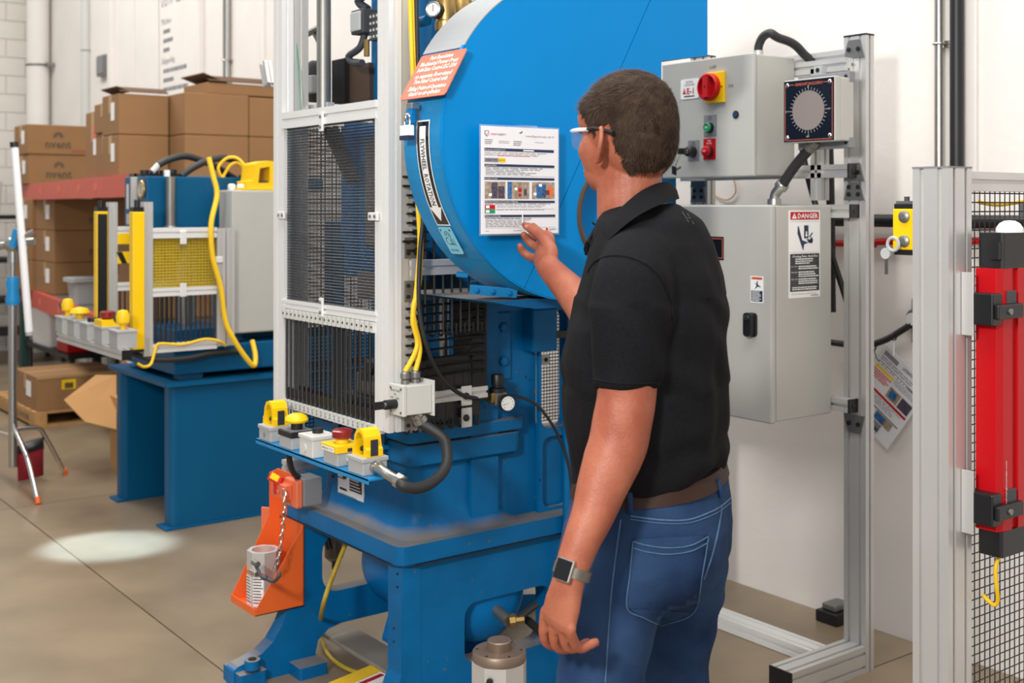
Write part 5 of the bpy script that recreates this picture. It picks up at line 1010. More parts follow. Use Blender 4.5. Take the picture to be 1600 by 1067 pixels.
q = onY(264, 320, 5.84); b = B(); b.cyl((q.x, 5.82, 1.44), (q.x, 5.82, 1.73), .024, 'dullsteel', 18); b.lathe((q.x, 5.82, 1.42), Z_, ((.036, 0), (.036, .05), (.03, .06)), 'dullsteel', 18); b.build('cylinder', SP)
B().cyl((2.35, 5.95, .90), (2.35, 5.95, 1.465), .03, 'steel', 16).build('ram', SP)
B().box(2.2, 2.5, 5.72, 6.2, .885, .96, 'standblue').build('bolster', SP, bevel=.004)
# valves and hoses on the head
b = B(); 
for i in range(4): b.cyl((2.15 + i * .05, 6.0, 1.731), (2.15 + i * .05, 6.0, 1.765 + .006 * (i % 2)), .022, 'black', 10)
b.box(2.12, 2.36, 5.97, 6.03, 1.731, 1.748, 'black'); b.build('valve_block', SP)
b = B(); q = onY(261, 268, 5.9); b.cyl((q.x, 5.9, 1.731), (q.x, 5.9, 1.765), .016, 'white', 12); b.build('white_fitting', SP, label='white fitting')
b = B(); b.cyl(onY(238, 268, 5.95), onY(248, 257, 5.95), .016, 'lightgray', 10); b.build('hose_end', SP)
hose('hydraulic_hose', [onY(247, 258, 5.95), onY(265, 249, 5.95), onY(290, 244, 5.95), onY(318, 252, 5.95), onY(340, 262, 5.95), onY(362, 276, 5.96), onY(372, 282, 5.97)], .018, 'rubber', 'left black hose arching over the top of the small blue press')
hose('hydraulic_hose', [onY(284, 275, 5.88), onY(300, 263, 5.88), onY(325, 251, 5.88), onY(350, 247, 5.88), onY(370, 252, 5.9), onY(383, 262, 5.92), onY(384, 280, 5.95)], .018, 'rubber', 'right black hose arching over the top of the small blue press')
# grey cabinet at its side
GC = B().box(2.464, 3.0, 5.625, 5.79, .933, 1.662, 'grayenc').build('side_cabinet', SP, bevel=.008, label='tall grey side cabinet')
B().box(2.462, 2.466, 5.64, 5.70, .95, 1.64, 'totegray').build('cabinet_door', GC)
for px in (362, 376): q = onY(px, 287, 5.7); B().lathe((q.x, 5.7, 1.662), Z_, ((.016, 0), (.02, .01), (.02, .025), (.01, .032)), 'white', 12).build('gland', GC)
# aluminium guard box of the small press
gx0, gy0, gy1, gx1 = 2.03, 5.55, 6.10, 2.40
GB = root('press_guard', (2.2, 5.8, .88), 'aluminium guard frame with yellow film and rods around the small background press', 'guard')
for x, y, z0, z1 in ((gx0 - .045, gy0 - .0, .862, 1.60), (gx0 - .045, gy1 - .045, .885, 1.60)): B().alu('z', x, x + .045, y, y + .045, z0, z1).build('post', GB)
for y in (gy0, gy1 - .045):
    for xx in (gx1 - .045, gx1 + .003): B().alu('z', xx, xx + .043, y, y + .045, .885, 1.47).build('rear_post', GB)
    for z0, z1 in ((1.425, 1.475), (1.145, 1.185), (.875, .915)):
        B().alu('x', gx0, gx1 - .047, y, y + .045, z0, z1, 'alubright').build('rail', GB)
for y in (gy0 + .02,):
    b = B()
    for i in range(17): z = 1.187 + i * .0142; b.cyl((gx0, y, z), (gx1 - .045, y, z), .003, 'oldyellow', 4)
    for i in range(20): x = gx0 + .008 + i * .0165; b.cyl((x, y + .003, 1.185), (x, y + .003, 1.425), .003, 'oldyellow', 4)
    b.build('wire_mesh', GB, kind='stuff')
B().box(gx0, gx1 - .046, gy0 + .03, gy0 + .034, 1.185, 1.425, 'yellowfilm').build('yellow_screen', GB)
for y in (gy0 + .02, gy1 - .02):
    for i in range(13): x = gx0 + .02 + i * .025; B().cyl((x, y, .90), (x, y, 1.16), .0045, 'blackrod', 6).build('rod', GB)
for q, zz in ((286, 1.43), (286, 1.175)): p = onY(q, 366, gy0); B().box(p.x - .016, p.x + .016, gy0 - .008, gy0, zz - .035, zz + .03, 'alubright').build('latch', GB, bevel=.002)
q = onY(327, 408, gy0); B().box(gx1 - .065, gx1 - .02, gy0 - .008, gy0, 1.30, 1.33, 'alubright').build('latch', GB, bevel=.002)
B().box(gx0, gx1, gy1 - .05, gy1 - .03, 1.385, 1.44, 'yellow').build('yellow_bar', GB)
hb = B().box(gx0, gx1, gy1 - .05, gy1 - .03, 1.285, 1.345, 'yellow').build('hazard_bar', GB)
for i in range(5): x = gx0 + .02 + i * .075; B().prism([(x, 1.2855), (x + .028, 1.2855), (x, 1.3445), (x - .028, 1.3445)], 'y', gy1 - .052, gy1 - .05, 'black').build('stripe', hb)
def curtain(y, label):
    rt = root('light_curtain', (1.94, y + .03, .9), label, 'sensor')
    B().box(1.925, 1.983, y, y + .05, .90, 1.553, 'yellow').build('housing', rt, bevel=.004)
    B().box(1.93, 1.978, *((y - .002, y) if y > 5.8 else (y + .05, y + .052)), .92, 1.54, 'black').build('window', rt)
    B().box(1.928, 1.98, y + .003, y + .047, 1.553, 1.575, 'black').build('end_cap', rt); B().box(1.928, 1.98, y + .003, y + .047, .888, .90, 'black').build('end_cap', rt)
    b = B(); b.cyl((1.955, y + .025, 1.575), (1.955, y + .025, 1.61), .014, 'black', 10); b.build('connector', rt); return rt
curtain(5.53, 'nearer yellow light curtain bar at the front of the small press')
curtain(6.06, 'farther yellow light curtain bar with black window on the small press')
# its two-hand control
zt = .93; X = 1.80
S2 = station('two_hand_control', X, [5.34, 6.20], zt, 1, 'aluminium bar of grey button boxes in front of the small background press', False)
ys2 = [6.185, 5.985, 5.78, 5.56, 5.345]
def knob(o, c, m):
    b = B(); b.lathe(c, Z_, ((.014, 0), (.014, .02), (.03, .03), (.032, .06), (.022, .085), (0, .09)), m, 18); return b.build('palm_knob', o)
for i, y in enumerate(ys2):
    o, c = boxy(S2, X - .01, y, zt, D=.09, W=.115, H=.085)
    if i in (0, 4): knob(o, c, 'yellow'); b = B(); b.cyl(c + V((0, .02, .05)), c + V((0, .045, .05)), .03, 'black', 16); b.build('knob_back', o)
    if i == 1: b = B(); b.lathe(c, Z_, ((.02, 0), (.02, .02), (.05, .03), (.04, .05), (0, .06)), 'yellow', 20); b.build('mushroom_button', o)
    if i == 2: b = B(); b.cyl(c, c + Z_ * .02, .025, 'black', 14); b.build('push_button', o)
    if i == 3: b = B(); b.box(c.x - .045, c.x + .045, c.y - .055, c.y + .055, c.z, c.z + .03, 'yellow'); b.build('yellow_cover', o); b = B(); b.lathe(c + Z_ * .03, Z_, ((.02, 0), (.035, .01), (.035, .035), (.02, .04)), 'darkred', 16); b.build('emergency_stop', o)
for y in (5.6, 6.1): B().box(X + .03, 2.2, y, y + .03, zt - .05, zt - .046, 'alu').build('support_arm', S2)
hose('cable', [onY(326, 246, 5.60), onY(333, 275, 5.58), onY(339, 305, 5.56), onY(330, 350, 5.53), onY(332, 400, 5.53), onY(345, 450, 5.53), onY(352, 500, 5.53), onY(365, 530, 5.52), onY(385, 560, 5.52), onY(397, 571, 5.53), onY(399, 555, 5.56), onY(394, 532, 5.60)], .013, 'cableyellow', 'thick yellow cable hanging over the guard and grey cabinet of the small press', 'cable')
hose('cable', [onY(215, 568, 5.5), onY(225, 573, 5.5), onY(236, 568, 5.52), onY(243, 545, 5.535), onY(250, 537, 5.535), onY(285, 538, 5.535), onY(320, 530, 5.535), onY(342, 533, 5.535), onY(352, 540, 5.56)], .007, 'cableyellow', 'thin yellow cable draped along the bottom rail of the background guard', 'cable')
hose('cable', [onY(195, 545, 5.6), onY(215, 555, 5.58), onY(245, 562, 5.56), onY(290, 560, 5.56), onY(330, 552, 5.57), onY(380, 548, 5.6)], .014, 'rubber', 'black cable sagging below the guard of the small background press', 'cable')
FP = root('foot_pedal', onY(405, 290, 5.72), 'yellow guarded foot pedal lying on the grey cabinet of the small press', 'pedal')
q0 = onY(383, 252, 5.7); xx = q0.x; b = B()
prf = [(xx, 1.672), (xx, 1.71), (xx + .02, 1.71), (xx + .03, 1.80), (xx + .10, 1.815), (xx + .28, 1.80), (xx + .30, 1.70), (xx + .30, 1.672)]
b.prism([prf, [(xx + .045, 1.70), (xx + .055, 1.775), (xx + .11, 1.785), (xx + .11, 1.70)]], 'y', 5.64, 5.80, 'yellow'); b.build('pedal_hood', FP, bevel=.006)
B().box(xx - .05, xx + .30, 5.63, 5.81, 1.662, 1.674, 'yellow').build('base_plate', FP, bevel=.002)
B().prism([(xx + .04, 1.68), (xx + .12, 1.70), (xx + .12, 1.715), (xx + .04, 1.69)], 'y', 5.66, 5.78, 'darkgray').build('treadle', FP)
hose('cable', [onY(385, 262, 5.8), onY(372, 248, 5.82), onY(358, 246, 5.84), onY(346, 254, 5.86), onY(341, 264, 5.86), onY(347, 277, 5.86), onY(352, 270, 5.86), onY(360, 258, 5.85), onY(372, 255, 5.84), onY(385, 268, 5.82)], .008, 'cableyellow', 'yellow coiled cord of the foot pedal on the small press', 'cable')
# ------------------------------------------------------------------ pallet rack with cartons
RK = root('pallet_rack', (2.9, 9.0, 0), 'red beamed pallet rack with dark green uprights along the far wall', 'rack')
def rx(y): return 2.44 + .1157 * (y - 7.18)
ya, yb = 6.9, 11.35
def beam(z0, z1, off=0):
    b = B(); x0, x1 = rx(ya) + off, rx(yb) + off
    b.prism([(x0, ya), (x0 + .05, ya), (x1 + .05, yb), (x1, yb)], 'z', z0, z1, 'rackred'); return b.build('beam', RK, bevel=.004)
for z1 in (1.775, .845):
    bm_ = beam(z1 - .14, z1); beam(z1 - .14, z1, .72)
    b = B(); b.prism([(rx(ya) + .02, ya), (rx(ya) + .74, ya), (min(rx(yb) + .74, WX - .08), yb), (rx(yb) + .02, yb)], 'z', z1 - .02, z1 - .005, 'dullsteel'); b.build('deck', RK)
    for y in (8.0, 8.6, 9.4, 10.3): c = B(); c.cyl((rx(y) - .004, y, z1 - .07), (rx(y), y, z1 - .07), .03, 'salmon', 12); c.build('rivet', bm_)
for y in (ya, yb):
    for off in (0, .66): B().box(rx(y) + off, rx(y) + off + .07, y - .0, y + .08, 0, 1.772, 'rackgreen').build('upright', RK)
def carton(x0, y0, z0, w_, d, h, label, group=None, printed=0, m='cardboard', rz=0, flaps=0, tape=True):
    c = V((x0 + w_ / 2, y0 + d / 2, z0)); rt = root('carton', c, label, 'box', group)
    bd = B().box(x0, x0 + w_, y0, y0 + d, z0, z0 + h, m).build('carton_body', rt, bevel=.006)
    if tape:
        b = B(); b.box(x0 - .001, x0 + w_ + .001, y0 + d / 2 - .03, y0 + d / 2 + .03, z0 + h, z0 + h + .001, 'cardtape'); b.box(x0 - .0015, x0, y0 + d / 2 - .03, y0 + d / 2 + .03, z0 + h * .55, z0 + h, 'cardtape'); b.build('tape', bd)
        b = B(); b.box(x0 - .0025, x0 - .001, y0 + d * .25, y0 + d * .45, z0 + h * .35, z0 + h * .8, 'white'); b.build('shipping_label', bd)
    if printed:
        b = B(); f = F((x0 + w_ * .5, y0, z0 + h * .5), X_, Z_, b, .002); k = min(h, .27)
        f.txt('nvent', 0, -k * .28, k * .27, 'boxprint', k * .85, 'C')
        for a in range(0, 181, 30): c_, s_ = math.cos(R(a)), math.sin(R(a)); f.poly([(c_ * k * .06 - s_ * .004, k * .1 + s_ * k * .06 + c_ * .004), (c_ * k * .06 + s_ * .004, k * .1 + s_ * k * .06 - c_ * .004), (c_ * k * .17 + s_ * .008, k * .1 + s_ * k * .17 - c_ * .008), (c_ * k * .17 - s_ * .008, k * .1 + s_ * k * .17 + c_ * .008)], 'boxprint')
        f.rect(w_ * .22, w_ * .48, -k * .42, -k * .34, 'boxprintred'); b.build('print', bd)
    if flaps:
        b = B(); b.obox((x0 + w_ / 2, y0 + d * .1, z0 + h + .03), X_, V((0, .9, .35)), V((0, -.35, .9)), w_ * .48, d * .14, .003, 'cardflap'); b.obox((x0 + w_ * .1, y0 + d / 2, z0 + h + .03), V((.9, 0, -.3)), Y_, V((.3, 0, .9)), w_ * .14, d * .48, .003, 'cardflap'); b.build('flap', rt)
    return rt
G1 = 'cartons on the top of the rack'
zd = 1.776
carton(2.86, 10.87, zd, .52, .45, .262, 'lower printed carton at the far left end of the rack top', G1, 1)
carton(2.85, 10.86, zd + .265, .52, .45, .262, 'upper printed carton at the far left end of the rack top', G1, 1)
carton(2.66, 8.30, zd, .6, .32, .47, 'tall carton with taped orange label beside the plain cartons on rack top', G1)
carton(2.62, 7.93, zd, .6, .34, .30, 'lower half size carton squeezed behind the first plain cartons on rack top', G1)
carton(2.61, 7.93, zd + .303, .6, .34, .20, 'flat taped carton lying on the half size carton on rack top', G1)
b = B(); b.box(2.656, 2.659, 8.34, 8.44, zd + .28, zd + .38, 'salmon'); b.build('shipping_label', label='orange label on the tall carton on the rack top', cat='label')
carton(2.55, 7.585, zd, .33, .33, .265, 'plain lower carton left of the big plain cartons on rack top', G1)
carton(2.55, 7.585, zd + .268, .33, .33, .262, 'plain upper carton with raised flap left of the big cartons on rack top', G1, flaps=1)
carton(2.89, 7.33, zd, .44, .42, .265, 'big plain lower carton in the middle of the rack top', G1, tape=False)
carton(2.89, 7.33, zd + .268, .44, .42, .27, 'big plain upper carton in the middle of the rack top', G1, tape=False)
carton(3.335, 7.33, zd, .38, .42, .265, 'plain lower carton nearest the press at the right of the rack top', G1, tape=False)
carton(3.335, 7.33, zd + .268, .38, .42, .262, 'plain upper carton nearest the press at the right of the rack top', G1, tape=False)
carton(3.05, 7.36, zd + .54, .65, .40, .075, 'low open carton with dark flap lying on top of the big plain cartons', G1, flaps=1, tape=False)
G2 = 'cartons on the middle shelf of the rack'
zs = .842
for i, nm in enumerate(('lowest', 'middle', 'topmost')):
    carton(2.86, 10.10, zs + .268 * i, .8, .55, .265, nm + ' printed carton of the front stack on the middle rack shelf', G2, 1)
    carton(2.83, 10.68, zs + .268 * i, .7, .5, .265, nm + ' carton of the rear stack on the middle rack shelf', G2)
carton(2.74, 8.12, zs, .75, .4, .22, 'low brown carton on the middle shelf behind the yellow light curtain', G2)
carton(2.72, 7.5, zs, .75, .6, .52, 'large brown carton on the middle shelf behind the small press', G2)
TB = root('tote', (2.72, 9.0, zs), 'grey plastic tote on the middle shelf of the red rack', 'tote'); b = B(); q = onX(98, 462, 2.66); y1_ = q.y
b.loft([[V((x, y, zs)) for x, y in rrect(2.70, 3.2, 9.0, y1_ - .02, .03)], [V((x, y, zs + .19)) for x, y in rrect(2.68, 3.22, 8.98, y1_, .03)]], 'totegray', False); b.build('tote_body', TB)
b = B(); b.prism([rrect(2.66, 3.24, 8.96, y1_ + .02, .03), rrect(2.70, 3.2, 9.0, y1_ - .02, .03)], 'z', zs + .17, zs + .20, 'totegray'); b.build('rim', TB, bevel=.003)
# floor level: bins, pallet and the flat carton
b = B(); q = onX(68, 503, 3.0); b.loft([[V((x, y, q.z - .2)) for x, y in rrect(2.98, 3.3, q.y - .25, q.y + .28, .03)], [V((x, y, q.z + .12)) for x, y in rrect(2.95, 3.33, q.y - .3, q.y + .33, .03)]], 'white', False); b.box(2.95, 3.4, q.y - .9, q.y + .45, q.z - .24, q.z - .2, 'black')
WB_ = b; LT = root('low_cart', (3.15, q.y - .2, 0), 'low black cart with white bin under the middle shelf of the rack', 'cart'); b.build('tray', LT)
for dx in (.0, .38):
    for dy in (-.85, .38): B().cyl((2.99 + dx, q.y + dy, 0), (2.99 + dx, q.y + dy, q.z - .24), .02, 'black', 8).build('leg', LT)
b = B(); b.box(2.97, 3.3, q.y - .8, q.y - .5, q.z - .2, q.z + .1, 'red'); b.build('parts_bin', label='red plastic bin on the low black cart under the rack', cat='bin', bevel=.01)
px0, py0_ = 2.33, 8.72
PL = root('pallet', (2.75, 9.4, 0), 'wooden pallet on the floor in front of the red rack', 'pallet')
for i in range(3):
    r_ = B().box(px0 + i * .44, px0 + i * .44 + .09, py0_, py0_ + 1.2, 0.02, .10, 'wood').build('runner', PL)
    if i == 0:
        b = B(); f = F((px0, py0_ + 1.0, .03), -Y_, Z_, b, .003); f.txt('00110018', .45, .015, .045, 'ink', .42); b.build('stencil', r_)
for i in range(8): B().box(px0, px0 + .97, py0_ + i * .15, py0_ + i * .15 + .11, .10, .118, 'wood').build('board', PL)
for i in range(3): B().box(px0, px0 + .97, py0_ + i * .54, py0_ + i * .54 + .11, 0, .02, 'wood').build('board', PL)
fc = carton(2.354, 8.73, .118, .62, .62, .245, 'wide flat carton with yellow label on the wooden pallet', None)
b = B(); b.box(2.35, 2.98, 8.726, 8.73, .345, .366, 'cardtape'); q0, q1 = onY(97, 594, 8.72), onY(119, 607, 8.72); b.box(q0.x, q1.x, 8.727, 8.73, q1.z, q0.z, 'yellow'); f = F((q0.x, 8.727, q1.z), X_, Z_, b, .002); f.lines(.02, (q1.x - q0.x) * .9, (q0.z - q1.z) * .7, 1, .1, .04, 'ink'); b.build('label_strip', fc)
OB = root('open_carton', onZ(165, 668, 0), 'open light brown carton with spread flaps beside the left leg of the blue stand', 'box')
pp = [onD(182, 587, 7.3), onD(150, 587, 7.3), onD(100, 626, 7.0), onD(133, 660, 6.9), onD(182, 672, 6.9)]
b = B(); n_ = (pp[1] - pp[0]).cross(pp[2] - pp[1]).normalized() * .006; m_ = len(pp); b.add(pp + [p + n_ for p in pp], [tuple(range(m_)), tuple(range(2 * m_ - 1, m_ - 1, -1))] + [(i, (i + 1) % m_, m_ + (i + 1) % m_, m_ + i) for i in range(m_)], 'cardlight'); b.build('flap', OB)
q = onZ(182, 640, 0); b = B(); b.box(2.35, 2.75, 6.75, 7.15, 0, .44, 'cardlight'); b.build('carton_body', OB, bevel=.004)
q = onD(166, 572, 7.6); b = B(); b.box(2.40, 2.75, 6.78, 7.1, .441, .66, 'cardlight'); o = b.build('carton', label='small light carton with white tape standing on the open light brown carton', cat='box', bevel=.004)
b = B(); b.box(2.397, 2.40, 6.90, 6.98, .441, .66, 'white'); b.build('tape', o)
# shelf unit at the far left edge
SU = root('shelf_unit', (2.6, 12.6, 0), 'black steel shelf unit with white bins by the far left corner', 'shelf')
for z in (1.80 - .35, 1.02, .62, .3): B().box(2.0, 3.6, 12.3, 12.9, z, z + .04, 'matteblack').build('shelf_board', SU)
for x in (2.0, 3.56):
    for y in (12.3, 12.86): B().box(x, x + .04, y, y + .04, 0, 1.9, 'matteblack').build('upright', SU)
for i, (x0, x1, z0, z1, m, t) in enumerate(((2.25, 2.6, 1.49, 1.80, 'white', 'tall white bin on the top board of the black shelf unit'), (2.65, 3.0, 1.49, 1.82, 'lightgray', 'pale grey bin on the top board of the black shelf unit'), (2.2, 2.7, 1.06, 1.28, 'cardboard', 'brown carton on the second board of the black shelf unit'), (2.2, 2.7, .66, .78, 'photoblue', 'blue tray on the third board of the black shelf unit'), (2.2, 2.7, .34, .54, 'white', 'white bin on the lowest board of the black shelf unit'))):
    b = B(); b.loft([[V((x, y, z0)) for x, y in rrect(x0 + .02, x1 - .02, 12.34, 12.78, .03)], [V((x, y, z1)) for x, y in rrect(x0, x1, 12.32, 12.8, .03)]], m, False); b.build('bin', label=t, cat='bin')
# ------------------------------------------------------------------ photographer's light stand with a tube lamp and sandbag
c0 = onD(20, 735, 6.7); c0.z = 0
LS_ = root('light_stand', (c0.x, c0.y, 0), 'chrome studio light stand with bent legs at the left edge', 'stand')
b = B(); b.cyl((c0.x, c0.y, .10), (c0.x, c0.y, 1.05), .024, 'steel', 16); b.cyl((c0.x, c0.y, 1.05), (c0.x, c0.y, 1.40), .017, 'steel', 14); b.build('column', LS_)
zj = .30
for k, q in enumerate(((60, 787, 6.26), (103, 741, 6.96), (-60, 700, 7.5))):
    e = onD(*q); e.z = .0; d = (e - c0); d.z = 0; L = d.length; d.normalize(); t_ = V((c0.x, c0.y, 0))
    pts = [t_ + Z_ * (zj + .04 - k * .03), t_ + d * L * .45 + Z_ * (zj - .06 + (.06 if k == 1 else 0)), t_ + d * L * .62 + Z_ * (zj - .11 + (.04 if k == 1 else 0)), t_ + d * L * .96 + Z_ * .02]
    b = B(); b.tube(smooth_path(pts, 4), .0135, 'chrome', 10); lg_ = b.build('leg', LS_); b = B(); b.cyl(pts[-1] + Z_ * .012, t_ + d * L, .015, 'orange', 10); b.build('rubber_foot', lg_)
b = B(); b.lathe((c0.x, c0.y, 1.02), Z_, ((.035, 0), (.04, .03), (.03, .08), (.036, .12), (.03, .16)), 'clampblue', 14); b.build('locking_collar', LS_, label='blue locking collar')
b = B(); h0 = V((c0.x, c0.y, 1.36)); b.ell(h0, X_, Y_, Z_, .05, .05, .045, 'steel', 14, 8); b.cyl(h0 - Y_ * -.0 + V((-.13, .1, -.02)), h0 + V((.1, -.07, .02)), .022, 'steel', 12); b.cyl(h0 + V((0, 0, -.1)), h0, .03, 'steel', 12); b.build('grip_head', LS_)
q = onD(27, 372, 6.65); b = B(); b.cyl(q - V((.02, -.02, .05)), q + V((.0, .0, .05)), .022, 'clampblue', 12); b.build('clamp_knob', LS_, label='blue clamp knob'); b = B(); b.tube([q, onD(44, 367, 6.6), onD(54, 362, 6.6)], .018, 'steel', 10); b.build('arm', LS_)
TL = root('tube_light', onD(34, 372, 6.55), 'long white tube light clamped slanting on the studio stand', 'lamp')
t0, t1 = onD(22, 222, 6.6), onD(46, 524, 6.6); d = (t1 - t0).normalized(); b = B(); b.cyl(t0 + d * .03, t1 - d * .02, .021, 'tube', 16); b.build('tube', TL); b = B(); b.cyl(t0, t0 + d * .03, .023, 'black', 14); b.cyl(t1 - d * .02, t1, .02, 'totegray', 14); b.build('end_cap', TL)
SBG = root('sandbag', onD(48, 700, 6.8), 'dark red sandbag with black strap hung on the light stand leg', 'sandbag')
q0, q1, q2, q3 = onD(26, 700, 6.75), onD(68, 688, 6.85), onD(68, 742, 6.85), onD(28, 752, 6.75)
def sack(a, b_, c, d_, th, m):
    bb = B(); n = (b_ - a).cross(d_ - a).normalized(); rings = []
    for i in range(9):
        t = i / 8; l, r_ = a.lerp(d_, t), b_.lerp(c, t); w_ = th * (.35 + .65 * math.sin(math.pi * min(1, t * .9 + .08)))
        rings.append([l.lerp(r_, .5 + .5 * math.cos(R(g_))) + n * w_ * math.sin(R(g_)) for g_ in range(0, 360, 30)])
    return bb.loft(rings, m)
sack(q0, q1, q2, q3, .05, 'bagred').build('bag', SBG); sack(q0 + Z_ * .01, q1 + Z_ * .02, q1.lerp(q2, .25) + X_ * .004, q0.lerp(q3, .25), .056, 'black').build('strap', SBG)
# ------------------------------------------------------------------ the man
def cv(r, d, z=0): return V((CA * r + SA * d, -SA * r + CA * d, z))         # a direction given as right, forward, up of the view
def dpx(px, d): return (px - 800) / FPX * d
PM = root('person', C(.29, 2.4, 0), 'man in black polo shirt and jeans reading and holding the sheet on the cover', 'person')
def blob(b, voxel, it, fac=.5, fn=None):
    "fuse the overlapping shells of b into one continuous surface; returns verts, faces"
    me = bpy.data.meshes.new('tmp'); me.from_pydata(b.v, [], b.f); bm = bmesh.new(); bm.from_mesh(me); bmesh.ops.recalc_face_normals(bm, faces=bm.faces); bm.to_mesh(me); bm.free()
    o = bpy.data.objects.new('tmp', me); COL.objects.link(o)
    m = o.modifiers.new('r', 'REMESH'); m.mode = 'VOXEL'; m.voxel_size = voxel
    if it: q = o.modifiers.new('s', 'SMOOTH'); q.iterations = it; q.factor = fac
    dg = bpy.context.evaluated_depsgraph_get(); e = bpy.data.meshes.new_from_object(o.evaluated_get(dg))
    vs = [v.co.copy() for v in e.vertices]; ns = [v.normal.copy() for v in e.vertices]; fs = [tuple(p.vertices) for p in e.polygons]
    bpy.data.objects.remove(o); bpy.data.meshes.remove(me); bpy.data.meshes.remove(e)
    if fn: vs = [fn(p, n) for p, n in zip(vs, ns)]
    return vs, fs
def ringE(c, A, Bv, a, b_, n=28, pw=2.3):
    out = []
    for k in range(n):
        t = 2 * math.pi * k / n; cx, sx = math.cos(t), math.sin(t)
        out.append(c + A * a * math.copysign(abs(cx) ** (2 / pw), cx) + Bv * b_ * math.copysign(abs(sx) ** (2 / pw), sx))
    return out
# torso frame: he faces left and a little away
FB_ = cv(-.951, .309); SB_ = cv(.309, .951)          # chest direction, towards his right shoulder
def trow(y, l, r_, d=2.4, ratio=1.4, tilt=0., grow=0.):
    cxx = dpx((l + r_) / 2, d); hl = dpx(800 + (r_ - l) / 2, d) + grow; z = CH - (y - HZ) / FPX * d
    b_ = hl / math.sqrt((.309 * ratio) ** 2 + .951 ** 2); rg = ringE(C(cxx, d, z), FB_, SB_, b_, b_ * ratio)
    if tilt: rg = [p + Z_ * tilt * ((p - C(cxx, d, z)).dot(cv(1, 0))) for p in rg]
    return rg
rows = [(318, 962, 1060, 1.15), (330, 944, 1078, 1.2), (345, 932, 1096, 1.38), (380, 922, 1116, 1.5), (430, 908, 1132, 1.5), (474, 894, 1139, 1.42), (505, 883, 1141, 1.38), (560, 878, 1142, 1.35), (640, 881, 1142, 1.32), (690, 887, 1141, 1.32), (718, 894, 1138, 1.33), (739, 901, 1131, 1.33)]
b = B()
b.loft([trow(y, l, r_, ratio=q, tilt=.0 if y < 600 else .10 * (y - 600) / 140) for y, l, r_, q in rows], 'shirt')
def chain(b, pts, m='skin', seg=16, sub=4, flat=1.):
    P = smooth_path([p for p, r_ in pts], sub); rs = []
    for i in range(len(pts) - 1):
        for k in range(sub): rs.append(pts[i][1] + (pts[i + 1][1] - pts[i][1]) * k / sub)
    rs.append(pts[-1][1]); b.tube(P, rs, m, seg * 2, True, True, flat)
# sleeves
chain(b, [(onD(1012, 388, 2.33), .045), (onD(1000, 408, 2.262), .072), (onD(990, 440, 2.22), .080), (onD(984, 488, 2.20), .080), (onD(982, 540, 2.19), .072), (onD(980, 608, 2.18), .059)], 'shirt', 20)
RSH = C(.335, 2.56, 1.475); REL = C(.20, 2.85, 1.312)
chain(b, [(C(.30, 2.48, 1.49), .05), (RSH, .075), (RSH.lerp(REL, .35), .076), (RSH.lerp(REL, .75), .064)], 'shirt', 20)
def cloth(p, n):
    q = p * 7; k = NZ.noise(V((q.x, q.y, q.z * .45))) * .008
    k += NZ.noise(V((p.x * 18, p.y * 18, p.z * 7 + 3))) * .005
    z = p.z
    if z < 1.2: k += math.sin((z * 55) + NZ.noise(p * 9) * 5) * .0040 * max(0, min(1, (1.2 - z) / .10))
    if 1.22 < z < 1.40: k += math.sin((p - C(.2, 2.3, 1.3)).dot(cv(.6, .1, .75)) * 70 + NZ.noise(p * 7) * 4) * .0032
    return p + n * k
vs, fs = blob(b, .0075, 5, .5, cloth)
sb = B(); sb.add(vs, fs, 'shirt', True); shirt = sb.build('polo_shirt', PM)
# seams: armhole seam and sleeve hem as raised cords, draped on the shirt
def bvh(o):
    d = o.data; off = WL[o.name]; return BVHTree.FromPolygons([v.co + off for v in d.vertices], [tuple(p.vertices) for p in d.polygons])
def drape(tree, px, py, lift=.002):
    k = ray(px, py).normalized(); h = tree.ray_cast(V((0, 0, CH)), k)
    return None if h[0] is None else h[0] - k * lift
def seam(tree, pts, r, m, name, parent, lift=.0012, n=6, label=None):
    P = smooth_path([V((x, y, 0)) for x, y in pts], n); Q = [drape(tree, p.x, p.y, lift) for p in P]; Q = [q for q in Q if q]
    if len(Q) < 2: return
    b = B(); b.tube(Q, r, m, 6); return b.build(name, parent, label)
ts = bvh(shirt)
seam(ts, [(918, 425), (930, 408), (955, 399), (985, 402), (1015, 416), (1036, 440), (1048, 470), (1050, 500)], .0022, 'shirt', 'armhole_seam', shirt)
seam(ts, [(928, 592), (950, 597), (985, 600), (1030, 598)], .0016, 'shirt', 'sleeve_hem', shirt)
b = B()
for t in range(2):
    P = [drape(ts, 1066 + t * 8, 331 + t * 3), drape(ts, 1076 + t * 8, 347 + t * 3)]
    if all(P): b.tube(P, .0009, 'darkgray', 5)
P = [drape(ts, 1071, 340), drape(ts, 1079, 341)]
if all(P): b.tube(P, .0009, 'darkgray', 5)
if b.v: b.build('emblem', shirt, label='small grey embroidered emblem')
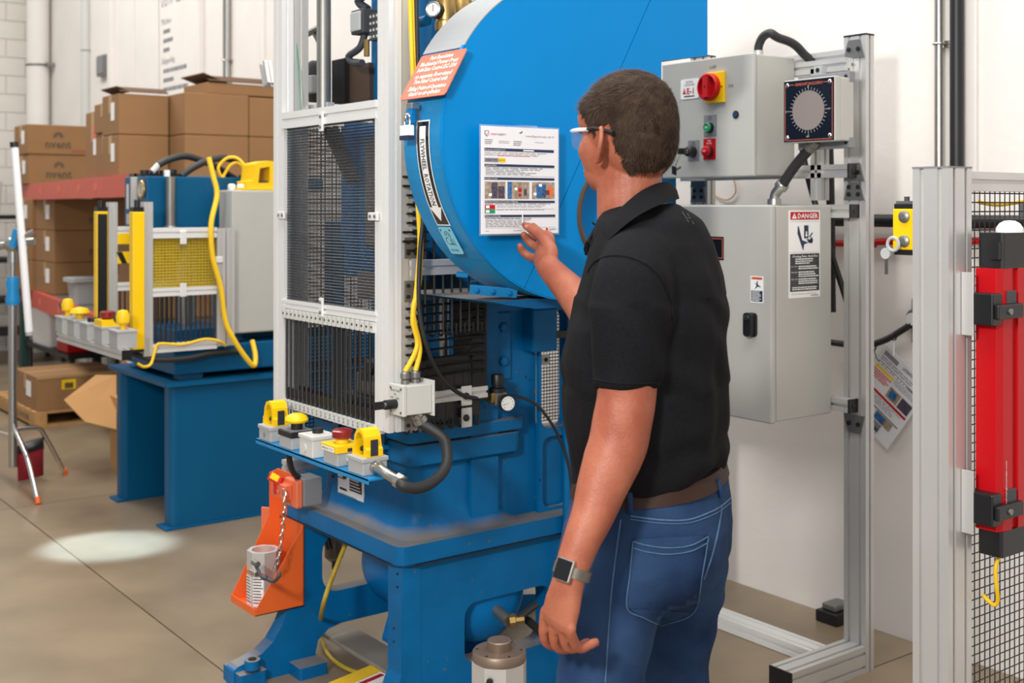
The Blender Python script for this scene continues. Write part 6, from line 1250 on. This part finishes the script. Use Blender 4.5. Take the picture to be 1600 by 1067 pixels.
# collar
b = B(); top = [(920, 379, 2.335), (936, 360, 2.315), (952, 342, 2.30), (970, 324, 2.298), (999, 300, 2.315), (1028, 287, 2.36), (1048, 284, 2.42), (1040, 285, 2.50), (1005, 290, 2.545), (962, 312, 2.55), (932, 350, 2.52), (915, 378, 2.45)]
bot = [(931, 396, 2.325), (943, 383, 2.285), (955, 371, 2.262), (985, 345, 2.246), (1017, 326, 2.26), (1046, 315, 2.325), (1061, 310, 2.42), (1054, 313, 2.53), (1010, 325, 2.59), (958, 345, 2.60), (924, 378, 2.56), (914, 399, 2.46)]
T = smooth_path([onD(*q) for q in top], 4); Bt = smooth_path([onD(*q) for q in bot], 4); cn = onD(990, 330, 2.42); rings = []
for p, q in zip(T, Bt):
    i = (cn - p); i.z = 0; i.normalize(); rings.append([p, p.lerp(q, .5) - i * .004, q, q + i * .008, p.lerp(q, .5) + i * .004, p + i * .006])
b.loft(rings, 'shirt', True, True); b.build('collar', shirt)
# jeans
b = B()
J = [(728, 900, 1131, 1.30), (758, 893, 1139, 1.30), (810, 886, 1146, 1.26), (850, 880, 1143, 1.22), (885, 878, 1130, 1.15), (915, 880, 1105, 1.05)]
b.loft([trow(y, l, r_, ratio=q, tilt=.1 if y < 800 else 0) for y, l, r_, q in J], 'denim')
NK = C(.155, 2.23, .50); NA = C(.17, 2.20, .08)
chain(b, [(onD(975, 850, 2.34), .125), (onD(958, 910, 2.31), .118), (onD(946, 970, 2.285), .098), (onD(938, 1067, 2.26), .083), (NK, .072), (C(.165, 2.21, .28), .066), (NA, .06), (C(.17, 2.2, .045), .06)], 'denim', 20)
chain(b, [(onD(1058, 850, 2.46), .105), (onD(1062, 900, 2.48), .100), (onD(1058, 970, 2.50), .082), (onD(1052, 1067, 2.51), .074), (C(.37, 2.52, .50), .068), (C(.40, 2.50, .28), .064), (C(.43, 2.48, .08), .06), (C(.43, 2.48, .045), .06)], 'denim', 20)
def denimf(p, n):
    k = NZ.noise(p * 9) * .003 + NZ.noise(V((p.x * 14, p.y * 14, p.z * 30))) * .002
    if p.z < .85: k += math.sin(p.z * 60 + NZ.noise(p * 6) * 6) * .002
    return p + n * k
vs, fs = blob(b, .0085, 5, .5, denimf)
jb = B(); jb.add(vs, fs, 'denim', True); jeans = jb.build('jeans', PM); tj = bvh(jeans)
def patch(tree, outline, m, lift, name, parent, n=9, th=.0015):
    "cloth patch laid on the surface: outline is a four sided corner list, filled as a grid"
    (a, b0, c, d) = outline; g_ = []
    for i in range(n + 1):
        for j in range(n + 1):
            s_, t = i / n, j / n; x = (a[0] * (1 - s_) + b0[0] * s_) * (1 - t) + (d[0] * (1 - s_) + c[0] * s_) * t; y = (a[1] * (1 - s_) + b0[1] * s_) * (1 - t) + (d[1] * (1 - s_) + c[1] * s_) * t
            q = drape(tree, x, y, lift); g_.append(q)
    if any(q is None for q in g_): return None
    N = n + 1; b = B(); ctr = sum(g_, V()) / len(g_)
    back = [q + ray(1050, 850).normalized() * (lift + .001) for q in g_]
    fs = [(i * N + j, i * N + j + 1, (i + 1) * N + j + 1, (i + 1) * N + j) for i in range(n) for j in range(n)]
    edge = [i for i in range(n)] + [i * N + n for i in range(n)] + [n * N + n - i for i in range(n)] + [(n - i) * N for i in range(n)]
    M_ = len(g_); fs += [(edge[k], edge[(k + 1) % len(edge)], M_ + edge[(k + 1) % len(edge)], M_ + edge[k]) for k in range(len(edge))]
    b.add(g_ + back, fs, m, True); return b.build(name, parent)
pk = patch(tj, ((988, 843), (1108, 836), (1087, 958), (979, 950)), 'denim', .0035, 'back_pocket', jeans, 12)
tp_ = patch(tj, ((983, 951), (1085, 957), (1042, 976), (1026, 976)), 'denim', .0035, 'pocket_point', jeans, 6)
for k, pts in enumerate((((990, 846), (1010, 852), (1045, 856), (1080, 852), (1107, 838)), ((990, 856), (1010, 862), (1045, 866), (1080, 861), (1104, 849)), ((989, 846), (984, 900), (980, 950), (1005, 965), (1030, 976), (1042, 975), (1085, 956), (1098, 895), (1107, 840)))):
    seam(tj, pts, .0012, 'denimfade', 'pocket_seam', jeans, .0055)
seam(tj, [(985, 806), (1030, 812), (1075, 812), (1110, 800), (1128, 790), (1142, 778)], .0016, 'denimfade', 'yoke_seam', jeans, .001)
seam(tj, [(985, 811), (1030, 817), (1075, 817), (1110, 806), (1128, 796), (1143, 784)], .0010, 'denimfade', 'yoke_seam', jeans, .001)
seam(tj, [(1128, 792), (1122, 830), (1112, 870), (1100, 905)], .0016, 'denimfade', 'seat_seam', jeans, .001)
seam(tj, [(970, 812), (962, 870), (955, 930), (950, 1000), (946, 1066)], .0014, 'denimfade', 'side_seam', jeans, .001)
for px in ((984, 770, 986, 804), (1121, 748, 1128, 776)):
    P = [drape(tj, px[0] + (px[2] - px[0]) * t / 4, px[1] + (px[3] - px[1]) * t / 4, .011) for t in range(5)]
    P = [p for p in P if p]
    if len(P) > 2: b = B(); b.tube(P, .0055, 'denim', 8, True, True); b.build('belt_loop', jeans)
# belt: a leather band round the waist
b = B(); r0 = trow(728, 900, 1131, ratio=1.30, tilt=.1, grow=.004); r1 = trow(753, 895, 1137, ratio=1.30, tilt=.1, grow=.004)
r2 = trow(753, 895, 1137, ratio=1.30, tilt=.1, grow=-.002); r3 = trow(728, 900, 1131, ratio=1.30, tilt=.1, grow=-.002)
n_ = len(r0); b.loft([[r0[k], r1[k], r2[k], r3[k]] for k in list(range(n_)) + [0]], 'leather', True, False); b.build('belt', PM)
# shoes
for an, dr in ((C(.17, 2.2, 0), cv(-.9, .43)), (C(.43, 2.48, 0), cv(-.9, .43))):
    sdv = V((-dr.y, dr.x, 0)); b = B(); rings = []
    for t, w_, h in ((-.085, .02, .05), (-.07, .038, .085), (-.02, .042, .10), (.04, .042, .085), (.10, .046, .06), (.15, .044, .048), (.19, .03, .036), (.205, .01, .02)):
        c = an + dr * t; rings.append([c + sdv * w_ * math.cos(R(a)) + Z_ * max(0, h * math.sin(R(a)) if a <= 180 else 0) for a in (0, 30, 60, 90, 120, 150, 180, 225, 270, 315)])
    b.loft(rings, 'shoe'); b.build('shoe', PM)
# head, neck, arms and hands: one continuous skin surface
HD = 2.42; Hc = onD(978, 207, HD); fH = cv(-.643, .766, -.06).normalized(); uH = (Z_ - fH * fH.z).normalized(); lH = uH.cross(fH).normalized()   # face, up, his left
def hp(u, v, w_): return Hc + fH * u + lH * v + uH * w_
b = B()
b.ell(hp(-.012, 0, .012), fH, lH, uH, .106, .081, .103, 'skin', 32, 20)
b.ell(hp(-.035, 0, -.02), fH, lH, uH, .078, .074, .085, 'skin', 28, 16)
b.ell(hp(.035, 0, -.035), fH, lH, uH, .070, .072, .085, 'skin', 28, 16)
b.ell(hp(.042, 0, -.075), fH, lH, uH, .062, .060, .050, 'skin', 24, 14)
b.ell(hp(.070, 0, -.098), fH, lH, uH, .030, .032, .022, 'skin', 20, 12)
b.ell(hp(.060, 0, .035), fH, lH, uH, .045, .066, .05, 'skin', 20, 12)
b.ell(hp(.092, 0, .012), fH, lH, uH, .014, .05, .010, 'skin', 16, 8)
chain(b, [(hp(.095, 0, .005), .009), (hp(.112, 0, -.022), .011), (hp(.122, 0, -.036), .013), (hp(.108, 0, -.046), .010)], 'skin', 12)
for s_ in (-1, 1): b.ell(hp(.108, s_ * .012, -.042), fH, lH, uH, .012, .009, .008, 'skin', 12, 8); b.ell(hp(.066, s_ * .040, -.034), fH, lH, uH, .024, .026, .030, 'skin', 16, 10)
b.ell(hp(.098, 0, -.068), fH, lH, uH, .012, .024, .010, 'skin', 14, 8)
for s_ in (-1, 1):
    q = hp(-.012, s_ * .079, -.030); e1 = (uH * .95 - fH * .22).normalized(); e2 = (fH * .8 + lH * -s_ * .55).normalized(); e3 = e1.cross(e2).normalized()
    rim_ = [(.024, -.012), (.033, -.003), (.031, .009), (.012, .018), (-.008, .015), (-.022, .008), (-.034, -.002), (-.031, -.010)]
    chain(b, [(q + e1 * u_ - e2 * v_ + e3 * 0 + lH * s_ * .011 + e3 * 0, .0050) for u_, v_ in rim_], 'skin', 8, 3)
    b.ell(q - e2 * .0 + lH * s_ * .004, e1, e2, e3, .030, .015, .007, 'skin', 16, 8); b.ell(q - e1 * .027 + lH * s_ * .004, e1, e2, e3, .010, .009, .006, 'skin', 12, 8)
# neck
b.loft([ringE(onD(992, 238, 2.43), fH, lH, .055, .058, 24, 2), ringE(onD(985, 262, 2.425), fH, lH, .066, .062, 24, 2), ringE(onD(983, 285, 2.42), fH, lH, .069, .065, 24, 2), ringE(onD(985, 310, 2.42), fH, lH, .070, .068, 24, 2), ringE(onD(992, 350, 2.42), fH, lH, .076, .078, 24, 2), ringE(onD(1000, 390, 2.42), FB_, SB_, .085, .11, 24, 2)], 'skin')
# core under the shirt, so that arms and neck are one body
b.loft([trow(y, l, r_, ratio=q, grow=-.022) for y, l, r_, q in rows[3:]], 'skin')
def arm(pts, flat=1.): chain(b, pts, 'skin', 18, 4, flat)
WL_ = onD(890, 900, 2.10)
arm([(onD(1000, 405, 2.27), .055), (onD(985, 470, 2.20), .060), (onD(981, 560, 2.185), .056), (onD(979, 620, 2.18), .0545), (onD(972, 660, 2.175), .055), (onD(966, 692, 2.17), .0545), (onD(955, 722, 2.16), .0525), (onD(940, 762, 2.145), .046), (onD(927, 802, 2.13), .0395), (onD(910, 842, 2.115), .034), (onD(896, 880, 2.105), .0305), (WL_, .030)])
WR_ = onD(854, 414, 3.045)
arm([(C(.30, 2.5, 1.46), .055), (RSH, .056), (RSH.lerp(REL, .5), .05), (REL, .047), (REL.lerp(WR_, .3), .046), (REL.lerp(WR_, .7), .036), (WR_, .030)])
# left hand, hanging, fingers curled
fh = cv(-.24, .02, -.97).normalized(); ph = cv(.80, .60, .05).normalized(); ph = (ph - fh * ph.dot(fh)).normalized(); ah = fh.cross(ph).normalized()
if ah.dot(cv(.55, -.83)) < 0: ah = -ah
def hx(f_, a_, p_): return WL_ + fh * f_ + ah * a_ + ph * p_
b.loft([ringE(hx(-.01, 0, 0), ah, ph, .030, .025, 20), ringE(hx(.02, 0, 0), ah, ph, .033, .023, 20), ringE(hx(.05, 0, 0), ah, ph, .040, .020, 20), ringE(hx(.08, 0, .0), ah, ph, .042, .0165, 20), ringE(hx(.094, 0, .002), ah, ph, .040, .012, 20)], 'skin')
def finger(base, f0, p0, L, flex, r_):
    pts = [(base - f0 * .012, r_ * 1.05), (base, r_ * 1.12)]; q = base; a_ = 0
    for k, (l, fl) in enumerate(zip(L, flex)):
        a_ += fl; dr = f0 * math.cos(R(a_)) + p0 * math.sin(R(a_)); q = q + dr * l; pts.append((q, r_ * (1.04, .97, .80)[k]))
    for (p, _), (q_, r2) in zip(pts[:-1], pts[1:]): pass
    P = [p for p, _ in pts]; rr = [x for _, x in pts]; b.tube(smooth_path(P, 3), [rr[min(i // 3, len(rr) - 1)] for i in range(3 * (len(P) - 1) + 1)], 'skin', 12); b.ell(P[-1], fh, ah, ph, rr[-1], rr[-1], rr[-1], 'skin', 12, 8); return P
FL = []
for a_, L, fx_, r_ in ((-.037, (.046, .028, .021), (16, 40, 25), .0088), (-.0125, (.051, .031, .022), (24, 48, 28), .0090), (.0125, (.046, .029, .021), (33, 54, 28), .0088), (.037, (.038, .023, .020), (42, 52, 18), .0084)): FL.append(finger(hx(.088, a_, .0), fh, ph, L, fx_, r_))
chain(b, [(hx(.012, -.022, .012), .015), (hx(.045, -.036, .026), .0135), (hx(.078, -.034, .040), .0105), (hx(.102, -.024, .048), .0085)], 'skin', 12)
# right hand pinching the sheet: thumb in front, fingers behind and curled below it
palm = [(854, 414, 3.045, .031, .024), (851, 405, 3.062, .038, .023), (849, 395, 3.085, .043, .021), (850, 385, 3.11, .041, .0165)]
fr_ = (onD(850, 384, 3.11) - WR_).normalized(); pr2 = cv(-.90, -.30, .25); pr2 = (pr2 - fr_ * pr2.dot(fr_)).normalized(); ar = fr_.cross(pr2).normalized()   # ar: thumb side
b.loft([ringE(onD(x, y, d), ar, pr2, w_, t, 20) for x, y, d, w_, t in palm], 'skin')
for pts in (((861, 380, 3.075), (858, 368, 3.12), (845, 364, 3.165), (832, 352, 3.196)),
            ((853, 384, 3.105), (846, 372, 3.155), (834, 369, 3.193), (822, 358, 3.197)),
            ((846, 392, 3.115), (838, 386, 3.150), (826, 378, 3.162), (818, 366, 3.158)),
            ((840, 403, 3.10), (830, 402, 3.13), (818, 394, 3.138), (812, 384, 3.132))):
    P = [onD(*q) for q in pts]; rr = (.0120, .0115, .0108, .0092); chain(b, list(zip(P, rr)), 'skin', 12, 4); b.ell(P[-1], X_, Y_, Z_, .0078, .0078, .0078, 'skin', 12, 8)
chain(b, [(onD(859, 408, 3.035), .020), (onD(860, 392, 3.05), .0200), (onD(853, 377, 3.075), .0172), (onD(841, 365, 3.115), .0138), (onD(829, 357, 3.142), .0122), (onD(821, 352, 3.157), .0098)], 'skin', 14); b.ell(onD(819.5, 351.5, 3.162), X_, Y_, Z_, .0085, .0085, .0085, 'skin', 12, 8)
vs, fs = blob(b, .0033, 2, .5)
kb = B(); kb.add(vs, fs, 'skin', True); body = kb.build('body', PM)
tb = bvh(body)
# nails, eyes, mouth
b = B()
for P in (FL[3], FL[2]): d_ = (P[-1] - P[-2]).normalized(); o_ = P[-1] - ph * 0; nn = (fh * .9 - ph * .2).cross(ah).cross(d_); nn = (fh - d_ * fh.dot(d_)).normalized(); b.ell(P[-1] + nn * .0062, d_, ah, nn, .006, .005, .0012, 'lips', 10, 6)
b.build('fingernails', body)
b = B(); q = drape(tb, 823, 354, .0005); 
if q: b.ell(q, cv(-.8, .3, .4), cv(.4, 0, .8), cv(-.2, -.9, .3), .0065, .005, .001, 'lips', 10, 6); b.build('thumbnail', body)
for s_ in (-1, 1): b = B(); b.ell(hp(.072, s_ * .032, -.002), fH, lH, uH, .014, .014, .011, 'eyewhite', 14, 10); b.ell(hp(.0835, s_ * .032, -.002), fH, lH, uH, .004, .006, .006, 'ink', 12, 8); b.build('eye', body)
b = B(); b.ell(hp(.108, 0, -.070), fH, lH, uH, .004, .022, .004, 'lips', 14, 8); b.build('lips', body)
# short hair: scalp shell plus thousands of short strands
off = WL[body.name]; me = body.data
def hairy(p):
    d = p - Hc; u, v, w_ = d.dot(fH), abs(d.dot(lH)), d.dot(uH)
    if d.length > .16: return -1
    e_ = d - (fH * -.014 + uH * -.030)
    if v > .062 and abs(e_.dot(uH)) < .040 and -.024 < e_.dot(fH) < .022: return -1
    if u > .075: line = .062
    elif u > .035: line = .008 + (u - .035) / .04 * .054 
    elif u > .004: line = -.012 + (u - .004) * .6
    elif u > -.02: line = -.012 + (-u + .004) * -.6
    else: line = -.026 - min(1, (-u - .02) / .05) * .052
    if v < .062 and u < -.045: line = -.086 + .012 * NZ.noise(p * 40)
    return w_ - line
cand = []; b = B(); idx = {}
for p in me.polygons:
    c = p.center + off
    if (c - Hc).length < .17:
        h = hairy(c)
        if h > 0:
            nrm = p.normal
            lift = min(1, h / .05)
            cand.append((c, nrm.copy(), h))
            q = []
            for vi in p.vertices:
                if vi not in idx:
                    vv = me.vertices[vi].co + off; d = vv - Hc; hh = hairy(vv); th = .0012 + .0045 * min(1, max(0, hh) / .06) + .006 * min(1, max(0, d.dot(uH) - .03) / .05) + NZ.noise(vv * 70) * .0012
                    idx[vi] = len(b.v); b.v.append(vv + me.vertices[vi].normal * th)
                q.append(idx[vi])
            b.f.append(q); b.m.append(b.mi('hairshell')); b.s.append(True)
hair = b.build('hair', PM)
th_ = bvh(hair); b = B(); crown = hp(-.07, 0, .085)
vs = []; fs = []; mi_ = []
for i in range(15000):
    c, nrm, h = random.choice(cand)
    c = c + V((random.uniform(-1, 1), random.uniform(-1, 1), random.uniform(-1, 1))) * .0025
    d = c - Hc; u, w_ = d.dot(fH), d.dot(uH)
    away = c - crown; away = (away - nrm * away.dot(nrm)); away = away.normalized() if away.length > 1e-4 else fH
    topk = min(1, max(0, (w_ - .02) / .06)); flow = (away * .8 + (fH * .5 if w_ > .04 else -uH * .6) + V((random.gauss(0, .25), random.gauss(0, .25), random.gauss(0, .25)))).normalized()
    th = .0012 + .0045 * min(1, h / .06) + .006 * min(1, max(0, w_ - .03) / .05)
    L = .006 + .006 * random.random() + .009 * topk; base = c + nrm * (th - .001); tip = base + flow * L + nrm * (.0008 + .002 * topk * random.random() + .0012 * random.random())
    sd_ = flow.cross(nrm).normalized() * (.00045 + .0003 * random.random()); k = len(vs); vs += [base - sd_, base + sd_, tip]; fs.append((k, k + 1, k + 2))
b.add(vs, fs, 'hair'); b.build('hair_strands', hair, kind='stuff')
b = B()
for s_ in (-1, 1): b.tube([hp(.094, s_ * .014, .014), hp(.094, s_ * .032, .019), hp(.082, s_ * .048, .014)], [.003, .004, .002], 'hair', 8)
b.build('eyebrows', body)
# safety glasses
GL = B(); g = []
for s_ in (-1, 1):
    b = B(); rr = []
    for k in range(9):
        t = k / 8; v = s_ * (.008 + .062 * t); u = .118 - .030 * t * t; rr.append([hp(u, v, .014 - .004 * t), hp(u + .002, v, -.004), hp(u, v, -.030 + .010 * t)])
    vs = [p for r_ in rr for p in r_]; fs = [(3 * i + j, 3 * i + j + 1, 3 * i + 3 + j + 1, 3 * i + 3 + j) for i in range(8) for j in range(2)]
    b.add(vs, fs, 'lens', True); g.append(b)
gl = g[0]; g[0].add(g[1].v, g[1].f, 'lens', True); glasses = gl.build('safety_glasses', PM, label='clear safety glasses with black temple tips')
for s_ in (-1, 1):
    b = B(); b.tube([hp(.118, s_ * .006, .015), hp(.110, s_ * .04, .013), hp(.090, s_ * .069, .010), hp(.074, s_ * .078, .009), hp(.052, s_ * .0835, .008), hp(.022, s_ * .0885, .005)], [.0022, .0022, .003, .0042, .0042, .0038], 'frameclear', 8); b.build('temple', glasses, label='clear temple')
    b = B(); b.tube([hp(.030, s_ * .0875, .006), hp(.004, s_ * .0865, .006), hp(-.022, s_ * .0905, .000), hp(-.052, s_ * .0895, -.010)], [.003, .0032, .0042, .0046], 'black', 8); b.build('temple_tip', glasses, label='black temple tip')
# watch
WT = B(); wc = onD(894, 893, 2.104); rings = []
wf = (WL_ - onD(896, 880, 2.105)).normalized(); wa = (ah - wf * ah.dot(wf)).normalized(); wp = wf.cross(wa).normalized()
if wp.dot(ph) < 0: wp = -wp
for k in range(33):
    t = 2 * math.pi * k / 32; c_, s_ = math.cos(t), math.sin(t); e = wa * c_ + wp * s_; q = wc + e * .0325
    rings.append([q - wf * .009, q + wf * .009, q + e * .002 + wf * .009, q + e * .002 - wf * .009])
WT.loft(rings, 'meshband', True, False); watch = WT.build('watch', PM, label='smartwatch with black square screen and grey mesh band')
dirw = (-wp * .88 + wa * .30).normalized(); wx = wf; wy = wf.cross(dirw).normalized(); b = B(); q = wc + dirw * .035; b.obox(q, wx, wy, dirw, .020, .017, .005, 'steel'); wb_ = b.build('watch_case', watch, bevel=.003); b = B(); b.obox(q + dirw * .0052, wx, wy, dirw, .0175, .0148, .0008, 'screenblack'); b.build('screen', wb_)
